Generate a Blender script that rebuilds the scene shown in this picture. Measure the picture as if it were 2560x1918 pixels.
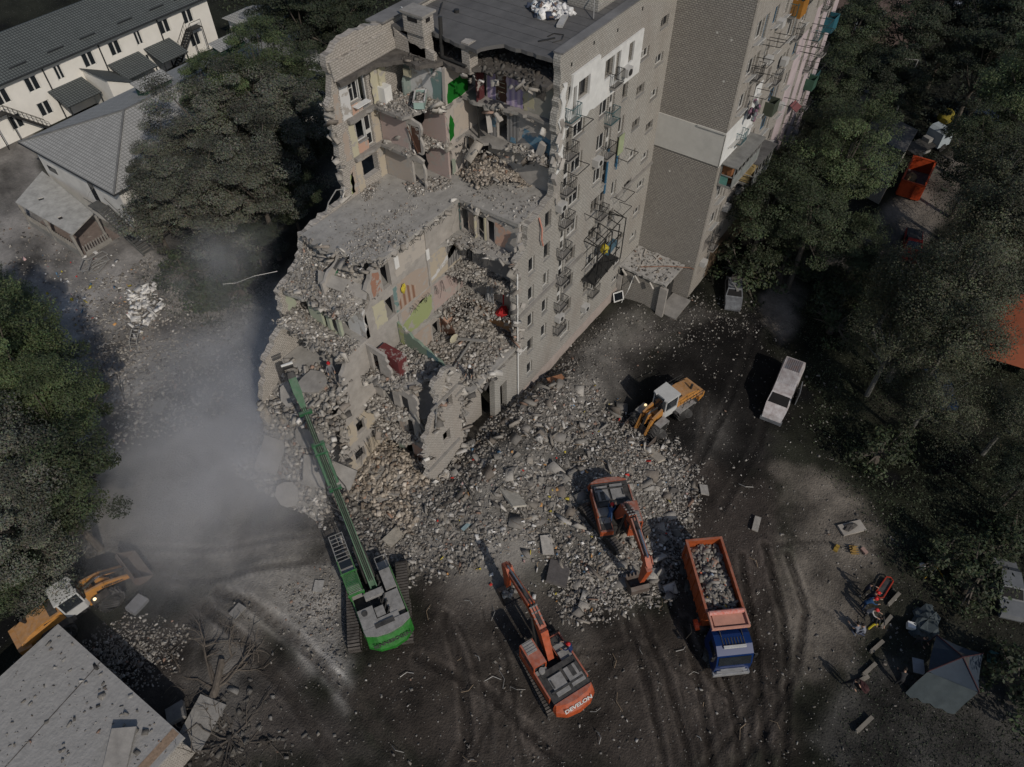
import bpy, math, random
import numpy as np
from mathutils import Vector, Matrix, geometry
for o in list(bpy.data.objects): bpy.data.objects.remove(o)
SC = bpy.context.scene
COL = SC.collection
random.seed(7); RNG = np.random.default_rng(7)
PI = math.pi
def R(d): return math.radians(d)

# ------------------------------------------------------------------ camera
# world frame: x runs along the street front of the block, y back through it, z up; camera hovers 49 m up
CH = 49.0
FPX = 1828.6
_p, _r, _a = 0.8595932, -0.00644814, 0.6206846
def _cam():
    fw = np.array([0, math.cos(_p), -math.sin(_p)]); x = np.array([1., 0, 0]); y = np.cross(x, fw)
    X = x*math.cos(_r)+y*math.sin(_r); Y = -x*math.sin(_r)+y*math.cos(_r)
    u = np.array([math.sin(_a), math.cos(_a), 0]); w = np.array([-math.cos(_a), math.sin(_a), 0]); z = np.array([0, 0, 1.])
    B = np.array([u, w, z]); return B@X, B@Y, B@fw
XB, YB, FB = _cam()
cd = bpy.data.cameras.new('camera'); cam = bpy.data.objects.new('camera', cd); COL.objects.link(cam)
cam.matrix_world = Matrix(((XB[0], YB[0], -FB[0], 0), (XB[1], YB[1], -FB[1], 0), (XB[2], YB[2], -FB[2], CH), (0, 0, 0, 1)))
cd.sensor_fit = 'HORIZONTAL'; cd.sensor_width = 36.0; cd.lens = FPX/2560*36.0; cd.clip_start = 0.5; cd.clip_end = 3000
SC.camera = cam
SC.render.resolution_x = 1024; SC.render.resolution_y = 767

# ------------------------------------------------------------------ light
SUN_AZ, SUN_EL = 66.0, 37.0        # shadows run towards SUN_AZ in the x-y plane
w = bpy.data.worlds.new('World'); SC.world = w; w.use_nodes = True
nt = w.node_tree; bg = nt.nodes['Background']
sky = nt.nodes.new('ShaderNodeTexSky'); sky.sky_type = 'NISHITA'; sky.sun_disc = False
sky.sun_elevation = R(SUN_EL)
sdir = Vector((-math.cos(R(SUN_AZ))*math.cos(R(SUN_EL)), -math.sin(R(SUN_AZ))*math.cos(R(SUN_EL)), math.sin(R(SUN_EL))))
sky.sun_rotation = math.atan2(sdir.x, sdir.y)
nt.links.new(sky.outputs[0], bg.inputs[0]); bg.inputs[1].default_value = 0.08
sl = bpy.data.lights.new('sun', 'SUN'); sun = bpy.data.objects.new('sun', sl); COL.objects.link(sun)
sl.energy = 2.6; sl.angle = R(0.5); sl.color = (1.0, 0.93, 0.84)
sun.rotation_euler = sdir.to_track_quat('Z', 'Y').to_euler(); sun.location = (0, -30, 80)
SC.view_settings.view_transform = 'Standard'; SC.view_settings.look = 'None'
SC.view_settings.exposure = -0.18; SC.view_settings.gamma = 1.0

# ------------------------------------------------------------------ helpers
K = 2560/2212.0
def S(px, py, z=0.0):
    """point at height z seen at source pixel (2560 wide)"""
    d = FB + XB*(px-1280)/FPX - YB*(py-959)/FPX
    t = (z-CH)/d[2]
    return Vector((d[0]*t, d[1]*t, z))
def G(px, py, z=0.0): return S(px*K, py*K, z)     # the same for the 2212 wide picture
def G2(px, py, z=0.0):
    v = G(px, py, z); return (v.x, v.y)

def tag(o, label=None, cat=None, group=None, kind=None):
    if label: o['label'] = label
    if cat: o['category'] = cat
    if group: o['group'] = group
    if kind: o['kind'] = kind
    return o
def empty(name, loc=(0, 0, 0), rz=0.0, label=None, cat=None, group=None, kind=None):
    o = bpy.data.objects.new(name, None); COL.objects.link(o)
    o.location = loc; o.rotation_euler = (0, 0, R(rz)); o.empty_display_size = .3
    return tag(o, label, cat, group, kind)
def copy_tree(o, parent=None):
    c = o.copy(); COL.objects.link(c)
    if parent is not None: c.parent = parent
    for ch in [q for q in bpy.data.objects if q.parent == o]: copy_tree(ch, c)
    return c

class MB:
    def __init__(s): s.v = []; s.f = []; s.m = []; s.c = []
    def add(s, vs, fs, mi=0, col=None):
        b = len(s.v); s.v += [tuple(p) for p in vs]; s.f += [tuple(i+b for i in f) for f in fs]; s.m += [mi]*len(fs)
        if col is not None: s.c += [col]*len(vs)
        return s
    def box(s, c, d, rot=None, mi=0, taper=1.0, col=None):
        x, y, z = d[0]/2, d[1]/2, d[2]/2; P = []
        for k in (-1, 1):
            t = taper if k > 0 else 1.0
            for (i, j) in ((-1, -1), (1, -1), (1, 1), (-1, 1)): P.append(Vector((i*x*t, j*y*t, k*z)))
        if rot is not None:
            M = Matrix.Rotation(rot, 3, 'Z') if isinstance(rot, (int, float)) else rot
            P = [M@p for p in P]
        c = Vector(c)
        return s.add([p+c for p in P], [(3, 2, 1, 0), (4, 5, 6, 7), (0, 1, 5, 4), (1, 2, 6, 5), (2, 3, 7, 6), (3, 0, 4, 7)], mi, col)
    def b2(s, a, b, mi=0):     # box from corner to corner
        return s.box([(a[i]+b[i])/2 for i in range(3)], [abs(b[i]-a[i]) for i in range(3)], None, mi)
    def beam(s, p0, p1, w, h, w2=None, h2=None, mi=0, up=(0, 0, 1)):
        p0 = Vector(p0); p1 = Vector(p1); d = (p1-p0).normalized(); u = Vector(up)
        if abs(d.dot(u)) > .98: u = Vector((1, 0, 0))
        r = d.cross(u).normalized(); u = r.cross(d)
        w2 = w if w2 is None else w2; h2 = h if h2 is None else h2; P = []
        for p, a, b in ((p0, w, h), (p1, w2, h2)):
            P += [p-r*a/2-u*b/2, p+r*a/2-u*b/2, p+r*a/2+u*b/2, p-r*a/2+u*b/2]
        return s.add(P, [(0, 1, 2, 3), (7, 6, 5, 4), (0, 4, 5, 1), (1, 5, 6, 2), (2, 6, 7, 3), (3, 7, 4, 0)], mi)
    def tube(s, pts, r, n=6, mi=0, cap=True):
        pts = [Vector(p) for p in pts]; rs = r if isinstance(r, (list, tuple)) else [r]*len(pts)
        P = []; F = []
        for i, p in enumerate(pts):
            d = (pts[min(i+1, len(pts)-1)]-pts[max(i-1, 0)])
            if d.length < 1e-6: d = Vector((0, 0, 1))
            d.normalize(); u = Vector((0, 0, 1)) if abs(d.z) < .95 else Vector((1, 0, 0))
            a = d.cross(u).normalized(); b = a.cross(d)
            for k in range(n):
                t = 2*PI*k/n; P.append(p+a*math.cos(t)*rs[i]+b*math.sin(t)*rs[i])
        for i in range(len(pts)-1):
            for k in range(n):
                k2 = (k+1) % n; F.append((i*n+k, i*n+k2, (i+1)*n+k2, (i+1)*n+k))
        if cap: F.append(tuple(range(n-1, -1, -1))); F.append(tuple((len(pts)-1)*n+k for k in range(n)))
        return s.add(P, F, mi)
    def cyl(s, p0, p1, r, n=16, mi=0, r2=None): return s.tube([p0, p1], [r, r if r2 is None else r2], n, mi)
    def prof(s, pts, y0, y1, mi=0):      # profile in x-z swept in y
        n = len(pts); P = [(p[0], y0, p[1]) for p in pts]+[(p[0], y1, p[1]) for p in pts]
        F = [tuple(range(n)), tuple(range(2*n-1, n-1, -1))]+[(i, n+i, n+(i+1) % n, (i+1) % n) for i in range(n)]
        return s.add(P, F, mi)
    def prism(s, pts, z0, z1, mi=0):     # polygon in x-y swept in z
        A = sum(pts[i][0]*pts[(i+1) % len(pts)][1]-pts[(i+1) % len(pts)][0]*pts[i][1] for i in range(len(pts)))
        if A < 0: pts = pts[::-1]
        n = len(pts); P = [(p[0], p[1], z0) for p in pts]+[(p[0], p[1], z1) for p in pts]
        F = [tuple(range(n-1, -1, -1)), tuple(range(n, 2*n))]+[(i, (i+1) % n, n+(i+1) % n, n+i) for i in range(n)]
        return s.add(P, F, mi)
    def ell(s, c, r, nu=10, nv=7, mi=0, jit=0, rot=None):
        P = []; F = []; c = Vector(c)
        for j in range(nv+1):
            th = PI*j/nv
            for i in range(nu):
                ph = 2*PI*i/nu; k = 1+(random.uniform(-jit, jit) if jit else 0)
                p = Vector((r[0]*math.sin(th)*math.cos(ph)*k, r[1]*math.sin(th)*math.sin(ph)*k, r[2]*math.cos(th)*k))
                if rot is not None: p = rot@p
                P.append(c+p)
        for j in range(nv):
            for i in range(nu): F.append((j*nu+i, (j+1)*nu+i, (j+1)*nu+(i+1) % nu, j*nu+(i+1) % nu))
        return s.add(P, F, mi)
    def mark(s): s.marks = getattr(s, 'marks', [])+[(len(s.v), len(s.f))]; return s
    def pieces(s, islands=False):
        cuts = getattr(s, 'marks', [])+[(len(s.v), len(s.f))]; out = []; v0 = f0 = 0
        if islands:
            par = list(range(len(s.v)))
            def find(a):
                while par[a] != a: par[a] = par[par[a]]; a = par[a]
                return a
            for f in s.f:
                for q in f[1:]: par[find(q)] = find(f[0])
            grp = {}
            for i, f in enumerate(s.f): grp.setdefault(find(f[0]), []).append(i)
            for fs in grp.values():
                m = MB(); ix = {}
                for i in fs:
                    nf = []
                    for q in s.f[i]:
                        if q not in ix: ix[q] = len(m.v); m.v.append(s.v[q])
                        nf.append(ix[q])
                    m.f.append(tuple(nf)); m.m.append(s.m[i])
                out.append(m)
            return out
        for v1, f1 in cuts:
            if f1 > f0: m = MB(); m.v = s.v[v0:v1]; m.f = [tuple(q-v0 for q in f) for f in s.f[f0:f1]]; m.m = s.m[f0:f1]; out.append(m)
            v0, f0 = v1, f1
        return out
    def loft(s, p0, z0, p1, z1, mi=0):
        n = len(p0); P = [(*p, z0) for p in p0]+[(*p, z1) for p in p1]
        return s.add(P, [tuple(range(n-1, -1, -1)), tuple(range(n, 2*n))]+[(i, (i+1) % n, n+(i+1) % n, n+i) for i in range(n)], mi)
    def build(s, name, mats, parent=None, smooth=False, world=False, split=False, **kw):
        if split or getattr(s, 'marks', None):
            ps_ = s.pieces(bool(split)); s.marks = []
            if len(ps_) > 1: return [p.build(name, mats, parent, smooth, world, **kw) for p in ps_][0]
        me = bpy.data.meshes.new(name); me.from_pydata(s.v, [], s.f)
        if not isinstance(mats, (list, tuple)): mats = [mats]
        for m in mats: me.materials.append(m)
        if len(mats) > 1: me.polygons.foreach_set('material_index', s.m)
        if len(s.c) == len(s.v) and s.c:
            at = me.color_attributes.new('Col', 'FLOAT_COLOR', 'POINT')
            at.data.foreach_set('color', np.array([tuple(c)+(1,) for c in s.c], dtype=np.float32).ravel())
        if smooth: me.polygons.foreach_set('use_smooth', [True]*len(me.polygons))
        me.update(); o = bpy.data.objects.new(name, me); COL.objects.link(o)
        if parent is not None:
            o.parent = parent
            if world: me.transform((Matrix.Translation(parent.location)@Matrix.Rotation(parent.rotation_euler.z, 4, 'Z')).inverted())
        return tag(o, **kw)

def np_mesh(name, V, F, mats, cols=None, parent=None, smooth=False, mi=None):
    me = bpy.data.meshes.new(name); n = F.shape[1]
    me.vertices.add(len(V)); me.vertices.foreach_set('co', np.asarray(V, np.float32).ravel())
    me.loops.add(F.size); me.loops.foreach_set('vertex_index', F.astype(np.int32).ravel())
    me.polygons.add(len(F)); me.polygons.foreach_set('loop_start', np.arange(len(F), dtype=np.int32)*n)
    me.polygons.foreach_set('loop_total', np.full(len(F), n, np.int32))
    for m in (mats if isinstance(mats, (list, tuple)) else [mats]): me.materials.append(m)
    if mi is not None: me.polygons.foreach_set('material_index', mi)
    if smooth: me.polygons.foreach_set('use_smooth', np.ones(len(F), bool))
    if cols is not None:
        at = me.color_attributes.new('Col', 'FLOAT_COLOR', 'POINT')
        at.data.foreach_set('color', np.concatenate([cols, np.ones((len(cols), 1))], 1).astype(np.float32).ravel())
    me.update(calc_edges=True); o = bpy.data.objects.new(name, me); COL.objects.link(o)
    if parent is not None: o.parent = parent
    return o

# ------------------------------------------------------------------ materials
_M = {}
def mat(name, rgb, rough=.85, var=.25, scale=1.5, metal=0.0, dust=0.0, bump=0.0, vcol=False, spec=.3, detail=6, rgb2=None, lo=.3, hi=.7, coat=0, dustc=(.27, .255, .235)):
    if name in _M: return _M[name]
    m = bpy.data.materials.new(name); m.use_nodes = True; t = m.node_tree; N = t.nodes; L = t.links
    b = N['Principled BSDF']; b.inputs['Roughness'].default_value = rough; b.inputs['Metallic'].default_value = metal
    b.inputs['Specular IOR Level'].default_value = spec
    if coat: b.inputs['Coat Weight'].default_value = coat
    tc = N.new('ShaderNodeTexCoord')
    nz = N.new('ShaderNodeTexNoise'); nz.inputs['Scale'].default_value = scale; nz.inputs['Detail'].default_value = detail; nz.inputs['Roughness'].default_value = .65
    L.new(tc.outputs['Object'], nz.inputs['Vector'])
    rp = N.new('ShaderNodeMapRange'); rp.inputs[1].default_value = lo; rp.inputs[2].default_value = hi
    L.new(nz.outputs['Fac'], rp.inputs[0])
    mx = N.new('ShaderNodeMix'); mx.data_type = 'RGBA'; L.new(rp.outputs[0], mx.inputs[0])
    c2 = rgb2 if rgb2 else tuple(c*(1-var) for c in rgb); c1 = rgb if rgb2 else tuple(min(1, c*(1+var*.6)) for c in rgb)
    mx.inputs[6].default_value = (*c2, 1); mx.inputs[7].default_value = (*c1, 1)
    out = mx.outputs[2]
    if vcol:
        va = N.new('ShaderNodeVertexColor'); va.layer_name = 'Col'
        mm = N.new('ShaderNodeMix'); mm.data_type = 'RGBA'; mm.blend_type = 'MULTIPLY'; mm.inputs[0].default_value = 1
        L.new(out, mm.inputs[6]); L.new(va.outputs[0], mm.inputs[7]); out = mm.outputs[2]
    if dust:
        ge = N.new('ShaderNodeNewGeometry'); sp = N.new('ShaderNodeSeparateXYZ'); L.new(ge.outputs['Normal'], sp.inputs[0])
        r2 = N.new('ShaderNodeMapRange'); r2.inputs[1].default_value = .15; r2.inputs[2].default_value = .95; r2.inputs[4].default_value = dust
        L.new(sp.outputs[2], r2.inputs[0])
        n2 = N.new('ShaderNodeTexNoise'); n2.inputs['Scale'].default_value = 3.1; n2.inputs['Detail'].default_value = 5; L.new(tc.outputs['Object'], n2.inputs['Vector'])
        r3 = N.new('ShaderNodeMapRange'); r3.inputs[1].default_value = .35; r3.inputs[2].default_value = .6; r3.inputs[3].default_value = .35; L.new(n2.outputs['Fac'], r3.inputs[0])
        mu = N.new('ShaderNodeMath'); mu.operation = 'MULTIPLY'; L.new(r2.outputs[0], mu.inputs[0]); L.new(r3.outputs[0], mu.inputs[1])
        m3 = N.new('ShaderNodeMix'); m3.data_type = 'RGBA'; L.new(mu.outputs[0], m3.inputs[0]); L.new(out, m3.inputs[6]); m3.inputs[7].default_value = (*dustc, 1)
        out = m3.outputs[2]
        ra = N.new('ShaderNodeMapRange'); ra.inputs[3].default_value = rough; ra.inputs[4].default_value = .95; L.new(mu.outputs[0], ra.inputs[0]); L.new(ra.outputs[0], b.inputs['Roughness'])
    L.new(out, b.inputs['Base Color'])
    if bump:
        bp = N.new('ShaderNodeBump'); bp.inputs['Strength'].default_value = bump; bp.inputs['Distance'].default_value = .1
        nb = N.new('ShaderNodeTexNoise'); nb.inputs['Scale'].default_value = scale*3; nb.inputs['Detail'].default_value = 6; L.new(tc.outputs['Object'], nb.inputs['Vector'])
        L.new(nb.outputs['Fac'], bp.inputs['Height']); L.new(bp.outputs[0], b.inputs['Normal'])
    _M[name] = m; return m

def brickmat(name, c1, c2, mortar, dirt=(.2, .17, .14), dirt_amt=.5, bw=.27, rh=.152, ms=.02, spots=0, scale=.35):
    m = bpy.data.materials.new(name); m.use_nodes = True; t = m.node_tree; N = t.nodes; L = t.links; b = N['Principled BSDF']
    b.inputs['Roughness'].default_value = .9; b.inputs['Specular IOR Level'].default_value = .2
    tc = N.new('ShaderNodeTexCoord'); sp = N.new('ShaderNodeSeparateXYZ'); L.new(tc.outputs['Object'], sp.inputs[0])
    ad = N.new('ShaderNodeMath'); ad.operation = 'ADD'; L.new(sp.outputs[0], ad.inputs[0]); L.new(sp.outputs[1], ad.inputs[1])
    cb = N.new('ShaderNodeCombineXYZ'); L.new(ad.outputs[0], cb.inputs[0]); L.new(sp.outputs[2], cb.inputs[1])
    br = N.new('ShaderNodeTexBrick'); L.new(cb.outputs[0], br.inputs['Vector']); br.inputs['Scale'].default_value = 1
    br.inputs['Brick Width'].default_value = bw; br.inputs['Row Height'].default_value = rh; br.inputs['Mortar Size'].default_value = ms
    br.inputs['Color1'].default_value = (*c1, 1); br.inputs['Color2'].default_value = (*c2, 1); br.inputs['Mortar'].default_value = (*mortar, 1)
    nz = N.new('ShaderNodeTexNoise'); nz.inputs['Scale'].default_value = scale; nz.inputs['Detail'].default_value = 8; nz.inputs['Roughness'].default_value = .7
    mpg = N.new('ShaderNodeMapping'); mpg.inputs['Scale'].default_value = (1, 1, .4); L.new(tc.outputs['Object'], mpg.inputs[0]); L.new(mpg.outputs[0], nz.inputs['Vector'])
    r = N.new('ShaderNodeMapRange'); r.inputs[1].default_value = .42; r.inputs[2].default_value = .75; r.inputs[4].default_value = dirt_amt; L.new(nz.outputs['Fac'], r.inputs[0])
    mx = N.new('ShaderNodeMix'); mx.data_type = 'RGBA'; L.new(r.outputs[0], mx.inputs[0]); L.new(br.outputs['Color'], mx.inputs[6]); mx.inputs[7].default_value = (*dirt, 1)
    n3 = N.new('ShaderNodeTexNoise'); n3.inputs['Scale'].default_value = 9; n3.inputs['Detail'].default_value = 3; L.new(tc.outputs['Object'], n3.inputs['Vector'])
    r3 = N.new('ShaderNodeMapRange'); r3.inputs[1].default_value = .3; r3.inputs[2].default_value = .7; r3.inputs[3].default_value = .84; r3.inputs[4].default_value = 1.12; L.new(n3.outputs['Fac'], r3.inputs[0])
    vm = N.new('ShaderNodeVectorMath'); vm.operation = 'SCALE'; L.new(mx.outputs[2], vm.inputs[0]); L.new(r3.outputs[0], vm.inputs['Scale'])
    out = vm.outputs[0]
    if spots:
        vo = N.new('ShaderNodeTexVoronoi'); vo.inputs['Scale'].default_value = .75; L.new(tc.outputs['Object'], vo.inputs['Vector'])
        r4 = N.new('ShaderNodeMapRange'); r4.inputs[1].default_value = .09; r4.inputs[2].default_value = .05; L.new(vo.outputs['Distance'], r4.inputs[0])
        m4 = N.new('ShaderNodeMix'); m4.data_type = 'RGBA'; L.new(r4.outputs[0], m4.inputs[0]); L.new(out, m4.inputs[6]); m4.inputs[7].default_value = (.55, .53, .48, 1); out = m4.outputs[2]
    L.new(out, b.inputs['Base Color'])
    bp = N.new('ShaderNodeBump'); bp.inputs['Strength'].default_value = .5; bp.inputs['Distance'].default_value = .02; L.new(br.outputs['Fac'], bp.inputs['Height']); bp.invert = True
    L.new(bp.outputs[0], b.inputs['Normal'])
    return m

def glass(name='window_glass', c=(.012, .014, .017)):
    return mat(name, c, rough=.08, var=.3, spec=.5)
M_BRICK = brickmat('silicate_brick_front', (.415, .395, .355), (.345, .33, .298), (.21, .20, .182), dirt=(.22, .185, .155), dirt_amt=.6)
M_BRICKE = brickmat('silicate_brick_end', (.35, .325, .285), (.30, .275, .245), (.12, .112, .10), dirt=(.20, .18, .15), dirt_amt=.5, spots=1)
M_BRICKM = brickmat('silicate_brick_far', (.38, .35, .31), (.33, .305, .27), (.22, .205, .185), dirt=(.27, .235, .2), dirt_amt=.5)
M_BRICKD = brickmat('dusty_brick_inside', (.42, .39, .35), (.35, .325, .29), (.20, .185, .165), dirt=(.33, .28, .235), dirt_amt=.5, ms=.018)
M_DUSTY = mat('dusty_concrete', (.32, .305, .28), var=.28, scale=.9, bump=.4, detail=9)
M_SLAB = mat('slab_top', (.31, .295, .27), var=.25, scale=1.3, bump=.4, detail=10)
M_CONC = mat('concrete', (.25, .235, .215), var=.3, scale=1.1, bump=.3)
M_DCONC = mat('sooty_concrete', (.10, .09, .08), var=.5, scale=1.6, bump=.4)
M_PLASTER = mat('grey_plaster', (.34, .315, .285), var=.22, scale=1.4, bump=.15)
M_ROOFF = mat('roofing_felt', (.085, .082, .08), var=.35, scale=.8, bump=.15, rgb2=(.13, .125, .12))
M_WHITE = mat('white_paint', (.66, .65, .62), var=.1, scale=2, rough=.6)
M_PVC = mat('white_window_frame', (.55, .54, .51), var=.15, rough=.5)
M_METAL = mat('dark_steel', (.05, .049, .047), rough=.6, metal=.5)
M_GALV = mat('tin_sill', (.33, .32, .30), rough=.5, metal=.3, var=.2)
M_GLASS = glass()
M_DARK = mat('dark_void', (.012, .011, .011), var=.3)
M_SOIL = mat('dark_soil', (.045, .038, .032), var=.4)
# ------------------------------------------------------------------ ground
BUMPS = [(27.5, 20.5, 6.5, 4.2, 8, 1.9), (26, 16.5, 9, 5, 10, .9), (20.5, 22, 3, 3, 0, .8), (30.5, 12.0, 5.5, 4.5, 0, 1.15), (36, 18, 6, 3.5, 10, .9), (21.5, 18.5, 5, 5, 20, .9), (25, 9.5, 4.5, 3.2, 30, .8),
         (41, 20.5, 5, 2.2, 8, .7), (47, 20, 4, 2, 0, .5), (12.5, 29, 7, 4, 40, .5), (26, 40, 10, 4, 25, .5), (6, 28, 5, 2.6, 10, .5), (20.3, 26, 2.5, 3.5, 0, 1.0),
         (33.6, 20.6, 3.5, 2.5, 0, 1.1), (39.5, 8, 3, 2, 30, .3), (50, 58, 12, 5, 20, .4), (18, 8.5, 3, 2, 0, .25), (2.2, 24.5, 3.5, 2.2, 60, .6)]
def np_noise(x, y, seed=0):
    r = np.random.default_rng(seed); o = 0
    for k in range(7):
        f = .12*1.75**k; a = 1/1.55**k; t = r.uniform(0, 6.28, 4); d = r.uniform(0, 6.28)
        c, s_ = math.cos(d), math.sin(d)
        o = o+a*np.sin((x*c+y*s_)*f*2.1+t[0]+1.7*np.sin((y*c-x*s_)*f*1.3+t[1]))*np.sin((y*c-x*s_)*f*1.9+t[2]+1.3*np.sin((x*c+y*s_)*f*1.1+t[3]))
    return o/1.6
def height(x, y, fine=True):
    x = np.asarray(x, float); y = np.asarray(y, float); h = np.zeros_like(x)
    for (cx, cy, rx, ry, a, H) in BUMPS:
        c, s_ = math.cos(R(a)), math.sin(R(a)); u = ((x-cx)*c+(y-cy)*s_)/rx; v = (-(x-cx)*s_+(y-cy)*c)/ry
        h = h+H*np.exp(-1.4*(u*u+v*v)**1.4)
    if fine:
        near = np.clip(1-np.maximum(np.abs(x-22)-38, np.abs(y-20)-38)/10, 0, 1)
        h = h+near*(.10*np_noise(x*1.6, y*1.6, 3)+.06*np_noise(x*5, y*5, 5)+.025*np_noise(x*11, y*11, 6))
    return h
def pdist(x, y, poly):
    """signed distance, positive inside"""
    n = len(poly); d = np.full(x.shape, 1e9); ins = np.zeros(x.shape, bool)
    for i in range(n):
        x0, y0 = poly[i]; x1, y1 = poly[(i+1) % n]; dx, dy = x1-x0, y1-y0
        t = np.clip(((x-x0)*dx+(y-y0)*dy)/(dx*dx+dy*dy+1e-9), 0, 1); d = np.minimum(d, np.hypot(x-x0-t*dx, y-y0-t*dy))
        c = ((y0 > y) != (y1 > y)) & (x < (x1-x0)*(y-y0)/((y1-y0) if y1 != y0 else 1e-9)+x0); ins ^= c
    return np.where(ins, d, -d)
def gp(pts): return [G2(*p) for p in pts]
SOILD = (.040, .033, .027)
ZONES = [  # polygon seen on the ground, colour, edge softness; dark soil colours include vignette darkening
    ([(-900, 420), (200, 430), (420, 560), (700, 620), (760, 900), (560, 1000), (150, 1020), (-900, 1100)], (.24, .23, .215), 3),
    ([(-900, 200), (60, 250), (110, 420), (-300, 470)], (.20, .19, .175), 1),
    ([(160, 950), (350, 820), (540, 745), (640, 650), (760, 760), (620, 850), (430, 905), (260, 1010), (180, 1010)], (.028, .026, .025), 1.2),  # road strip of dark wet asphalt
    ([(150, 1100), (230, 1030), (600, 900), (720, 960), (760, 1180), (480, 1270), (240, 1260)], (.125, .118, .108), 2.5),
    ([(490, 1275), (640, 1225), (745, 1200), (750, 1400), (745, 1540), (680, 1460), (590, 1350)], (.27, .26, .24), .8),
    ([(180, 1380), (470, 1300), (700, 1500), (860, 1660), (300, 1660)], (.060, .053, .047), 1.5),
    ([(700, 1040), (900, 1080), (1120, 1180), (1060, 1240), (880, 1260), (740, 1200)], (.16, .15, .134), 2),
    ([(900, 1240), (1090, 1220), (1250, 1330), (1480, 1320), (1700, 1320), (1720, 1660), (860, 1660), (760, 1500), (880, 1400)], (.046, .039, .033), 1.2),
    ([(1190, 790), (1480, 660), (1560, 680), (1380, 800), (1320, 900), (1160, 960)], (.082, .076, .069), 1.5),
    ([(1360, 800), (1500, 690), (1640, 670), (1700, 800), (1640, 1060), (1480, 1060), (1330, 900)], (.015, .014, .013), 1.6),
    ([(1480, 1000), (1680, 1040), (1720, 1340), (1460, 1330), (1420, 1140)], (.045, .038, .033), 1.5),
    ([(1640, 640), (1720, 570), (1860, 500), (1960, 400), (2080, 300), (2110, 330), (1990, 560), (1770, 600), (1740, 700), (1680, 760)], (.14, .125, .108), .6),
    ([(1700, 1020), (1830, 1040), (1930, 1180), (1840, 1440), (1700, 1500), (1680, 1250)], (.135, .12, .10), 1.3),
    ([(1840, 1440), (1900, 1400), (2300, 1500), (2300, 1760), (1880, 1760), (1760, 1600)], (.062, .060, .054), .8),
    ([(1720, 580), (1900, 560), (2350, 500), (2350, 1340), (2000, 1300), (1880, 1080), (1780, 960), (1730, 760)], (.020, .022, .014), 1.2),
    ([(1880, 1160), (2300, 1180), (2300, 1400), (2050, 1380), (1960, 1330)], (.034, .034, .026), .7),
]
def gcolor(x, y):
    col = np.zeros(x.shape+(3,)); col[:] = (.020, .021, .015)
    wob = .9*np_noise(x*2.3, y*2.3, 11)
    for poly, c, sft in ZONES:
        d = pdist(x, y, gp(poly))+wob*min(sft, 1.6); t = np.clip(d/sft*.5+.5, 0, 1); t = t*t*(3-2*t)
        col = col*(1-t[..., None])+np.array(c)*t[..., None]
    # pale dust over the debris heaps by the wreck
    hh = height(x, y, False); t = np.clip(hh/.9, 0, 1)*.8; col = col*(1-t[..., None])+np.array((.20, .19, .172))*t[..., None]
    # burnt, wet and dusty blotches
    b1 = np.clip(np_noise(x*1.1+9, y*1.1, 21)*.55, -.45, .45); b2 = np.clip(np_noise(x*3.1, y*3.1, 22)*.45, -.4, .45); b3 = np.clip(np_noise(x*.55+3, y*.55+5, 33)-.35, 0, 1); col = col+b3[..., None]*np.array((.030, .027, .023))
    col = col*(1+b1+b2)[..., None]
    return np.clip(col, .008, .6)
# tyre and track ruts: (points, half width, dark colour, depth)
RUTS = [([(470, 1280), (560, 1320), (650, 1390), (760, 1510), (860, 1640), (900, 1700)], .42, (.055, .047, .040), .10),
        ([(440, 1310), (540, 1400), (640, 1520), (720, 1640), (760, 1720)], .40, (.05, .043, .037), .08),
        ([(1600, 1200), (1620, 1330), (1640, 1480), (1660, 1700)], .3, (.016, .014, .012), .14), ([(1650, 1180), (1690, 1330), (1700, 1480), (1690, 1700)], .3, (.016, .014, .012), .14),
        ([(1480, 1340), (1510, 1480), (1530, 1600), (1540, 1700)], .28, (.018, .015, .013), .12), ([(1560, 1440), (1590, 1560), (1600, 1700)], .28, (.018, .015, .013), .12),
        ([(1380, 1320), (1440, 1460), (1480, 1600), (1500, 1700)], .28, (.018, .015, .013), .12), ([(1350, 1330), (1400, 1480), (1430, 1620), (1440, 1700)], .28, (.018, .015, .013), .10), ([(960, 1330), (1000, 1450), (1010, 1600), (960, 1700)], .4, (.02, .017, .015), .10), ([(900, 1420), (1060, 1500), (1200, 1640), (1260, 1700)], .35, (.02, .017, .015), .09), ([(1700, 1200), (1740, 1320), (1720, 1450), (1640, 1600), (1560, 1700)], .3, (.02, .017, .015), .1),
        ([(1640, 1500), (1590, 1580), (1500, 1680)], .25, (.018, .016, .013), .10), ([(1440, 1290), (1470, 1350), (1560, 1500)], .25, (.02, .017, .015), .10),
        ([(240, 1250), (450, 1255), (740, 1210)], .3, (.06, .056, .052), .04), ([(200, 1180), (450, 1190), (720, 1160)], .25, (.08, .075, .07), .03),
        ([(1480, 1060), (1560, 900), (1640, 700)], .35, (.016, .015, .014), .08), ([(1560, 1100), (1640, 960), (1680, 800)], .3, (.018, .016, .015), .07)]
_rr = random.Random(5)
for i in range(26):      # thin scrapes left by turning trucks and tracks
    x0, y0 = _rr.choice([(1650, 1200), (1640, 1300), (1480, 1350), (1600, 1480), (1350, 1360), (1000, 1330), (1150, 1400), (1560, 820)]); x0 += _rr.gauss(0, 35); y0 += _rr.gauss(0, 25); a = 1.45+_rr.gauss(0, .45); pts = [(x0, y0)]
    for j in range(5): x0 += 62*math.cos(a); y0 += 62*math.sin(a); a += _rr.gauss(.03, .16); pts.append((x0, y0))
    RUTS.append((pts, _rr.uniform(.07, .2), (.022, .019, .0165) if _rr.random() < .75 else (.06, .053, .046), .035))
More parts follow.
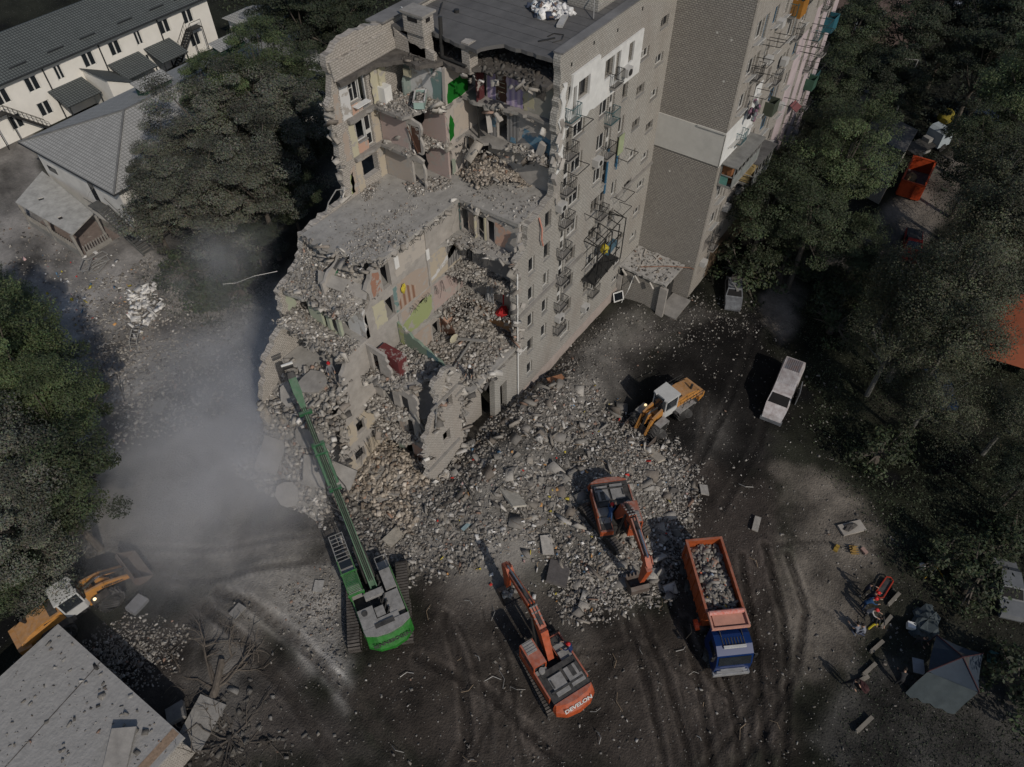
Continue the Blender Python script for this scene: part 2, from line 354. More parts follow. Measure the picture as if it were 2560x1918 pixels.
def polydist(x, y, pts):
    d = np.full(x.shape, 1e9); al = np.zeros(x.shape); acc = 0
    for (x0, y0), (x1, y1) in zip(pts[:-1], pts[1:]):
        dx, dy = x1-x0, y1-y0; l = math.hypot(dx, dy); t = np.clip(((x-x0)*dx+(y-y0)*dy)/(l*l), 0, 1); q = np.hypot(x-x0-t*dx, y-y0-t*dy)
        al = np.where(q < d, acc+t*l, al); d = np.minimum(d, q); acc += l
    return d, al
def build_ground():
    xs = np.concatenate([-np.geomspace(500, 14, 26), np.arange(-12, 62, .25), np.geomspace(62, 170, 90)[0:], np.geomspace(180, 700, 14)])
    ys = np.concatenate([-np.geomspace(400, 22, 20), np.arange(-20.5, 60, .25), np.geomspace(60, 150, 80), np.geomspace(160, 700, 14)])
    X, Y = np.meshgrid(xs, ys); H = height(X, Y); C = gcolor(X, Y)
    for pts, hw, dc, dep in RUTS:
        d, al = polydist(X, Y, [G2(*p) for p in pts]); t = np.clip((hw-d)/.18+.3, 0, 1)*(.75+.25*np.sin(al*16+d*6))
        C = C*(1-t[..., None]*.8)+np.array(dc)*t[..., None]*.8; t2 = np.exp(-((d-hw-.15)/.14)**2); C = C*(1+(.4 if hw > .22 else .2)*t2[..., None]); H = H-dep*np.clip((hw-d)/.2, 0, 1)+dep*.9*np.exp(-((d-hw-.12)/.12)**2)
    nx, ny = len(xs), len(ys); idx = np.arange(nx*ny).reshape(ny, nx)
    F = np.stack([idx[:-1, :-1], idx[:-1, 1:], idx[1:, 1:], idx[1:, :-1]], -1).reshape(-1, 4)
    V = np.stack([X, Y, H], -1).reshape(-1, 3)
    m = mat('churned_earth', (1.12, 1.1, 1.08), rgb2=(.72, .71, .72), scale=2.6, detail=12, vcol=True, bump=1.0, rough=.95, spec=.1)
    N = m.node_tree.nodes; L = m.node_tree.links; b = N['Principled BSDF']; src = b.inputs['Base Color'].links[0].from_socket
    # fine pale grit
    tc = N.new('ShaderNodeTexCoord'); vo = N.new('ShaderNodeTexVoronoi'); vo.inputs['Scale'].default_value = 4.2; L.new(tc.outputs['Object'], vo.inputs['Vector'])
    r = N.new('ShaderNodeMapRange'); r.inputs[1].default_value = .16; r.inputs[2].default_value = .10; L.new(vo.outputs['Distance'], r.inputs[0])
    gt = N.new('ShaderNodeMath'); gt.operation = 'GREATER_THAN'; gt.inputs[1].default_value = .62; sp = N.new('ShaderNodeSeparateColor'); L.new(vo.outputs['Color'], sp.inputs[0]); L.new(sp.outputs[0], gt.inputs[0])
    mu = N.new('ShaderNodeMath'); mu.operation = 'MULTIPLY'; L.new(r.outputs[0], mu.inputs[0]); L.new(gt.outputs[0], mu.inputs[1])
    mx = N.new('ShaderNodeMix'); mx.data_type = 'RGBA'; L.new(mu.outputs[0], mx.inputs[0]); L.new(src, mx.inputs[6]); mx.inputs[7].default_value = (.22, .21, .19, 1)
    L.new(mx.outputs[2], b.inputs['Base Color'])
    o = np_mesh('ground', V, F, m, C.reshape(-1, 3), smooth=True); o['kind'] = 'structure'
    return o
build_ground()
def gz(x, y): return float(height(np.array([x]), np.array([y]))[0])

# ------------------------------------------------------------------ loose rubble
PAL = np.array([(.25, .235, .213), (.205, .193, .177), (.30, .283, .257), (.16, .15, .138), (.235, .215, .188), (.40, .385, .36), (.17, .15, .13), (.09, .085, .08), (.24, .165, .13)])
PALW = np.array([.2, .18, .12, .14, .12, .08, .08, .06, .02])
_cube = np.array([(-1, -1, -1), (1, -1, -1), (1, 1, -1), (-1, 1, -1), (-1, -1, 1), (1, -1, 1), (1, 1, 1), (-1, 1, 1)], float)
_cf = np.array([(3, 2, 1, 0), (4, 5, 6, 7), (0, 1, 5, 4), (1, 2, 6, 5), (2, 3, 7, 6), (3, 0, 4, 7)])
def chunk_arrays(P, size, pal=PAL, pw=PALW, flat=.55, rng=RNG, dark=1.0, long=1.6):
    n = len(P); d = rng.uniform(.4, 1, (n, 3))*size[:, None]*.5; d[:, 0] *= rng.uniform(1, long, n); d[:, 2] *= flat
    q = rng.normal(size=(n, 4)); q[:, 1:3] *= .45; q /= np.linalg.norm(q, axis=1)[:, None]
    w_, x, y, z = q.T
    Rm = np.stack([1-2*(y*y+z*z), 2*(x*y-z*w_), 2*(x*z+y*w_), 2*(x*y+z*w_), 1-2*(x*x+z*z), 2*(y*z-x*w_), 2*(x*z-y*w_), 2*(y*z+x*w_), 1-2*(x*x+y*y)], 1).reshape(n, 3, 3)
    V = _cube[None]*d[:, None, :]*rng.uniform(.78, 1.1, (n, 8, 3)); V = np.einsum('nij,nkj->nki', Rm, V)+P[:, None, :]
    F = (_cf[None]+np.arange(n)[:, None, None]*8).reshape(-1, 4)
    c = pal[rng.choice(len(pal), n, p=pw/pw.sum())]*rng.uniform(.7, 1.25, (n, 1))*dark; C = np.repeat(c, 8, 0)
    return V.reshape(-1, 3), F, C
M_RUB = mat('broken_masonry', (1.05, 1.04, 1.02), rgb2=(.78, .77, .76), scale=5, vcol=True, rough=.95, spec=.1, bump=.3)
PALF = PAL*1.5
def rubble(name, P, size, parent=None, **k):
    V, F, C = chunk_arrays(P, size, **k); return np_mesh(name, V, F, M_RUB, C, parent=parent)
def sizes(n, a, b, p=2.6, rng=RNG): return a+(b-a)*rng.random(n)**p
def scatter_poly(poly, n, rng=RNG, soft=1.0):
    xs = [p[0] for p in poly]; ys = [p[1] for p in poly]; out = []
    while len(out) < n:
        q = rng.uniform((min(xs)-1, min(ys)-1), (max(xs)+1, max(ys)+1), (n*2, 2)); d = pdist(q[:, 0], q[:, 1], poly)
        keep = rng.random(len(q)) < np.clip(d/soft*.5+.5, 0, 1); out += list(q[keep])
    return np.array(out[:n])
def ground_rubble(name, poly, n, a, b, label, soft=1.2, p=2.6, **k):
    q = scatter_poly(gp(poly), n, soft=soft); q = q[RNG.random(len(q)) < np.clip(.7+.5*np_noise(q[:, 0]*1.9, q[:, 1]*1.9, 77), .12, 1)]
    keep = ~((q[:, 1] > 23.2) & (q[:, 1] < 35.4) & (q[:, 0] > 21) & (q[:, 0] < 77)); q = q[keep]
    s_ = sizes(len(q), a, b, p); z = height(q[:, 0], q[:, 1])+s_*.08
    o = rubble(name, np.column_stack([q, z]), s_, **k); tag(o, label, 'rubble', kind='stuff'); return o
PALD = PAL*.6
ground_rubble('rubble', [(880, 1080), (960, 1020), (1130, 820), (1230, 800), (1300, 890), (1420, 930), (1500, 1010), (1470, 1150), (1430, 1290), (1240, 1340), (1180, 1200), (1040, 1160), (900, 1200)], 30000, .05, .36,
              'broad heap of broken masonry in front of the wreck, around the higher orange excavator', p=3.6, pal=PAL*1.15)
ground_rubble('rubble', [(900, 1080), (1130, 840), (1260, 860), (1420, 950), (1500, 1010), (1440, 1290), (1240, 1330), (1180, 1200), (1040, 1160), (900, 1200)], 520, .4, 1.3,
              'tumbled pieces of floor slab and wall lying through the heap around the higher orange excavator', flat=.22, long=1.8, pal=PAL*1.1, p=2.4)
ground_rubble('rubble', [(1280, 1040), (1380, 930), (1460, 980), (1500, 1060), (1440, 1290), (1240, 1330), (1190, 1210), (1300, 1180)], 12000, .06, .28, 'pale stony rubble under the tracks and bucket of the higher orange excavator', pal=PAL*1.25)
ground_rubble('rubble', [(720, 1060), (900, 1090), (1080, 1150), (1050, 1230), (900, 1240), (760, 1190)], 6000, .05, .42, 'broken slabs and blocks at the foot of the wreck behind the green machine')
ground_rubble('rubble', [(620, 1290), (700, 1240), (735, 1270), (735, 1440), (680, 1390)], 1000, .06, .22, 'bed of pale bricks left of the green machine', flat=.7, long=1.9)
ground_rubble('rubble', [(180, 620), (330, 560), (560, 640), (640, 760), (480, 900), (250, 960), (180, 820)], 14000, .05, .34, 'scattered debris on the yard behind the wreck, left of the ruin', pal=PAL*1.25)
ground_rubble('rubble', [(200, 1400), (270, 1350), (380, 1370), (360, 1440), (300, 1470), (220, 1450)], 2600, .07, .26, 'pile of bricks between the yellow loader and the grey flat roof')
ground_rubble('rubble', [(1180, 740), (1480, 640), (1600, 640), (1640, 700), (1450, 760), (1250, 880)], 3600, .04, .24, 'thin rubble strewn along the foot of the standing street front')
ground_rubble('rubble', [(400, 1560), (560, 1500), (640, 1600), (600, 1700), (400, 1720)], 500, .08, .5, 'dark heap of broken slabs beside the uprooted tree', dark=.5)
ground_rubble('gravel', [(760, 1250), (1080, 1230), (1480, 1330), (1720, 1180), (1900, 1060), (1920, 1300), (1840, 1660), (820, 1700), (460, 1320)], 3600, .03, .22, 'stray stones and brick bits on the churned dark earth', p=4.2, dark=.85)
ground_rubble('gravel', [(1500, 700), (1760, 720), (1900, 1000), (1940, 1500), (1700, 1500), (1560, 1200), (1480, 1000)], 1800, .03, .24, 'small scraps scattered round the burnt van and along the verge', p=4.2)
ground_rubble('gravel', [(-100, 440), (260, 500), (200, 900), (-100, 900)], 3000, .05, .32, 'litter and grit on the pale yard by the shed with the holed roof', p=3)
# ------------------------------------------------------------------ the wrecked block of flats
BLD = empty('apartment_block', (32.6, 22.84, 0), 0, 'nine storey pale brick block of flats torn open at its near end, painted rooms exposed', 'building')
def jag_line(p, q, step, amp, rng=random):
    L = math.hypot(q[0]-p[0], q[1]-p[1]); n = max(1, int(L/step)); nx, ny = -(q[1]-p[1])/max(L, 1e-6), (q[0]-p[0])/max(L, 1e-6); out = [p]
    for i in range(1, n):
        t = (i+rng.uniform(-.3, .3))/n; o = rng.uniform(-amp, amp); out.append((p[0]+(q[0]-p[0])*t+nx*o, p[1]+(q[1]-p[1])*t+ny*o))
    return out
def plate(mb, kind, val, outer, holes=(), th=.3, mi=0, step=.32, amp=.13):
    """flat piece with real thickness. kind y: faces -y, (x,z); x: faces -x, (y,z); z: faces up, (x,y). vertices flagged 'j' start a broken edge"""
    pts = []
    n = len(outer)
    for i in range(n):
        a, b = outer[i], outer[(i+1) % n]
        pts += jag_line(a[:2], b[:2], step, amp) if len(a) > 2 else [tuple(a[:2])]
    if kind == 'x': pts = [(-a, b) for a, b in pts]; holes = [[(-a, b) for a, b in h] for h in holes]
    def area(q): return sum(q[i][0]*q[(i+1) % len(q)][1]-q[(i+1) % len(q)][0]*q[i][1] for i in range(len(q)))
    if area(pts) < 0: pts = pts[::-1]
    holes = [h if area(h) < 0 else h[::-1] for h in holes]
    if kind == 'y': f3 = lambda a, b, d: (a, val+d, b)
    elif kind == 'x': f3 = lambda a, b, d: (val+d, -a, b)
    else: f3 = lambda a, b, d: (a, b, val-d)
    loops = [pts]+holes; flat = [p for l in loops for p in l]
    tris = geometry.tessellate_polygon([[Vector((p[0], p[1], 0)) for p in l] for l in loops])
    N = len(flat); V = [f3(p[0], p[1], 0) for p in flat]+[f3(p[0], p[1], th) for p in flat]; F = []
    for t in tris:
        a, b, c = t; ar = (flat[b][0]-flat[a][0])*(flat[c][1]-flat[a][1])-(flat[c][0]-flat[a][0])*(flat[b][1]-flat[a][1])
        if ar < 0: a, b, c = c, b, a
        F.append((a, b, c)); F.append((c+N, b+N, a+N))
    o = 0
    for l in loops:
        for i in range(len(l)):
            j = (i+1) % len(l); F.append((o+i, N+o+i, N+o+j, o+j))
        o += len(l)
    mb.add(V, F, mi); return mb
def rect(a0, b0, a1, b1): return [(a0, b0), (a1, b0), (a1, b1), (a0, b1)]
def part(name, mb, m, **k): return mb.build(name, m, BLD, world=True, **k)
FL = [1.5+2.8*k for k in range(9)]+[26.7]          # floor levels

# ---- street front: windows
WIN = []   # (x0,x1,z0,z1)
for k in range(3, 9): WIN.append((34.1, 34.9, 24.7-2.8*k, 24.7-2.8*k+1.45))
for k in range(3, 8): WIN.append((36.1, 36.9, 24.7-2.8*k, 24.7-2.8*k+1.45))
for k in range(0, 9):
    s_ = 24.7-2.8*k
    WIN.append((39.3, 40.75, s_, s_+1.4)); WIN.append((42.75, 44.0, s_, s_+1.4))
    if k < 8: WIN.append((46.0, 46.75, s_-.1, s_+1.35))
    if k < 8: WIN.append((38.35, 39.1, s_-.75, s_+1.4)); WIN.append((44.15, 44.85, s_-.75, s_+1.4))
    if k != 5: WIN.append((48.3, 49.55, s_-.85, s_-.05) if k < 8 else (48.3, 49.5, 2.2, 3.0))
    if k < 8: WIN.append((50.95, 52.2, s_+.5, s_+1.3))
front = [(53.2, 0), (53.2, 28.6), (37.25, 28.6, 'j'), (37.35, 26.2, 'j'), (37.05, 24.5, 'j'), (37.3, 22.2, 'j'), (37.05, 19.5, 'j'), (37.0, 18.7, 'j'), (35.6, 18.35, 'j'), (33.9, 18.0, 'j'), (33.75, 16.3, 'j'), (32.55, 15.7, 'j'),
         (32.45, 12, 'j'), (32.7, 8, 'j'), (32.6, 6.4, 'j'), (29.6, 6.5), (29.5, 0)]
WINB = [w_ for w_ in WIN if not (w_[0] == 34.1 and w_[3] > 17.6)]
mb = MB(); plate(mb, 'y', 22.84, front, [rect(a, c, b, d) for a, b, c, d in WINB]+[rect(30.3, 1.2, 31.2, 4.6)], th=.5)
part('brick_wall', mb, M_BRICK)
mb = MB(); mb.b2((32.8, 22.70, 10.15), (42.0, 22.838, 10.42)); mb.b2((46.9, 22.70, 12.9), (53.2, 22.838, 13.15)); part('string_course', mb, M_CONC, split=True)
mb = MB(); mb.b2((32.9, 22.72, -.2), (49.5, 22.836, 1.15)); part('plinth', mb, mat('pink_plinth', (.37, .315, .28), var=.15))
# rain streak patch and insulation panels
PW3 = rect(39.3, 24.7, 40.75, 26.1); PD3 = rect(38.55, 23.95, 39.1, 26.1)
def inside(w_, a0, a1): return a0 < w_[0] and w_[1] < a1
mb = MB(); plate(mb, 'y', 22.66, [(38.1, 23.3, 'j'), (41.95, 23.3), (41.95, 26.85), (38.6, 26.85), (38.5, 25.6, 'j'), (38.0, 24.6, 'j')], [rect(39.3, 24.7, 40.75, 26.1), rect(38.7, 23.95, 39.1, 26.0)], th=.17)
mb.mark(); plate(mb, 'y', 22.70, [(42.0, 23.25), (48.0, 23.25), (48.0, 26.4), (42.0, 26.4)], [rect(42.75, 24.7, 44.0, 26.1), rect(44.15, 23.95, 44.85, 26.1), rect(46.0, 24.6, 46.75, 26.05)], th=.13)
mb.mark(); plate(mb, 'y', 22.74, [(37.15, 20.3, 'j'), (37.9, 20.5, 'j'), (38.0, 26.6), (37.5, 26.7, 'j')], th=.09, amp=.2)
part('insulation_panel', mb, mat('white_render', (.62, .615, .59), var=.13, scale=1.6, rough=.8))
mb = MB(); mb.b2((45.2, 22.2, 24.05), (45.95, 22.69, 24.65)); mb.cyl((45.58, 22.19, 24.35), (45.58, 22.15, 24.35), .24, 14, 1); mb.mark()
for (x, z) in ((42.3, 18.3), (42.55, 3.3), (38.1, 5.6), (37.4, 17.2)): mb.b2((x, 22.3, z), (x+.8, 22.83, z+.6)); mb.cyl((x+.38, 22.29, z+.3), (x+.38, 22.26, z+.3), .2, 12, 1); mb.mark()
part('air_conditioner', mb, [mat('ac_casing', (.42, .41, .39), var=.1, rough=.5), M_METAL])
mb = MB()
for x, z in ((38.45, 27.4), (41.1, 27.75), (44.15, 27.45), (47.5, 27.7), (51, 27.5)): mb.b2((x, 22.832, z), (x+.16, 22.86, z+.24))
part('attic_vent', mb, M_DARK, split=True)

def window_proto(wd, ht, style, mframe, big=False):
    """frame centred on x, z from 0; local y 0 is the wall face, frame set back"""
    mb = MB(); t = .06; y0, y1 = .16, .24
    mb.b2((-wd/2, y0, 0), (-wd/2+t, y1, ht)); mb.b2((wd/2-t, y0, 0), (wd/2, y1, ht)); mb.b2((-wd/2+t, y0, 0), (wd/2-t, y1, t)); mb.b2((-wd/2+t, y0, ht-t), (wd/2-t, y1, ht))
    if style in (1, 2): mb.b2((-.03, y0-.01, t), (.03, y1+.01, ht-t))
    if style == 2: mb.b2((-wd/2+t, y0, ht*.66), (-.03, y1, ht*.66+.05))
    if style == 3: mb.b2((-wd/2+t, y0, ht*.38), (wd/2-t, y1, ht*.38+.3))
    fr = mb.build('window', mframe, BLD)
    g = MB(); g.b2((-wd/2+t, .19, t), (wd/2-t, .21, ht-t)); gl = g.build('pane', M_GLASS, fr)
    s = MB()
    if big: s.box((0, -.16, -.13), (wd+.12, .5, .04), Matrix.Rotation(-.35, 3, 'X')); s.build('sill', mat('bright_tin', (.50, .49, .46), rough=.5, var=.15), fr)
    else: s.b2((-wd/2-.05, -.1, -.05), (wd/2+.05, .16, -.002)); s.build('sill', M_GALV, fr)
    return fr
_wp = {}
def add_window(x, y, z, wd, ht, style=1, fm=None, rz=0, lab=None, open_=False, big=False):
    fm = fm or M_PVC; key = (round(wd, 2), round(ht, 2), style, fm.name, big)
    if key not in _wp: _wp[key] = window_proto(wd, ht, style, fm, big); o = _wp[key]
    else: o = copy_tree(_wp[key], BLD)
    o.location = (x-32.6, y-22.84, z); o.rotation_euler = (0, 0, rz)
    for i in (0,):
        if lab: o['label'] = lab
    if open_:
        for ch in [c for c in bpy.data.objects if c.parent == o and c.name.startswith('pane')]: bpy.data.objects.remove(ch)
    return o
M_BLUEW = mat('blue_window_frame', (.04, .13, .22), var=.2)
M_BRNW = mat('brown_window_frame', (.10, .055, .03), var=.2)
random.seed(11)
for (a, b, c, d) in WINB:
    st = 1 if b-a > 1.1 else 0
    if d-c > 2: st = 3
    fm = M_PVC
    if abs(a-46.0) < .1 and abs(c-16.2) < 1: fm = M_BLUEW
    elif random.random() < .25: fm = mat('old_grey_frame', (.20, .185, .165), var=.3)
    add_window((a+b)/2, 22.84, c, b-a, d-c, st if st != 1 else random.choice((1, 2)), fm, open_=random.random() < .3)

# ---- balconies
def balcony_proto(wd=1.2, dp=.6, col=None, solid=False):
    mb = MB(); mb.b2((-wd/2, -dp, -.12), (wd/2, .0, 0)); o = mb.build('balcony', M_CONC, BLD)
    r = MB(); m2 = col or M_METAL; h = 1.0; t = .035
    for (p, q) in (((-wd/2, -dp), (wd/2, -dp)), ((-wd/2, -dp), (-wd/2, 0)), ((wd/2, -dp), (wd/2, 0))):
        for z in (.1, h): r.beam((p[0], p[1], z), (q[0], q[1], z), t, t)
        L = math.hypot(q[0]-p[0], q[1]-p[1]); n = max(2, int(L/.14))
        if solid: r.beam((p[0], p[1]-.0, .52), (q[0], q[1], .52), .03, .85)
        else:
            for i in range(n+1):
                t_ = i/n; x, y = p[0]+(q[0]-p[0])*t_, p[1]+(q[1]-p[1])*t_; r.beam((x, y, .1), (x, y, h), .02, .02)
    r.build('railing', m2, o); return o
BALC = balcony_proto(); BALT = balcony_proto(col=mat('teal_paint', (.03, .10, .11), var=.3)); first = {0: 1, 1: 1}
def add_balcony(x, y, z, pr=0, rz=0, tilt=(0, 0)):
    src = (BALC, BALT)[pr]
    o = src if first.pop(pr, None) else copy_tree(src, BLD)
    o.location = (x-32.6, y-22.84, z); o.rotation_euler = (tilt[0], tilt[1], rz); return o
random.seed(5)
for k in range(0, 8):
    z = FL[8-k]
    add_balcony(38.55, 22.84, z, 1 if k in (0,) else 0, tilt=(random.uniform(-.12, .1) if k > 1 else 0, random.uniform(-.12, .12) if k > 1 else 0))
    if k in (0, 1, 2, 4, 7): add_balcony(44.2, 22.84, z, 1 if k in (1, 3) else 0, tilt=(0, random.uniform(-.06, .06) if k > 1 else 0))
# twisted balcony cage
mb = MB(); x0, x1, y0, z0, z1 = 42.1, 46.6, 21.5, 7.3, 11.6; random.seed(3); t = .07
P = [(x0, y0), (x1, y0+.2), (x1, 22.84), (x0, 22.84)]
for z in (z0, z0+1.1, z1-1.6, z1):
    for i in range(3 if z < z1 else 4): a, b = P[i], P[(i+1) % 4]; mb.beam((a[0], a[1], z+random.uniform(-.15, .15)), (b[0], b[1], z+random.uniform(-.15, .15)), t, t)
for i in range(5):
    x = x0+(x1-x0)*i/4; mb.beam((x, y0, z0), (x+random.uniform(-.2, .2), y0, z1), t, t); mb.beam((x, y0, z1), (x+.3, 22.84, z1+.1), t*.8, t*.8)
mb.beam((x0, y0, z0), (x0+2.2, y0, z0+1.1), .05, .05); mb.beam((x0+2.2, y0, z0+1.1), (x1, y0, z0), .05, .05)
mb.b2((x0+.1, y0+.1, z0+.02), (x1-.1, 22.8, z0+.1)); part('balcony_cage', mb, M_METAL)
mb = MB(); mb.box((45.2, 21.9, 9.3), (1.7, .5, .5), .1); part('fallen_tarpaulin', mb, mat('dull_blue_tarp', (.07, .13, .17), var=.3))
mb = MB(); mb.ell((44.0, 21.8, 9.9), (.35, .3, .45), 8, 6, jit=.3); part('yellow_cloth', mb, mat('yellow_cloth', (.45, .36, .04)))
mb = MB(); mb.b2((44.65, 22.75, 14.6), (44.82, 22.838, 18.6)); mb.b2((46.2, 22.74, 16.0), (46.34, 22.838, 17.4)); part('blue_pipe', mb, M_BLUEW, split=True)
mb = MB(); mb.b2((45.95, 22.6, 20.0-2.6), (46.75, 22.66, 20.0-1.0)); part('green_curtain', mb, mat('pale_green_cloth', (.30, .34, .20), var=.2))
# drying racks
mb = MB()
for x, z in ((38.2, 23.6), (38.2, 20.2), (46.0, 17.2), (46.4, 13.3), (41.8, 14.4), (46.2, 12.0)):
    mb.beam((x, 22.84, z), (x-.2, 21.6, z+.1), .04, .04); mb.beam((x+1.6, 22.84, z), (x+1.5, 21.6, z+.1), .04, .04); mb.beam((x-.2, 21.6, z+.1), (x+1.5, 21.6, z+.1), .04, .04); mb.mark()
part('drying_rack', mb, M_METAL)
mb = MB(); random.seed(8)     # black soot cloths, dangling debris at the torn edge
for i in range(38):
    z = random.uniform(7, 26); x = (37.3 if z > 18 else 32.7)+random.uniform(-.25, .5); mb.box((x, 22.75+random.uniform(-.15, .3), z), (random.uniform(.1, .45), random.uniform(.05, .3), random.uniform(.2, .9)), Matrix.Rotation(random.uniform(-.6, .6), 3, 'Y')@Matrix.Rotation(random.uniform(-1, 1), 3, 'Z'))
part('hanging_fragment', mb, M_PLASTER, split=True)
mb = MB(); mb.tube([(32.5, 22.7, 14.8), (32.55, 22.7, 8)], .06, 6); mb.tube([(32.6, 22.7, 7.6), (32.65, 22.7, 1)], .06, 6); mb.beam((32.6, 22.6, 6.4), (33.6, 22.5, 6.6), .05, .05); part('white_pipe', mb, M_WHITE, split=True)
mb = MB(); mb.tube([(35.2, 22.75, 18.0), (35.4, 22.6, 17.0), (35.3, 22.55, 16.2), (35.6, 22.6, 15.4)], .07, 5); part('pink_curtain', mb, mat('pink_cloth', (.5, .24, .18)))

# ---- top: roof, parapets, attic
mb = MB(); plate(mb, 'z', 28.22, [(77.5, 23.3), (77.5, 34.7), (35.2, 34.7, 'j'), (35.4, 33.6, 'j'), (36.1, 32.2, 'j'), (35.7, 30.6, 'j'), (35.6, 28.9, 'j'), (35.5, 27.9, 'j'), (36.4, 27.6, 'j'), (37.15, 27.0, 'j'), (37.2, 23.3)], th=.24, amp=.12, step=.4)
part('roof', mb, M_ROOFF)
mb = MB(); plate(mb, 'z', 28.7, [(77.5, 22.74), (77.5, 23.42), (37.25, 23.42, 'j'), (37.3, 22.74)], th=.1); plate(mb, 'z', 28.72, [(77.5, 34.5), (77.5, 35.7), (34.0, 35.7, 'j'), (34.3, 34.5)], th=.12)
part('parapet_coping', mb, mat('grey_coping', (.17, .165, .16), var=.35, scale=.6), split=True)
mb = MB(); plate(mb, 'y', 23.30, [(53.2, 28.24), (53.2, 28.6), (37.3, 28.6), (37.3, 28.24)], th=.02); part('parapet', mb, M_BRICKD)
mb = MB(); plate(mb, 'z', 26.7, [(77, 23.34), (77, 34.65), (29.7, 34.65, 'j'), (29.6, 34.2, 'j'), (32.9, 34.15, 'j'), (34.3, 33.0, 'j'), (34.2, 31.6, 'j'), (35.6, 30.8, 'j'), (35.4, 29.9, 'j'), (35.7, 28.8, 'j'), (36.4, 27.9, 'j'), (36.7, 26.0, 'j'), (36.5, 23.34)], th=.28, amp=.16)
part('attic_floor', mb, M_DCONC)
random.seed(21); RG = np.random.default_rng(21)
q = scatter_poly([(36.4, 23.5), (42, 23.5), (42, 34.4), (34.4, 34), (34.4, 31.7), (36, 30.6), (36, 28.5)], 900, soft=.2); s_ = sizes(900, .08, .4); rubble('attic_debris', np.column_stack([q, np.full(900, 26.72)])-np.array([32.6, 22.84, 0]), s_, parent=BLD, dark=.45)['kind'] = 'stuff'
# attic brick wall over the exposed rear windows, and rear wall remnant
mb = MB()
rear = [(77.5, 0), (77.5, 28.6), (34.2, 28.6, 'j'), (33.0, 28.9, 'j'), (31.3, 28.9, 'j'), (29.3, 28.4, 'j'), (29.4, 26.8, 'j'), (29.2, 26.2, 'j'), (28.7, 25.4, 'j'), (28.9, 22.5, 'j'), (28.8, 20.5, 'j'), (28.6, 18.6, 'j'),
        (24.3, 18.2, 'j'), (24.0, 16.9, 'j'), (22.6, 15.7, 'j'), (21.1, 15.2, 'j'), (20.9, 12.6, 'j'), (18.6, 11.0, 'j'), (17.4, 8.3, 'j'), (16.7, 6.0, 'j'), (16.6, 2, 'j'), (17.0, -.3)]
RW = [rect(30.65, 24.7, 32.1, 26.1), rect(30.65, 21.9, 32.2, 23.4), rect(30.65, 18.95, 32.2, 20.5), rect(31.55, 21.15, 32.19, 21.88)]
RW[1] = [(30.65, 21.9), (31.6, 21.9), (31.6, 21.2), (32.2, 21.2), (32.2, 23.4), (30.65, 23.4)]; RW.pop(3)
RW[0] = [(30.65, 24.75), (31.5, 24.75), (31.5, 24.0), (32.3, 24.0), (32.3, 26.15), (30.65, 26.15)]
for x in (36, 40, 44, 48, 52, 56, 60, 64, 68, 72):
    for k in range(9): RW.append(rect(x, 2.3+2.8*k, x+1.4, 3.7+2.8*k))
for z in (13.5, 16.3): RW.append(rect(25.6, z, 27.0, z+1.4))
plate(mb, 'y', 34.7, rear, RW, th=.5, amp=.17)
mb.mark(); plate(mb, 'y', 34.52, [(29.5, 26.72), (29.35, 28.0, 'j'), (34.8, 28.0), (35.35, 27.2), (35.35, 26.72)], th=.17)
part('brick_wall', mb, M_BRICKD)
mb = MB(); plate(mb, 'x', 35.2, [(34.5, 26.72), (34.5, 28.1, 'j'), (33.4, 27.6, 'j'), (31.2, 27.2), (31.2, 26.72)], th=.3); plate(mb, 'y', 28.7, [(35.75, 26.3), (36.6, 26.2), (36.6, 28.2, 'j'), (35.7, 28.3)], th=.6); part('attic_wall', mb, M_BRICKD, split=True)
mb = MB(); mb.b2((35.2, 31.9, 26.7), (36.05, 33.3, 28.2)); mb.b2((35.05, 31.8, 28.2), (36.15, 33.4, 29.35)); part('chimney', mb, M_BRICKD)
ch = MB(); ch.b2((34.95, 31.65, 29.36), (36.3, 33.55, 29.5)); part('chimney_cap', ch, M_CONC)
mb = MB(); mb.b2((35.03, 32.2, 28.95), (35.06, 33.0, 29.2)); mb.b2((35.4, 31.77, 28.95), (35.8, 31.81, 29.2)); part('chimney_flue', mb, M_DARK, split=True)
mb = MB(); mb.cyl((35.9, 31.1, 26.7), (36.0, 31.1, 29.3), .13, 10); mb.cyl((35.8, 31.0, 26.85), (35.6, 28.9, 26.9), .09, 8); part('vent_pipe', mb, M_METAL, split=True)
mb = MB(); mb.b2((44.5, 24.6, 28.22), (47.4, 27.0, 29.8)); part('roof_vent_shaft', mb, M_BRICK)
mb = MB(); mb.b2((44.35, 24.45, 29.8), (47.55, 27.15, 29.95)); part('shaft_cap', mb, M_CONC)
d = MB(); d.cyl((35.8, 34.0, 28.9), (35.86, 33.97, 28.92), .42, 20, r2=.38); part('satellite_dish', d, M_WHITE)
mb = MB(); mb.cyl((39.1, 32.3, 28.22), (39.1, 32.3, 28.42), .18, 12); mb.beam((38.1, 33.0, 28.3), (39.6, 33.9, 28.35), .07, .05); mb.tube([(39, 24.6, 28.25), (39.6, 24.3, 28.27), (40.3, 24.6, 28.25), (40.1, 25.2, 28.26), (39.5, 25.3, 28.25)], .035, 5); mb.beam((38.6, 25.4, 28.26), (39.6, 24.8, 28.26), .12, .06); part('roof_fitting', mb, M_METAL, split=True)
# tar seams on the felt
mb = MB(); random.seed(4)
for i in range(14):
    x = 38+i*1.05; mb.b2((x, 23.5, 28.222), (x+.05, 34.4, 28.226))
part('felt_seam', mb, mat('felt_seam', (.07, .068, .066), var=.4), split=True)

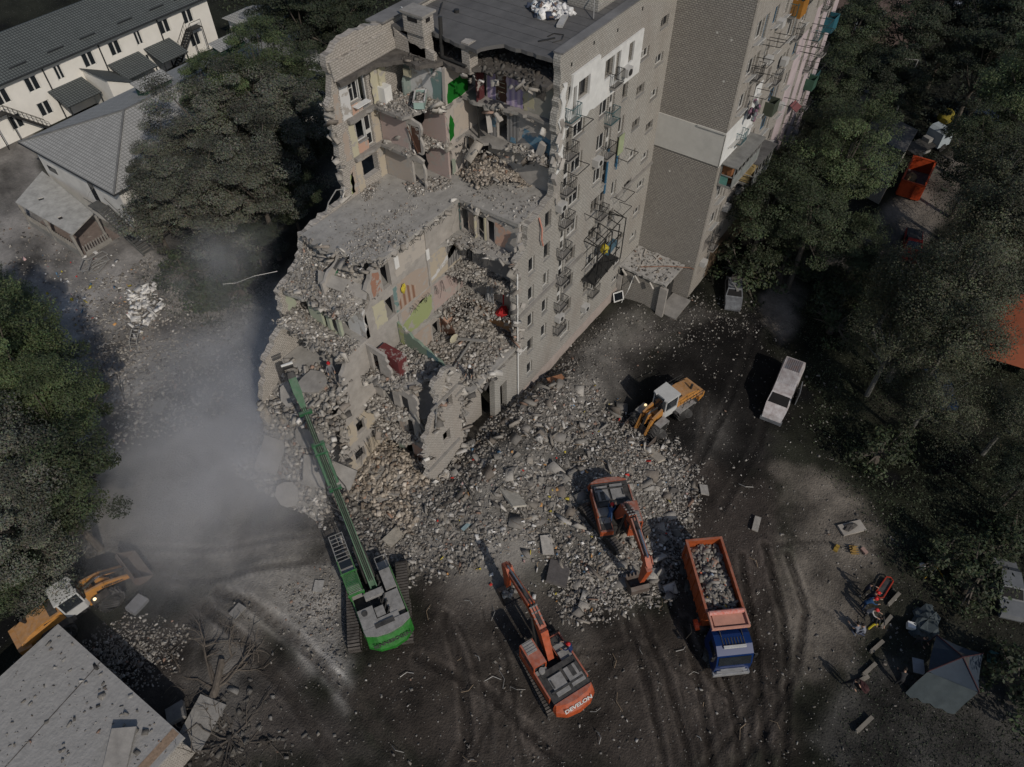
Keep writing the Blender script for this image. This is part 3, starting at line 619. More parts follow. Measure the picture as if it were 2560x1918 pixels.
# ---- floors
def slab(z, outer, th=.22, m=None, amp=.16, name='floor_slab', holes=()):
    mb = MB(); plate(mb, 'z', z, outer, holes, th=th, amp=amp, step=.35); return part(name, mb, m or M_SLAB)
# top two exposed storeys
for z, xs, nx in ((FL[8], 37.0, 32.35), (FL[7], 36.9, 32.4)):
    slab(z, [(52.9, 23.34), (52.9, 34.65), (30.0, 34.65, 'j'), (30.0, 34.35, 'j'), (nx, 34.4), (nx-.05, 31.9, 'j'), (33.3, 31.6, 'j'), (34.2, 31.5, 'j'), (35.0, 30.4, 'j'), (36.9, 30.35, 'j'), (xs-.3, 28.9, 'j'), (xs+.3, 26, 'j'), (xs+.4, 23.34)], m=M_CONC)
# big dusty terrace (floor of the seventh storey)
slab(FL[6], [(52.9, 23.34), (52.9, 34.65), (24.1, 34.65, 'j'), (23.7, 32.5, 'j'), (24.6, 30.6, 'j'), (23.9, 30.0, 'j'), (25.6, 28.45), (33.45, 28.45), (33.45, 23.3), (35, 23.34)], th=.3, amp=.14)
for k in range(0, 6):      # hidden inner floors of the standing part
    slab(FL[k], [(52.9, 23.34), (52.9, 34.65), (33.9, 34.65), (33.9, 29.1), (33.85, 23.34)])
# stubs in front of the cross wall
slab(FL[5], [(33.84, 23.34), (33.84, 28.69), (30.9, 28.69, 'j'), (32.2, 28.0, 'j'), (32.3, 26.0, 'j'), (32.5, 23.34)])
slab(FL[4], [(33.84, 23.34), (33.84, 28.69), (31.2, 28.69, 'j'), (32.5, 27.8, 'j'), (32.5, 25.4, 'j'), (32.8, 23.34)])
slab(FL[3], [(33.84, 23.34), (33.84, 28.69), (28.0, 28.69, 'j'), (29.8, 28.3, 'j'), (32.7, 28.0, 'j'), (33.0, 25.4, 'j'), (33.0, 23.34)])
slab(FL[2], [(33.84, 22.86), (33.84, 28.69), (25.9, 28.69, 'j'), (25.2, 26.6, 'j'), (25.6, 24.2, 'j'), (27.2, 22.9)], th=.28)
# stepped rear floors west of the terrace
slab(FL[5], [(33.4, 29.0), (33.4, 34.65), (22.1, 34.65, 'j'), (21.3, 34.3, 'j'), (21.8, 31.2, 'j'), (21.75, 28.9)])
slab(FL[4], [(33.4, 29.0), (33.4, 34.65), (20.4, 34.65, 'j'), (20.5, 32.0, 'j'), (20.7, 28.9)])
slab(FL[3], [(33.4, 29.0), (33.4, 34.65), (19.6, 34.65, 'j'), (19.9, 31.5, 'j'), (20.1, 28.9)])
slab(FL[2], [(33.4, 29.0), (33.4, 34.65), (18.4, 34.65, 'j'), (19.0, 31.5, 'j'), (19.3, 28.9)])
# front bay floors at the torn corner
slab(FL[3], [(26.0, 24.0, 'j'), (26.1, 28.69), (21.75, 28.69, 'j'), (21.9, 26.6, 'j'), (23.4, 25.0, 'j')])
slab(FL[2]-.15, [(25.8, 23.4), (25.8, 28.69), (21.6, 28.69, 'j'), (21.6, 26.2, 'j'), (23.3, 24.2, 'j')])
slab(FL[1], [(27, 23.4), (27, 28.69), (21.6, 28.69, 'j'), (21.8, 25.6, 'j'), (23.3, 24.0, 'j')])
# ------------------------------------------------------------------ inner walls of the wreck
def C3(n, c, **k): g = sum(c)/3; s_ = k.get('sat', .78); c = tuple(g+(q-g)*s_ for q in c); return mat(n, c, rgb2=k.get('rgb2', (.33, .305, .275)), lo=.40, hi=.46, scale=k.get('scale', 1.3), bump=.15, detail=9)
W_BEIGE = C3('beige_wallpaper', (.36, .28, .215)); W_CREAM = C3('cream_wallpaper', (.42, .35, .25)); W_PINK = C3('pink_wallpaper', (.38, .28, .245)); W_LILAC = C3('lilac_wallpaper', (.42, .34, .42))
W_GREEN = mat('green_gloss_paint', (.003, .115, .008), var=.25); W_TEAL = C3('teal_tiles', (.13, .22, .205)); W_ORANGE = C3('orange_wallpaper', (.33, .16, .05)); W_SALMON = C3('salmon_wallpaper', (.47, .27, .18))
W_LIME = C3('lime_wallpaper', (.29, .335, .12), var=.3); W_GREYW = C3('grey_planks', (.17, .165, .16)); W_WHITE = C3('white_tiles', (.52, .51, .49), var=.12); W_BLUE = C3('blue_wall', (.08, .20, .29)); W_BROWN = C3('brown_wood', (.085, .035, .018), var=.35)
W_BURG = C3('burgundy_panel', (.10, .018, .02)); W_YEL = C3('pale_yellow_wall', (.44, .40, .26)); W_SAGE = C3('sage_wallpaper', (.24, .28, .21)); W_BRICKR = C3('red_hollow_block', (.33, .15, .085)); W_MINT = C3('mint_wallpaper', (.33, .36, .25))
def stripes(name, c1, c2, sc):
    m = mat(name, c1, var=.15); N = m.node_tree.nodes; L = m.node_tree.links; b = N['Principled BSDF']; src = b.inputs['Base Color'].links[0].from_socket
    tc = N.new('ShaderNodeTexCoord'); wv = N.new('ShaderNodeTexWave'); wv.inputs['Scale'].default_value = sc; wv.inputs['Distortion'].default_value = .6; wv.inputs['Detail Scale'].default_value = .3; wv.bands_direction = 'DIAGONAL'
    sp = N.new('ShaderNodeSeparateXYZ'); ad = N.new('ShaderNodeMath'); cb = N.new('ShaderNodeCombineXYZ'); L.new(tc.outputs['Object'], sp.inputs[0]); L.new(sp.outputs[0], ad.inputs[0]); L.new(sp.outputs[1], ad.inputs[1]); L.new(ad.outputs[0], cb.inputs[0]); L.new(cb.outputs[0], wv.inputs[0])
    mx = N.new('ShaderNodeMix'); mx.data_type = 'RGBA'; L.new(wv.outputs['Fac'], mx.inputs[0]); L.new(src, mx.inputs[6]); mx.inputs[7].default_value = (*c2, 1); L.new(mx.outputs[2], b.inputs['Base Color']); return m
W_LSTR = stripes('striped_lilac_wallpaper', (.46, .38, .45), (.25, .20, .33), 1.4); W_BSTR = stripes('striped_brown_wallpaper', (.38, .30, .24), (.20, .10, .06), 1.3); W_GSTR = stripes('striped_grey_wallpaper', (.26, .25, .24), (.13, .125, .12), 2.2)
def wall(kind, val, outer, holes=(), th=.25, m=None, amp=.15, name='interior_wall'):
    mb = MB(); plate(mb, kind, val, outer, holes, th=th, amp=amp); return part(name, mb, m or M_PLASTER)
def patch(kind, val, outer, m, amp=.08, name='wall_covering', holes=()):
    mb = MB(); plate(mb, kind, val-.014, outer, holes, th=.011, amp=amp, step=.22); return part(name, mb, m)
def J(*p): return [tuple(q)+('j',) for q in p]

# spine wall (front face y=28.7), seen from the street side
DO = [rect(25.25, 15.55, 26.0, 17.5), rect(25.15, 12.75, 26.0, 14.65), rect(32.35, 7.2, 33.3, 8.75), rect(29.45, 7.3, 30.35, 8.85), rect(20.2, 4.7, 21.0, 6.0), rect(19.4, 1.9, 20.4, 3.2)]
wall('y', 28.7, [(53.0, 0), (53.0, 18.0), (33.9, 18.0), (25.6, 18.0), (24.4, 17.9, 'j'), (23.7, 16.6, 'j'), (23.9, 15.6, 'j'), (23.2, 14.8, 'j'), (23.0, 12.72), (20.75, 12.6, 'j'), (20.1, 11.2, 'j'), (19.4, 9.6, 'j'), (19.1, 7.2, 'j'), (18.7, 5.0, 'j'), (18.0, 3.2, 'j'), (17.9, 0)],
     DO, th=.3)
for (x0, x1, z, m) in ((26.6, 30.1, 15.75, W_YEL),): patch('y', 28.7, J((x0, z), (x1, z+.2), (x1-.3, z+2.0), (x1-1.5, z+1.9), (x0+.7, z+2.05), (x0, z+1.2)), C3('pale_plaster', (.42, .37, .31)))
patch('y', 28.7, J((24.25, 15.65), (25.1, 15.6), (25.05, 17.3), (24.5, 17.6), (24.2, 16.9)), W_BRICKR)
patch('y', 28.7, J((26.35, 12.75), (29.6, 12.75), (29.7, 14.6), (28.0, 15.2), (26.5, 15.2)), W_BEIGE); patch('y', 28.685, J((26.45, 12.8), (28.2, 12.8), (28.3, 13.9), (27.4, 14.5), (26.5, 13.6)), W_BSTR)
patch('y', 28.7, J((29.9, 12.75), (33.5, 12.75), (33.5, 15.2), (29.9, 15.2)), W_CREAM); patch('y', 28.68, J((31.9, 12.9), (33.45, 13.0), (33.4, 15.2), (31.8, 15.2), (32.0, 14.0)), W_GSTR)
patch('y', 28.68, J((29.8, 12.9), (32.7, 13.9), (33.1, 14.6), (32.9, 14.7), (31.4, 13.8), (29.8, 13.2)), W_WHITE)
patch('y', 28.7, J((26.45, 9.95), (29.2, 9.95), (29.75, 10.4), (29.8, 11.9), (28.6, 12.1), (26.9, 11.4), (26.5, 11.2)), W_LIME)
patch('y', 28.7, J((29.95, 9.95), (33.5, 9.95), (33.5, 12.4), (29.95, 12.5)), W_PINK); patch('y', 28.7, J((26.4, 11.5), (29.8, 12.1), (29.8, 12.6), (26.3, 12.5)), W_BEIGE)
patch('y', 28.7, J((26.9, 7.2), (29.3, 7.2), (29.3, 9.3), (27.0, 9.4)), W_BEIGE); patch('y', 28.7, J((30.4, 7.15), (32.3, 7.15), (32.3, 9.5), (30.4, 9.5)), W_SALMON)
patch('y', 28.7, J((26.05, 12.8), (26.4, 12.8), (26.4, 15.1), (26.05, 15.1)), W_TEAL); patch('y', 28.7, J((24.0, 12.8), (25.1, 12.8), (25.1, 14.8), (23.9, 15.1)), W_YEL)
patch('y', 28.7, J((18.8, .4), (21.9, .5), (22.0, 3.2), (20.5, 3.3), (20.45, 1.7), (19.3, 1.7), (19.3, 3.3), (18.3, 3.1)), W_CREAM); patch('y', 28.7, J((19.2, 4.4), (20.1, 4.4), (20.1, 6.2), (21.1, 6.2), (21.1, 4.4), (22.0, 4.4), (22.1, 6.6), (19.4, 6.6)), W_CREAM)
mb = MB(); mb.b2((26.0, 28.62, 15.55), (26.28, 28.69, 17.6)); mb.b2((29.75, 28.6, 15.4), (29.95, 28.69, 18.0)); mb.b2((29.7, 28.6, 12.75), (29.9, 28.69, 15.2)); mb.b2((26.1, 28.6, 9.9), (26.4, 28.69, 12.6)); part('door_jamb', mb, M_PLASTER, split=True)
mb = MB(); mb.b2((26.55, 28.6, 16.5), (26.95, 28.68, 17.45)); mb.b2((29.65, 28.55, 15.2), (29.95, 28.64, 16.1)); part('fuse_box', mb, M_WHITE, split=True)
# rear corridor wall
wall('y', 30.45, [(52.9, 18.3), (52.9, 26.4), (35.3, 26.4), (35.15, 23.9, 'j'), (35.2, 21.0, 'j'), (35.5, 18.4)], [rect(37.6, 24.0, 38.4, 26.0)], th=.25, m=C3('pale_corridor_wall', (.40, .35, .30)))
patch('y', 30.45, J((35.35, 23.95), (37.55, 24.0), (37.55, 25.3), (35.5, 25.3), (35.35, 24.6)), W_GREEN); patch('y', 30.45, J((35.3, 21.2), (35.75, 21.4), (35.9, 22.4), (35.55, 23.1), (35.3, 22.4)), W_GREEN); patch('y', 30.45, J((35.3, 18.5), (35.7, 18.6), (35.7, 19.6), (35.4, 19.8)), W_SAGE)
wall('y', 28.72, [(52.9, 18.3), (52.9, 26.45), (37.75, 26.45), (37.75, 18.3)], th=.25)
# burgundy door end and front cross walls of the two top exposed storeys
mb = MB(); plate(mb, 'y', 29.02, rect(36.75, 23.92, 37.6, 25.9), th=.06); part('door', mb, W_BURG)
cw = [rect(27.25, 23.95, 28.15, 25.85), rect(27.25, 21.15, 28.1, 23.05)]
wall('x', 37.72, [(28.95, 18.3), (28.95, 26.45), (23.34, 26.45), (23.34, 18.3)], cw, th=.25)
patch('x', 37.72, [(28.85, 23.92), (28.85, 26.2), (28.15, 26.2), (28.15, 23.92)], W_LSTR); patch('x', 37.72, J((27.25, 23.92), (27.25, 26.2), (25.95, 26.2), (25.9, 23.92)), W_LSTR)
patch('x', 37.72, J((25.9, 23.92), (25.9, 25.0), (25.2, 25.3), (25.0, 24.2)), C3('pale_ochre', (.38, .34, .20))); patch('x', 37.73, [(25.9, 23.92), (25.9, 26.3), (23.4, 26.3), (23.4, 23.92)], C3('greyed_cream', (.25, .235, .19)))
patch('x', 37.7, J((24.9, 25.1), (24.8, 26.2), (24.1, 26.2), (24.2, 25.0)), M_DCONC)
mb = MB(); mb.b2((37.74, 27.27, 23.93), (37.8, 28.13, 25.83)); part('door', mb, W_BROWN, label='brown panelled door on the lilac wall')
mb = MB()
for z in (24.6, 24.95, 25.25): mb.b2((37.715, 27.4, z), (37.735, 28.0, z+.03))
part('door_trim', mb, W_YEL, split=True)
patch('x', 37.72, J((27.2, 21.15), (27.2, 23.2), (26.2, 23.3), (26.25, 21.2)), W_GSTR); patch('x', 37.72, J((28.9, 21.2), (28.9, 23.4), (28.15, 23.4), (28.15, 21.15)), W_GSTR)
patch('x', 37.72, J((26.0, 21.9), (25.8, 22.6), (23.4, 22.45), (23.4, 21.1), (24.6, 21.2)), W_BLUE); patch('x', 37.7, J((27.0, 21.2), (26.9, 21.6), (26.5, 21.6), (26.5, 21.2)), W_BLUE); patch('x', 37.7, J((28.6, 21.9), (28.5, 22.6), (28.2, 22.6), (28.2, 21.9)), W_BLUE)
mb = MB(); random.seed(15)
mb.beam((37.3, 28.6, 23.5), (36.9, 28.1, 21.9), .35, .12); mb.beam((37.2, 28.2, 23.9), (37.1, 27.3, 22.9), .4, .14); mb.box((37.4, 24.2, 21.6), (.3, .5, 1.3), Matrix.Rotation(.3, 3, 'X')); part('broken_beam', mb, M_PLASTER, split=True)
mb = MB(); mb.b2((36.9, 29.1, 21.14), (37.0, 29.2, 23.6)); mb.beam((36.8, 30.1, 21.0), (36.0, 29.6, 18.4), .12, .12); mb.tube([(36.3, 29.6, 18.3), (36.3, 29.6, 21.1)], .06, 6); part('steel_post', mb, M_METAL, split=True)
patch('y', 30.44, J((35.8, 21.3), (37.5, 21.3), (37.5, 23.5), (35.9, 23.4)), C3('tiled_beige', (.42, .35, .28)))
# rear rooms at the top
wall('x', 35.3, [(30.5, 21.1), (30.5, 26.3), (33.6, 26.3, 'j'), (33.7, 23.95), (33.2, 23.9, 'j'), (31.6, 23.7, 'j'), (31.4, 21.1)], th=.2, m=W_WHITE)
patch('x', 35.3, J((30.5, 24.0), (31.65, 24.0), (31.7, 26.1), (30.7, 26.1)), W_TEAL)
wall('x', 35.9, [(33.6, 23.9), (33.6, 26.3), (34.65, 26.3), (34.65, 23.9)], th=.2, m=C3('sea_green_kitchen', (.20, .25, .22)))
wall('y', 33.6, [(34.6, 23.9), (34.6, 24.9, 'j'), (35.9, 26.2), (35.9, 23.9)], th=.15, m=C3('sea_green_kitchen', (.20, .25, .22)))
wall('x', 33.15, [(34.65, 23.9), (34.65, 26.2), (34.35, 26.2, 'j'), (34.4, 23.9)], th=.15, m=W_YEL)
mb = MB(); mb.b2((33.0, 33.9, 23.92), (33.7, 34.55, 25.0)); part('cupboard', mb, M_WHITE)
mb = MB(); mb.b2((34.6, 32.9, 25.4), (34.75, 33.5, 25.9)); part('picture_frame', mb, W_YEL)
patch('y', 34.52, J((32.5, 23.95), (33.9, 23.95), (33.9, 26.3), (32.5, 26.3)), W_YEL)
for z, m in ((FL[7], W_PINK), (FL[6], C3('taupe_wallpaper', (.36, .30, .245)))):
    dh = rect(31.1, z+.1, 32.1, z+2.05)
    wall('x', 32.95, [(34.65, z), (34.65, z+2.55), (31.9, z+2.55, 'j'), (31.0, z+2.3, 'j'), (30.9, z+.3, 'j'), (31.0, z)], [dh], th=.2)
    patch('x', 32.95, J((34.6, z+.03), (34.6, z+2.5), (32.3, z+2.5), (32.2, z+.03)), m); patch('y', 34.7, J((32.3, z+.03), (32.93, z+.03), (32.93, z+2.4), (32.3, z+2.4)), W_CREAM)
    wall('x', 35.0, [(30.5, z), (30.5, z+2.3, 'j'), (31.7, z+2.5, 'j'), (32.4, z+2.3, 'j'), (32.6, z)], th=.2, m=W_PINK)
mb = MB(); mb.b2((33.0, 31.15, 21.2), (33.06, 31.85, 23.0)); mb.beam((32.8, 32.0, 23.0), (32.85, 31.3, 21.2), .08, .06); part('door', mb, W_BROWN)
for k, (m1, m2) in enumerate(((W_BEIGE, W_WHITE), (W_BEIGE, W_YEL), (W_BEIGE, W_CREAM))):
    z = (FL[8], FL[7], FL[6])[k]; x0 = (29.1, 29.3, 29.3)[k]
    patch('y', 34.7, J((x0, z+.05), (x0+.55, z), (x0+.6, z+2.3), (x0+.15, z+2.0)), m1); patch('y', 34.7, J((x0+.7, z), (30.6, z), (30.6, z+2.35), (x0+.75, z+2.3)), m2)
    if k < 2: patch('y', 34.7, J((30.62, z+.02), (31.6, z+.02), (31.6, z+.6), (30.62, z+.8)), W_SALMON)
patch('y', 34.7, J((29.2, 18.6), (29.6, 18.6), (29.7, 20.2), (29.4, 20.0)), W_LIME)
fr = add_window(31.1, 34.7, 24.75, .85, 1.35, 2); add_window(31.95, 34.7, 24.05, .6, 2.05, 0, open_=True); add_window(31.9, 34.7, 21.2, .55, 2.15, 3); add_window(31.15, 34.7, 21.9, .8, 1.4, 0, open_=True)
mb = MB(); mb.b2((30.7, 34.2, 24.5), (32.0, 34.68, 24.56)); part('window_board', mb, M_WHITE)
mb = MB()
for i in range(7): mb.b2((28.75+i*.11, 34.9, 18.1), (28.82+i*.11, 35.05, 18.75))
mb.b2((28.7, 34.9, 18.72), (29.5, 35.05, 18.8)); mb.b2((28.7, 34.9, 18.05), (29.5, 35.05, 18.12)); part('radiator', mb, M_WHITE)
mb = MB(); mb.tube([(28.9, 34.6, 19.3), (28.0, 34.8, 19.6), (27.2, 34.9, 19.0), (26.9, 35, 18.3)], .04, 5); mb.tube([(21.9, 35.2, 16.4), (20.6, 36.0, 16.5), (19.6, 36.8, 16.2), (18.9, 37.2, 16.4)], .022, 4); part('bent_pipe', mb, M_GALV, split=True)
# lower cross wall x=33.6 with its doorways
ow = [rect(27.85, 15.55, 28.5, 17.5), rect(25.5, 15.55, 26.15, 17.4), rect(27.65, 12.75, 28.4, 14.75), rect(27.85, 9.95, 28.6, 11.9), rect(27.8, 7.2, 28.55, 9.0)]
ow.insert(1, rect(26.35, 15.55, 27.0, 17.4))
wall('x', 33.62, [(28.69, 0), (28.69, 18.0), (23.34, 18.0), (23.34, 0)], ow, th=.22)
patch('x', 33.62, J((27.6, 12.75), (27.6, 15.2), (23.4, 15.2), (23.4, 12.75)), W_GREYW, amp=.03)
patch('x', 33.62, J((27.75, 7.15), (27.75, 8.9), (25.5, 9.0), (23.5, 9.3), (23.5, 7.15)), W_ORANGE, amp=.05)
patch('x', 33.62, J((27.7, 9.95), (27.7, 12.3), (26.2, 12.3), (26.1, 9.95)), C3('grey_wall', (.20, .19, .175))); patch('x', 33.62, J((26.0, 9.95), (26.0, 11.9), (23.6, 12.2), (23.6, 9.95)), W_BEIGE)
patch('x', 33.62, J((27.8, 15.55), (27.8, 17.9), (27.1, 17.9), (27.1, 15.55)), W_BEIGE); patch('x', 33.62, J((25.4, 15.55), (25.4, 17.5), (24.0, 17.2), (24.6, 15.6)), W_SALMON); patch('x', 33.6, J((28.6, 15.55), (28.6, 17.9), (28.5, 17.9), (28.5, 15.55)), W_TEAL)
mb = MB(); mb.b2((33.3, 27.0, 15.55), (33.55, 27.06, 17.5)); mb.b2((33.5, 26.2, 15.55), (33.6, 26.33, 17.5)); part('door_jamb', mb, W_YEL, split=True)
wall('x', 30.4, [(28.69, 7.1), (28.69, 8.9), (27.3, 8.2, 'j'), (26.9, 7.1)], th=.12, m=W_BROWN)
mb = MB(); mb.ell((30.0, 27.0, 7.9), (.55, .08, .4), 12, 6, rot=Matrix.Rotation(.5, 3, 'Y')); part('oval_table_top', mb, W_YEL)
mb = MB(); random.seed(31)
for i in range(9):
    y = 26.1-i*.09; mb.tube([(33.3-random.random()*.3, y, 12.2), (33.2-random.random()*.2, y+random.uniform(-.1, .1), 11.2), (33.15, y+random.uniform(-.1, .1), 10.1)], .05, 4)
part('striped_cloth', mb, mat('striped_cloth', (.30, .30, .30), var=.5, scale=14))
mb = MB(); mb.ell((32.7, 24.3, 10.1), (.5, .4, .35), 8, 6, jit=.4); mb.tube([(33.4, 24.6, 12.2), (33.2, 24.5, 10.4)], .06, 5); part('red_cloth', mb, mat('red_cloth', (.32, .015, .015)))
mb = MB(); mb.ell((26.9, 28.5, 14.6), (.22, .1, .35), 7, 5, jit=.4); part('yellow_rag', mb, mat('yellow_cloth', (.45, .36, .04)))
# rear cross walls on the stepped floors
wall('x', 22.1, [(33.2, 12.7), (33.2, 15.25), (30.2, 15.25), (30.2, 12.7)], [rect(31.5, 12.75, 31.95, 14.9), rect(30.5, 12.75, 31.2, 14.7)], th=.22, m=W_MINT)
wall('x', 23.0, [(30.4, 12.7), (30.4, 15.3), (28.7, 15.3), (28.7, 12.7)], th=.3, m=W_WHITE)
patch('y', 34.7, J((21.5, 12.8), (22.3, 12.8), (22.35, 15.0), (21.55, 14.7)), W_MINT)
wall('x', 22.3, [(34.65, 9.9), (34.65, 12.5), (28.9, 12.5), (28.9, 9.9)], [rect(30.2, 9.95, 31, 11.9)], th=.22); wall('x', 21.0, [(34.65, 7.1), (34.65, 9.7), (28.9, 9.7), (28.9, 7.1)], th=.22)
wall('y', 31.2, [(22.3, 15.5), (22.3, 17.0, 'j'), (24.4, 18.1), (24.4, 15.5)], th=.2)
patch('y', 31.2, J((23.0, 15.9), (23.9, 16.0), (23.9, 17.2), (23.2, 16.9)), C3('deep_green_tiles', (.03, .15, .07)))
# torn front corner: cross wall x=22.6 and stub of the street front
wall('x', 22.7, [(28.69, 0), (28.69, 12.5), (26.9, 12.3, 'j'), (26.6, 9.7, 'j'), (24.6, 9.4, 'j'), (24.4, 0)], [rect(27.7, 10.0, 28.35, 11.9), rect(26.9, 7.0, 27.9, 8.9), rect(25.4, 7.0, 26.2, 8.8), rect(26.8, 4.4, 28.0, 6.2), rect(25.3, 4.4, 26.0, 6.3), rect(27.4, .6, 28.2, 3.3), rect(25.8, 1.4, 26.6, 3.4)], th=.2)
patch('x', 22.7, J((27.3, 1.0), (27.3, 3.6), (26.7, 3.7), (26.7, 1.0)), W_SAGE); patch('x', 22.7, J((25.7, 1.2), (25.7, 3.3), (24.5, 3.2), (24.6, 1.4)), W_SALMON); patch('x', 22.7, J((26.7, 4.4), (26.7, 6.6), (26.1, 6.6), (26.1, 4.4)), W_BEIGE)
wall('x', 25.9, [(28.69, 9.9), (28.69, 12.0, 'j'), (26.4, 10.8, 'j'), (24.2, 9.9)], th=.2, m=C3('pale_green_wall', (.15, .21, .15)))
patch('x', 25.9, J((28.6, 9.95), (28.6, 12.0), (28.2, 11.9), (28.2, 9.95)), W_LIME); patch('x', 25.9, J((26.0, 9.95), (26.0, 10.8), (25.0, 10.4), (25.1, 9.95)), C3('blue_green_mural', (.07, .15, .16)))
mb = MB(); mb.b2((23.2, 26.3, 9.95), (24.1, 28.3, 11.7)); part('wardrobe', mb, C3('dark_red_wardrobe', (.14, .02, .02)))
wall('y', 22.84, [(25.3, .2), (25.4, 5.6, 'j'), (25.7, 8.6, 'j'), (25.3, 11.4, 'j'), (24.4, 12.1, 'j'), (23.1, 12.0, 'j'), (22.9, 10.8, 'j'), (23.1, 9.0, 'j'), (21.9, 8.0, 'j'), (21.3, 7.0, 'j'), (21.0, 4.6, 'j'), (21.2, 2.6, 'j'), (21.6, 0)], [rect(23.2, 4.6, 24.0, 6.0), rect(23.9, 8.1, 24.6, 9.3)], th=.38, m=M_BRICKD, name='brick_wall', amp=.38)
mb = MB(); mb.b2((24.9, 22.78, 8.6), (25.9, 23.6, 8.8)); mb.b2((22.3, 22.72, 9.6), (25.2, 22.83, 9.85)); mb.b2((21.2, 22.7, 3.6), (24.9, 22.83, 3.85)); part('string_course', mb, M_CONC, split=True)
mb = MB(); plate(mb, 'y', 24.3, [(25.6, 0), (29.6, 0), (29.6, 6.5, 'j'), (29.2, 5.4, 'j'), (28.9, 6.4, 'j'), (28.3, 4.2, 'j'), (27.6, 3.6, 'j'), (27.2, 5.6, 'j'), (26.8, 4.4, 'j'), (25.9, 3.0, 'j')], th=.4, amp=.2); part('broken_wall', mb, M_BRICKD)
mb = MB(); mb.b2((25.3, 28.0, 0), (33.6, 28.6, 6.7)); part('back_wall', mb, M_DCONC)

# ---- rubble lying on the floors and spilling down
def floor_rubble(z, poly, n, a=.1, b=.5, zf=None, pal=PAL, soft=.4, p=2.6, **k):
    pal = pal*1.35; a *= .75; b *= .75; n = int(n*1.35)
    q = scatter_poly(poly, n, soft=soft); s_ = sizes(n, a, b, p); zz = np.full(n, float(z)) if zf is None else zf(q[:, 0], q[:, 1]); V = np.column_stack([q, zz+s_*.1])-np.array([32.6, 22.84, 0]); o = rubble('floor_rubble', V, s_, parent=BLD, pal=pal, **k); o['kind'] = 'stuff'; return o
def bump_sheet(poly, zf, m, name='rubble_heap', step=.3, seed=0):
    xs = [p[0] for p in poly]; ys = [p[1] for p in poly]; X, Y = np.meshgrid(np.arange(min(xs), max(xs)+step, step), np.arange(min(ys), max(ys)+step, step)); d = pdist(X, Y, poly)
    Z = zf(X, Y)+.14*np_noise(X*3, Y*3, seed)*np.clip(d, 0, 1); ok = (d > -step*.3); idx = np.arange(X.size).reshape(X.shape)
    F = np.stack([idx[:-1, :-1], idx[:-1, 1:], idx[1:, 1:], idx[1:, :-1]], -1)[(ok[:-1, :-1] & ok[:-1, 1:] & ok[1:, 1:] & ok[1:, :-1])]
    return np_mesh(name, np.stack([X, Y, Z], -1).reshape(-1, 3)-np.array([32.6, 22.84, 0]), F, m, parent=BLD)
def lin(x, y, a, b): return x*0
def cone(cx, cy, z0, h, r): return lambda x, y: z0+h*np.clip(1-np.hypot(x-cx, y-cy)/r, 0, 1)**.8
M_HEAP = mat('crushed_masonry', (.30, .28, .25), var=.3, scale=4, bump=.9, detail=10)
RP = [(26, 23.6), (33.6, 23.4), (33.6, 28.6), (25.8, 28.6)]
zf = lambda x, y: 7.13+.15*np.exp(-((x-29)**2+(y-26)**2)/8)+.9*np.exp(-((x-32.8)**2+(y-28)**2)/2.5)
bump_sheet(RP, zf, M_HEAP, seed=1); floor_rubble(0, RP, 3000, .08, .6, zf, p=3.4)
P6 = [(34.2, 28.4), (36.8, 26), (37.7, 28.8), (37.7, 30.4), (35.6, 30.3)]; zf = cone(37.4, 28.2, 18.32, 1.35, 2.6); P6b = [(35.2, 28.3), (37.7, 25.3), (37.7, 30.2), (35.9, 30.2)]
bump_sheet(P6b, zf, mat('pinkish_rubble', (.31, .275, .24), var=.35, scale=4, bump=.9), seed=2); floor_rubble(0, P6b, 1100, .1, .45, zf, pal=PAL*np.array([1.02, .96, .9]))
floor_rubble(18.33, [(30.2, 34.4), (31.5, 34.5), (29.8, 33.8)], 130, .08, .3); floor_rubble(18.33, [(32.6, 32.6), (34.8, 31), (34.4, 30), (32, 31.4)], 420, .08, .4); floor_rubble(18.33, [(24.2, 29), (33, 29), (33, 34.4), (24.2, 34)], 420, .04, .2, p=4); floor_rubble(18.33, [(33.8, 23.4), (37, 23.6), (36.8, 27.5), (34, 28.4)], 320, .05, .28, p=4)
floor_rubble(18.33, [(24, 28.7), (29, 28.7), (28, 30.4), (24.3, 31.5)], 420, .05, .3, p=4); floor_rubble(18.33, [(26, 31.2), (31, 30.4), (31, 30.9), (26.2, 31.8)], 260, .04, .22)
floor_rubble(FL[8]+.02, [(32.5, 34.4), (32.5, 32), (35, 30.6), (35.8, 33.5), (35.8, 34.5)], 520, .07, .4); floor_rubble(FL[7]+.02, [(32.6, 32.3), (32.6, 31.9), (35, 30.7), (35, 32.5)], 300, .07, .4)
floor_rubble(FL[7]+.02, [(37.0, 23.5), (37.7, 23.5), (37.7, 26.6), (37.1, 26.6)], 240, .1, .6); floor_rubble(FL[5]+.02, [(32.6, 23.6), (33.5, 23.6), (33.5, 28.4), (32, 28.4)], 200, .06, .3, p=3); floor_rubble(FL[4]+.02, [(32.7, 23.5), (33.5, 23.5), (33.5, 28.5), (31.6, 28.5)], 480, .08, .42); floor_rubble(FL[3]+.02, [(32.4, 23.6), (33.5, 23.5), (33.5, 28.5), (30, 28.4)], 480, .08, .45)
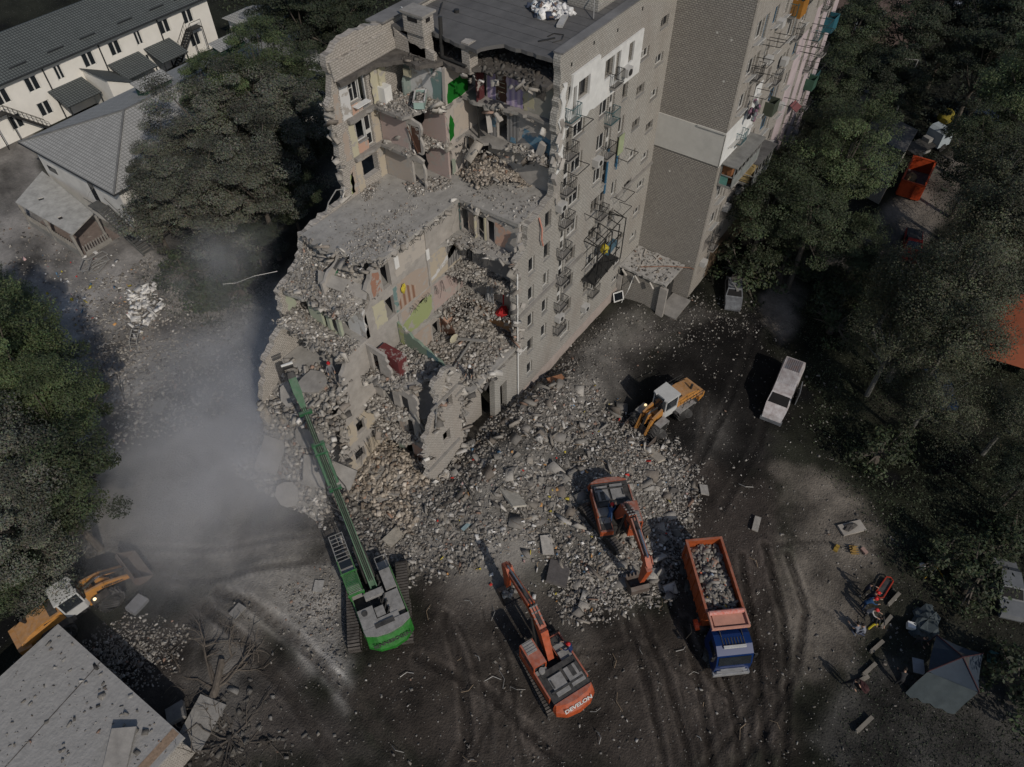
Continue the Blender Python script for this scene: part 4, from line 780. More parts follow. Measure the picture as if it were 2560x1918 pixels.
# terraces and spill on the west side
zf = lambda x, y: 15.55+np.clip((x-22)/2.6, 0, 1)*1.9*np.clip((y-28.6)/1.5, 0, 1)+.25*np.exp(-((x-22.5)**2+(y-32)**2)/2)
T1 = [(21.8, 28.9), (24.6, 28.9), (24.6, 34.6), (21.6, 34.6)]; bump_sheet(T1, zf, M_HEAP, seed=3); floor_rubble(0, T1, 1700, .06, .4, zf, p=3.4)
T2 = [(20.7, 28.9), (22.1, 28.9), (22.2, 34.6), (20.3, 34.6)]; zf2 = lambda x, y: 12.75+.5*np.clip((y-31)/3, 0, 1); bump_sheet(T2, zf2, M_HEAP, seed=4); floor_rubble(0, T2, 700, .1, .45, zf2)
T3 = [(17.2, 29), (20.7, 28.9), (20.4, 34.7), (17.0, 35.0)]; zf3 = lambda x, y: 8.3+1.9*np.clip((x-18)/2.4, 0, 1)-.2*(y-30); bump_sheet(T3, zf3, M_HEAP, seed=5); floor_rubble(0, T3, 1800, .08, .8, zf3, p=4)
T4 = [(13.8, 27.6), (19.0, 28.6), (18.8, 37.0), (14.2, 38.6), (12.6, 33)]; zf4 = lambda x, y: -.3+8.0*np.clip((x-13.6)/4.6, 0, 1)**1.25*np.clip((38.8-y)/4, 0, 1); bump_sheet(T4, zf4, M_HEAP, seed=6, step=.25); floor_rubble(0, T4, 3200, .07, .8, zf4, p=4)
T6 = [(20, 34.9), (27, 35.1), (26, 39.5), (18, 40.5), (15, 38)]; zf6 = lambda x, y: 3.2*np.clip((40-y)/5, 0, 1); bump_sheet(T6, zf6, M_HEAP, seed=8, step=.3); floor_rubble(0, T6, 1500, .12, .7, zf6)
C1 = [(17.6, 22), (22.6, 22.4), (22.6, 28.6), (17.3, 28.6)]; zf5 = lambda x, y: .7+.9*np.clip((x-18)/4, 0, 1)+.5*np.exp(-((x-20.5)**2+(y-26)**2)/4); bump_sheet(C1, zf5, M_HEAP, seed=7); floor_rubble(0, C1, 1500, .07, .7, zf5, pal=PAL*np.array([1.05, .98, .9]))
for z, poly in ((FL[3], [(22, 26), (25.8, 24.4), (25.8, 28.6), (22, 28.6)]), (FL[2]-.1, [(21.8, 26.2), (22.6, 25.6), (22.6, 28.6), (21.8, 28.6)]), (FL[1]+.05, [(21.8, 25.6), (22.6, 25), (22.6, 28.6), (21.8, 28.6)])): floor_rubble(z+.1, poly, 520, .1, .5)
# splinters of slab and wall hanging along every torn edge
EDG = [((24.1, 34.6, 18.2), (23.8, 28.6, 18.2), 60), ((24.5, 28.5, 18.1), (33.4, 28.5, 18.1), 50), ((33.4, 28.4, 18.1), (33.6, 23.4, 18.0), 26), ((21.7, 34.4, 15.5), (21.75, 28.8, 15.4), 60), ((20.5, 34.5, 12.6), (20.7, 28.8, 12.6), 60), ((19.7, 34.5, 9.8), (20.1, 28.8, 9.8), 60), ((18.6, 34.4, 7), (19.3, 28.7, 7), 70), ((32.4, 28.4, 15.4), (32.5, 23.5, 15.4), 34), ((32.5, 28.4, 12.6), (32.7, 23.5, 12.6), 44), ((30, 28.4, 9.8), (32.9, 23.5, 9.8), 60),
       ((21.8, 28.5, 9.8), (23.6, 24.6, 9.7), 80), ((21.6, 28.5, 6.9), (23.2, 24.2, 6.8), 80), ((21.6, 28.5, 4.2), (23.2, 24.2, 4.1), 80), ((32.4, 34.4, 23.8), (35, 30.6, 23.8), 50), ((32.5, 34.3, 21), (35, 30.7, 21), 50), ((37.0, 28.4, 23.75), (37.3, 23.5, 23.75), 16), ((35.2, 30.4, 20.9), (37.4, 23.5, 20.9), 40), ((34.2, 33.5, 26.5), (36.3, 23.6, 26.5), 26), ((20.0, 28.6, 11.4), (18.2, 28.6, 2.5), 60), ((21.2, 22.6, 1.5), (25.4, 22.6, 2.5), 60), ((21.2, 22.8, 5), (24.6, 22.8, 11.8), 50), ((25.6, 22.9, 9), (25.6, 23.0, 2.5), 50), ((25.4, 23, 6.9), (29.5, 22.9, 6.9), 70), ((28.8, 34.9, 25.5), (28.7, 34.9, 18.4), 50), ((32.5, 23, 16), (32.6, 22.9, 7), 70)]
RE = np.random.default_rng(77); PP_ = []; SS_ = []
for a, b, n in EDG:
    t_ = RE.random((n, 1)); PP_.append(np.array(a)*(1-t_)+np.array(b)*t_+RE.normal(size=(n, 3))*np.array([.16, .16, .13])-np.array([0, 0, .05])); SS_.append(.12+.62*RE.random(n)**2.2)
V, F, C = chunk_arrays(np.vstack(PP_)-np.array([32.6, 22.84, 0]), np.concatenate(SS_), pal=PAL*1.35, flat=.28, long=2.4, rng=RE); np_mesh('torn_edge_splinters', V, F, M_RUB, C, parent=BLD)['kind'] = 'stuff'
# big fallen slabs leaning on the west end
def fallen(c, d, rx, ry, rz, m=M_SLAB):
    mb = MB(); M = Matrix.Rotation(R(rz), 3, 'Z')@Matrix.Rotation(R(ry), 3, 'Y')@Matrix.Rotation(R(rx), 3, 'X')
    n = 9; pts = [(math.cos(2*PI*i/n)*d[0]/2*random.uniform(.8, 1.15), math.sin(2*PI*i/n)*d[1]/2*random.uniform(.8, 1.15)) for i in range(n)] if d[2] < 0 else [(-d[0]/2, -d[1]/2), (d[0]/2, -d[1]/2*.9), (d[0]/2*.9, d[1]/2), (-d[0]/2, d[1]/2*.85)]
    b = MB(); b.prism(pts, -abs(d[2])/2, abs(d[2])/2); b.v = [tuple(M@Vector(p)+Vector(c)) for p in b.v]; return b
random.seed(17)
for c, d, rx, ry, rz in (((18.6, 32.6, 8.3), (2.6, 2.4, -.25), 10, -25, 20), ((17.6, 30.6, 6.6), (2.6, 2.6, -.25), 5, -35, -10), ((16.2, 29.4, 4.2), (2.4, 2.0, .25), -8, -45, 25), ((23.3, 30.4, 16.6), (.9, 3.6, .22), 20, -40, 10), ((19.4, 31.2, 9.9), (1.8, 2.2, -.25), -10, -12, 50),
                         ((15.6, 33.6, 3.6), (2.6, 2.0, .25), 10, -40, 5), ((17.3, 28.3, 3.4), (1.6, 2.6, .2), 30, -40, 0), ((14.4, 31.2, 1.7), (2.2, 1.8, -.25), 0, -30, 60), ((36.3, 27.3, 18.9), (1.3, .5, .12), 30, 20, 40)):
    part('fallen_slab', fallen(c, d, rx, ry, rz), M_CONC)
# reinforcement wires and hanging laths at every torn edge
mb = MB(); random.seed(23)
def wires(x0, x1, y, z, n, L=1.3):
    for i in range(n):
        x = random.uniform(x0, x1); a = random.uniform(-.4, .4); l = L*random.uniform(.4, 1); mb.tube([(x, y, z), (x+a*.4, y-.15, z-l*.5), (x+a, y-.1, z-l)], .018, 3)
wires(30.5, 32.4, 28.5, 9.7, 16); wires(29.9, 33, 28.5, 12.5, 14, 1.6); wires(26.5, 29.6, 28.5, 12.5, 10, .8); wires(26.5, 33, 28.45, 18.0, 18, .5); wires(19, 22, 28.5, 3.9, 14, 2.2); wires(19.3, 22, 28.5, 6.8, 8, .9)
for i in range(26):
    y = random.uniform(23.6, 28.4); z = random.choice((15.4, 12.6, 9.8)); mb.tube([(32.3, y, z), (32.0, y+random.uniform(-.2, .2), z-.4), (31.9, y+random.uniform(-.3, .3), z-random.uniform(.5, 1.2))], .018, 3)
for i in range(5): mb.tube([(34.2, 28.9, 18.3), (32.0+i*.8, 27.3-i*.3, 17.0), (33.0+i*.3, 26.9, 15.8)], .018, 3)
part('reinforcement_wire', mb, M_METAL)['kind'] = 'stuff'
mb = MB(); mb.beam((31.5, 26.0, 7.7), (27.6, 25.2, 7.7), .12, .1); mb.beam((30.2, 26.8, 7.8), (31.2, 24.6, 8.0), .2, .1); mb.beam((22.2, 24.4, 8.3), (22.6, 24.0, 6.2), .12, .12); mb.beam((22.0, 24.2, 6.4), (22.3, 23.6, 4.4), .35, .2); mb.beam((20.9, 23.4, 5.6), (22.3, 23.0, 5.6), .06, .06); mb.beam((22.3, 23.0, 5.6), (22.1, 22.8, 4.1), .06, .06); mb.beam((22.9, 22.7, 10.0), (22.3, 22.6, 7.8), .07, .07); part('loose_timber', mb, M_GALV, split=True)
# ---- loose things standing in the open rooms
def small(name, mb, m, label, cat, **k): return mb.build(name, m, **k, label=label, cat=cat) if False else tag(mb.build(name, m), label, cat)
t = empty('bathtub', (34.3, 31.95, 23.95), 35, 'enamel bathtub full of debris, standing on the torn edge of the top floor', 'bathtub')
b = MB(); b.prism([(-.8, -.33), (.8, -.33), (.8, .33), (-.8, .33)], .1, .14); 
for (a, c, dx, dy) in ((0, -.35, 1.7, .06), (0, .35, 1.7, .06)): b.box((a, c, .36), (dx, dy, .5))
for a in (-.82, .82): b.box((a, 0, .36), (.06, .76, .5))
b.build('tub', mat('mint_enamel', (.30, .40, .36), var=.1, rough=.4), t)
r_ = MB()
for (a, c, dx, dy) in ((0, -.36, 1.78, .1), (0, .36, 1.78, .1), (-.84, 0, .1, .76), (.84, 0, .1, .76)): r_.box((a, c, .63), (dx, dy, .05))
r_.build('rim', W_WHITE, t); V, F, C = chunk_arrays(np.column_stack([RNG.uniform(-.6, .6, 40), RNG.uniform(-.2, .2, 40), np.full(40, .5)]), np.full(40, .25)); np_mesh('debris', V, F, M_RUB, C, parent=t)
t = empty('toilet', (33.6, 31.7, 21.15), -60, 'white toilet bowl at the broken edge of the room under the bathtub', 'toilet')
b = MB(); b.tube([(0, 0, 0), (0, 0, .25), (.05, 0, .4)], [.16, .12, .22], 12); b.build('bowl', M_WHITE, t, smooth=True); b = MB(); b.box((-.28, 0, .6), (.18, .4, .36)); b.build('cistern', M_WHITE, t)
# ------------------------------------------------------------------ projecting wing at the far end (part of the same block)
mb = MB(); plate(mb, 'x', 53.2, [(22.84, 0), (22.84, 17.7), (16.88, 17.7), (16.88, 0)], th=.4); plate(mb, 'x', 53.2, [(22.84, 17.7), (22.84, 28.8), (16.88, 28.8), (16.88, 17.7)], th=.4)
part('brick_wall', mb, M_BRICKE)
mb = MB(); plate(mb, 'x', 53.1, rect(16.8, 14.78, 22.835, 17.72), th=.1); mb.b2((53.0, 16.8, 17.68), (53.098, 19.3, 17.82)); part('rendered_band', mb, mat('grey_render', (.50, .485, .445), var=.14, scale=.8))
mb = MB(); plate(mb, 'y', 16.83, [(53.1, 14.7), (53.1, 17.75), (58.0, 17.75), (58.0, 19.6), (59.5, 19.6), (59.5, 14.7)], th=.045); part('insulation_panel', mb, mat('white_render', (.62, .615, .59)))
GW = []; COLS = [(54.45, 55.9, 0, 1.45), (56.15, 56.8, -.75, 1.45), (57.9, 58.75, 0, 1.4), (60.2, 60.95, 0, 1.4), (62.5, 64.0, 0, 1.4), (64.2, 64.85, -.75, 1.4), (66.1, 67.2, 0, 1.4), (69.5, 70.3, 0, 1.4), (72.0, 72.7, -.75, 1.4), (74.4, 75.8, 0, 1.4)]
for k in range(0, 9):
    for (a, b, lo, hi) in COLS:
        s_ = 24.45-2.8*k; GW.append((a, b, s_+lo, s_+hi))
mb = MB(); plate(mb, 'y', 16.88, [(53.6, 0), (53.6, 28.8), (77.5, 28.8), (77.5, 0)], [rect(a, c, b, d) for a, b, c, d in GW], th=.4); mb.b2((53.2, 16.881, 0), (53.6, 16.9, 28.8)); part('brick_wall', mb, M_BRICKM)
mb = MB()
def pk(pts): plate(mb, 'y', 16.865, pts, th=.012)
for a, b in ((67.3, 69.4), (70.4, 71.9), (72.8, 74.3)): pk(rect(a, 7.0 if a < 70 else 4, b, 20.2 if a < 70 else 21.6))
pk(rect(75.95, 4, 77.45, 24)); 
part('pink_render', mb, mat('pink_render', (.45, .375, .375), var=.16, scale=.7), split=True)
mb = MB(); mb.b2((53.6, 17.3, 28.6), (77.5, 22.9, 28.75)); mb.b2((77.1, 17.3, 0), (77.5, 34.7, 28.7)); part('roof', mb, M_ROOFF)
for k in range(1, 9): mb = MB(); mb.b2((53.62, 17.3, FL[k]-.2), (77, 22.8, FL[k])); part('floor_slab', mb, M_CONC)
FARW = []; random.seed(9)
for (a, b, c, d) in GW:
    if d < 7: continue
    if a > 69: FARW.append((a, b, c, d)); continue
    fm = M_PVC; r_ = random.random()
    if r_ < .16: fm = M_BLUEW
    elif r_ < .35: fm = mat('old_grey_frame', (.20, .185, .165), var=.3)
    add_window((a+b)/2, 16.88, c, b-a, d-c, 3 if d-c > 2 else (2 if b-a > 1 else 0), fm, open_=random.random() < .12, big=d-c < 2)
for k in range(0, 8):
    z = FL[8-k]
    for j, x in enumerate((56.45, 62.2, 64.9, 72.2, 75.9)):
        if (k in (4, 5) and j < 3) or random.random() < .25: continue
        add_balcony(x, 16.88, z, 1 if random.random() < .2 else 0)
def solid_balcony(x0, x1, y0, z0, z1, m):
    mb = MB(); mb.b2((x0, y0, z0-.1), (x1, 16.87, z0))
    mb.b2((x0, y0, z0), (x1, y0+.05, z1)); mb.b2((x0, y0+.05, z0), (x0+.05, 16.87, z1)); mb.b2((x1-.05, y0+.05, z0), (x1, 16.87, z1)); part('solid_balcony', mb, m)
solid_balcony(61.9, 63.3, 16.0, 23.9, 25.1, mat('orange_brown_panel', (.30, .13, .02), var=.25)); solid_balcony(74.3, 75.8, 16.0, 18.3, 19.5, mat('deep_teal_panel', (.02, .10, .13))); solid_balcony(61.9, 63.2, 16.0, 15.5, 16.6, mat('dark_olive_panel', (.06, .07, .05)))
solid_balcony(74.0, 75.2, 16.0, 12.7, 13.7, mat('green_panel', (.04, .09, .06)))
mb = MB()
for (a, b, c, d) in FARW:
    mb.b2((a, 17.05, c), (a+.06, 17.12, d)); mb.b2((b-.06, 17.05, c), (b, 17.12, d)); mb.b2((a, 17.05, c), (b, 17.12, c+.06), 0); mb.b2((a, 17.05, d-.06), (b, 17.12, d), 0); mb.b2((a+.06, 17.08, c+.06), (b-.06, 17.1, d-.06), 1)
o = part('window', mb, [M_PVC, M_GLASS]); o['kind'] = 'stuff'
# glazed balcony boxes
def loggia(x0, x1, y0, z0, z1, roofm, label):
    g = BLD; mb = MB(); mb.b2((x0, y0, z0-.12), (x1, 16.86, z0)); part('loggia_floor', mb, M_CONC)
    mb = MB(); plate(mb, 'z', z1+.12, [(x0-.15, y0-.2), (x1+.15, y0-.2), (x1+.15, 16.86), (x0-.15, 16.86)], th=.09); part('loggia_roof', mb, roofm)
    mb = MB(); t = .07; n = int((x1-x0)/.8)
    for i in range(n+1): x = x0+(x1-x0-t)*i/n; mb.b2((x, y0, z0), (x+t, y0+t, z1))
    for z in (z0, z0+.95, z1-t): mb.b2((x0, y0, z), (x1, y0+t, z+t)); mb.b2((x0, y0+t, z), (x0+t, 16.8, z+t))
    mb.b2((x0, 16.75, z0), (x0+t, 16.86, z1)); part('loggia_frame', mb, mat('weathered_frame', (.22, .22, .205), var=.3))
    mb = MB(); mb.b2((x0+t, y0+.01, z0+.05), (x1, y0+.04, z0+.95)); part('loggia_panel', mb, mat('loggia_grey_panel', (.20, .21, .195), var=.3)); return
loggia(53.9, 59.6, 15.6, 12.7, 14.65, mat('worn_tin_roof', (.19, .185, .17), var=.3), '')
loggia(59.4, 63.4, 15.4, 9.9, 12.2, mat('sooty_tin_roof', (.10, .095, .09), var=.4), '')
mb = MB(); mb.b2((54.0, 16.1, 12.75), (54.06, 16.8, 13.6)); part('loggia_panel', mb, mat('sea_green_panel', (.11, .26, .22))); mb = MB(); mb.b2((54.3, 16.0, 13.3), (55.2, 16.8, 14.3)); mb.b2((54.4, 15.9, 12.75), (55.6, 16.5, 13.1)); part('cupboard', mb, mat('orange_wood', (.28, .12, .05), var=.4))
mb = MB(); mb.b2((60.2, 15.9, 10), (62.6, 16.7, 11.2)); mb.b2((59.6, 15.8, 10), (60.1, 16.7, 10.6)); part('cupboard', mb, mat('straw_wood', (.36, .27, .12), var=.4))
mb = MB(); random.seed(40)
for i in range(26): mb.ell((56.2+random.uniform(0, .9), 16.1+random.uniform(-.2, .4), 17.6+random.uniform(.1, 1.4)), (.16, .16, .2), 6, 4, i % 3, jit=.3)
part('laundry', mb, [mat('dark_cloth', (.05, .05, .06)), mat('mauve_cloth', (.22, .12, .16)), mat('grey_cloth', (.18, .19, .20))])
mb = MB(); random.seed(41)
for i in range(16):
    x = random.uniform(54, 76); z = random.uniform(8, 25); mb.beam((x, 16.87, z), (x, 15.5, z+.1), .04, .04); mb.beam((x+1.5, 16.87, z), (x+1.5, 15.5, z+.1), .04, .04); mb.beam((x, 15.5, z+.1), (x+1.5, 15.5, z+.1), .04, .04); mb.mark()
part('drying_rack', mb, M_METAL)
mb = MB()
for i in range(5): mb.box((70.8, 16.3, 12.4+i*.0), (1.4, .9, .05), Matrix.Rotation(.5, 3, 'X')) if i == 0 else None
part('awning', mb, mat('maroon_awning', (.16, .06, .06)))
mb = MB()
for x, z in ((58.9, 24.0), (58.2, 21.4), (66, 14), (60, 8.2), (57.3, 7.9), (54.5, 3.2), (63, 19.4)): mb.b2((x, 16.35, z), (x+.75, 16.87, z+.55))
part('air_conditioner', mb, mat('ac_casing', (.42, .41, .39)), split=True)
mb = MB(); mb.b2((53.21, 16.8, 0), (64, 16.87, 8.5)); 
# scorched lower part
part('scorched_render', MB().b2((57.0, 16.845, 0), (72, 16.872, 3.6)), mat('scorched_wall', (.06, .05, .043), var=.5, rgb2=(.2, .13, .07)))
# ------------------------------------------------------------------ entrance annex in the corner
A = empty('entrance_annex', (49.5, 17.95, 0), 0, 'low brick entrance annex in the inner corner of the block, debris on its roof', 'annex')
def pa(name, mb, m, sp=False): return mb.build(name, m, A, world=True, split=sp)
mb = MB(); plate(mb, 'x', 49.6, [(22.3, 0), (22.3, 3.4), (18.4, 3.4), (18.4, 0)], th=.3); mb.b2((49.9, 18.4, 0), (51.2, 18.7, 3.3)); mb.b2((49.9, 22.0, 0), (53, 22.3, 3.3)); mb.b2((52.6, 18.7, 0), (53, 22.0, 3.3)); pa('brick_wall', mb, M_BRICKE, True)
mb = MB(); plate(mb, 'z', 3.9, [(49.35, 17.85), (53.1, 17.8, 'j'), (53.1, 22.8), (49.45, 22.8, 'j')], th=.22); pa('flat_roof', mb, mat('pale_screed', (.36, .345, .32), var=.25, scale=1.2, bump=.3))
mb = MB(); mb.b2((51.2, 18.3, 0), (52.5, 18.38, 2.2)); pa('door', mb, M_METAL); mb = MB(); mb.b2((49.3, 17.6, 0), (49.55, 18.35, 3.5)); mb.b2((49.4, 22.35, 0), (49.55, 22.8, 2.8)); pa('corner_pier', mb, M_PLASTER, True)
mb = MB(); mb.b2((49.8, 16.4, 0), (53.0, 18.3, .18)); pa('doorstep', mb, M_CONC)
mb = MB(); random.seed(6)
for i in range(9): a = random.uniform(0, 3); x, y = random.uniform(49.8, 52.5), random.uniform(18.5, 22.3); l = random.uniform(.5, 1.6); mb.beam((x, y, 3.98), (x+l*math.cos(a), y+l*math.sin(a), 4.02), .14, .05)
mb.beam((49.3, 22.4, 3.8), (49.35, 21.9, 3.2), .2, .08); mb.beam((49.25, 21.0, 3.7), (49.2, 20.4, 3.1), .16, .06); mb.beam((49.2, 19.4, 3.7), (49.1, 18.9, 3.2), .16, .06); pa('fallen_board', mb, mat('bleached_board', (.40, .37, .33), var=.2), True)
mb = MB(); mb.tube([(50.3, 21.0, 4.0), (51.5, 18.9, 4.3), (53.1, 17.2, 3.8), (53.1, 16.85, 3.8)], .05, 5); pa('reddish_pipe', mb, mat('rusty_pipe', (.22, .12, .08))); mb = MB(); mb.tube([(50.0, 21.2, 4.1), (49.0, 21.3, 2.0), (48.7, 21.7, .3)], .035, 5); pa('white_cable', mb, M_WHITE)
q = scatter_poly([(49.5, 18), (52.9, 18), (52.9, 22.6), (49.6, 22.6)], 260, soft=.2); s_ = sizes(260, .06, .36, 3); rubble('roof_debris', np.column_stack([q, np.full(260, 3.92)])-np.array([49.5, 17.95, 0]), s_, parent=A)['kind'] = 'stuff'
t = empty('window_frame', (48.7, 22.0, .3), -30, 'loose white window frame leaning on end beside the annex door', 'window frame')
b = MB()
for a, c, dx, dz in ((0, 0, 1.1, .1), (0, 1.0, 1.1, .1)): b.box((a, c*.35, c*.8+.1), (dx, .08, dz))
for a in (-.5, .5): b.beam((a, 0, .1), (a, .35, .9), .09, .08)
b.build('frame', M_WHITE, t); b = MB(); b.add([(-.5, 0, .1), (.5, 0, .1), (.5, .35, .9), (-.5, .35, .9)], [(0, 1, 2, 3)]); b.build('pane', M_GLASS, t)

# ------------------------------------------------------------------ roof litter
q = scatter_poly([(42.0, 26.0), (43.4, 25.8), (43.6, 28.0), (42.6, 28.7), (41.4, 27.4)], 260, soft=.3); s_ = sizes(260, .15, .7, 1.6); 
V, F, C = chunk_arrays(np.column_stack([q, 28.3+.5*RNG.random(260)*np.exp(-((q[:, 0]-42.6)**2+(q[:, 1]-27.2)**2)/1.2)]), s_, pal=np.array([(.75, .74, .71), (.62, .61, .6), (.05, .06, .09), (.14, .10, .08), (.30, .30, .31)]), pw=np.array([.45, .2, .12, .1, .13]), flat=.45)
o = np_mesh('rubbish_pile', V, F, mat('crumpled_rubbish', (1, 1, 1), var=.1, vcol=True), C); tag(o, 'pile of white sheeting and dark rags dumped on the block roof', 'rubbish')
mb = MB(); mb.box((41.9, 25.7, 28.35), (2.0, .4, .18), .35); tag(mb.build('roof_board', mat('pale_board', (.40, .39, .37))), 'pale board lying on the block roof beside the white rubbish pile', 'board')
mb = MB(); mb.beam((44.9, 25.2, 29.9), (43.3, 24.2, 28.3), .05, .05); tag(mb.build('wire_stay', M_GALV), 'thin stay slanting down from the vent shaft to the block roof', 'wire')
# ------------------------------------------------------------------ machines (local frame: x forward, y left)
M_OR = mat('orange_machine_paint', (.40, .075, .022), rough=.5, var=.3, dust=.4, scale=3); M_ORD = mat('dusty_orange_paint', (.32, .066, .022), rough=.6, var=.35, dust=.55, scale=3)
M_YL = mat('yellow_machine_paint', (.44, .20, .045), rough=.5, var=.25, dust=.35, scale=3); M_WM = mat('white_machine_paint', (.50, .50, .48), rough=.5, var=.1, dust=.2)
M_GN = mat('green_machine_paint', (.02, .155, .02), rough=.5, var=.3, dust=.3, scale=3); M_GND = mat('green_boom_paint', (.026, .105, .045), rough=.6, var=.3, dust=.35, scale=3)
M_BK = mat('black_steel', (.022, .021, .02), rough=.6, var=.3, dust=.18); M_TRK = mat('track_steel', (.055, .048, .042), rough=.7, var=.4, dust=.35, dustc=(.2, .18, .16)); M_DST = mat('dust_covered_steel', (.26, .25, .235), rough=.85, var=.35, scale=2.5)
M_TYRE = mat('tyre_rubber', (.025, .024, .023), rough=.9, var=.4, dust=.25); M_CHR = mat('piston_chrome', (.45, .45, .45), rough=.25, metal=.9, var=.1); M_BUCK = mat('worn_bucket_steel', (.12, .10, .085), rough=.6, var=.4, rgb2=(.07, .045, .035), dust=.2)
M_CGL = mat('cab_glass', (.02, .024, .028), rough=.06, var=.2, spec=.6)
def text_on(txt, size, loc, rot, m, parent, name='lettering', ext=.004, shear=0, sx=1, bold=0):
    cu = bpy.data.curves.new('letters', 'FONT'); cu.body = txt; cu.size = size; cu.extrude = ext; cu.align_x = 'CENTER'; cu.align_y = 'CENTER'; cu.shear = shear; cu.offset = bold; cu.resolution_u = 3
    ob = bpy.data.objects.new(name+'_tmp', cu); COL.objects.link(ob); dg = bpy.context.evaluated_depsgraph_get(); me = bpy.data.meshes.new_from_object(ob.evaluated_get(dg)); bpy.data.objects.remove(ob)
    me.materials.clear(); me.materials.append(m); M = Matrix.Translation(loc)@rot.to_4x4()@Matrix.Diagonal((sx, 1, 1, 1)); me.transform(M)
    o = bpy.data.objects.new(name, me); COL.objects.link(o); o.parent = parent; return o
def rot_axes(ax, ay):
    ax = Vector(ax).normalized(); ay = Vector(ay); az = ax.cross(ay).normalized(); ay = az.cross(ax); return Matrix((ax, ay, az)).transposed()
def track_unit(parent, yoff, L, w, h, rz=0, x0=0, n=46):
    """crawler track with rollers; belt sweeps in x-z"""
    r = h/2; path = []
    st = L-2*r
    for i in range(9): a = -PI/2+PI*i/8; path.append((st/2+r*math.cos(a), r+r*math.sin(a)))
    for i in range(9): a = PI/2+PI*i/8; path.append((-st/2+r*math.cos(a), r+r*math.sin(a)))
    M = Matrix.Rotation(rz, 3, 'Z'); mb = MB(); inner = MB()
    m = len(path); T = .07
    for i in range(m):
        (xa, za), (xb, zb) = path[i], path[(i+1) % m]
        seg = math.hypot(xb-xa, zb-za); k = max(1, int(seg/.21))
        for j in range(k):
            t0, t1 = (j+.1)/k, (j+.82)/k; p0 = Vector((x0+xa+(xb-xa)*t0, yoff, za+(zb-za)*t0)); p1 = Vector((x0+xa+(xb-xa)*t1, yoff, za+(zb-za)*t1))
            mb.beam(M@p0, M@p1, w, T, up=M@Vector((0, 0, 1)) if abs(p1.z-p0.z) < .9*(p1-p0).length else M@Vector((1, 0, 0)))
    o = mb.build('track', M_TRK, parent)
    b = MB(); b.prof([(x0+p[0]*.94, p[1]*.9+.05) for p in path], yoff-w*.36, yoff+w*.36); b.v = [tuple(M@Vector(v)) for v in b.v]; b.build('track_frame', M_BK, o)
    b = MB()
    for xx in (-st/2, st/2): b.cyl(M@Vector((x0+xx, yoff-w*.42, r)), M@Vector((x0+xx, yoff+w*.42, r)), r*.72, 14)
    b.build('sprocket', M_BK, o); return o
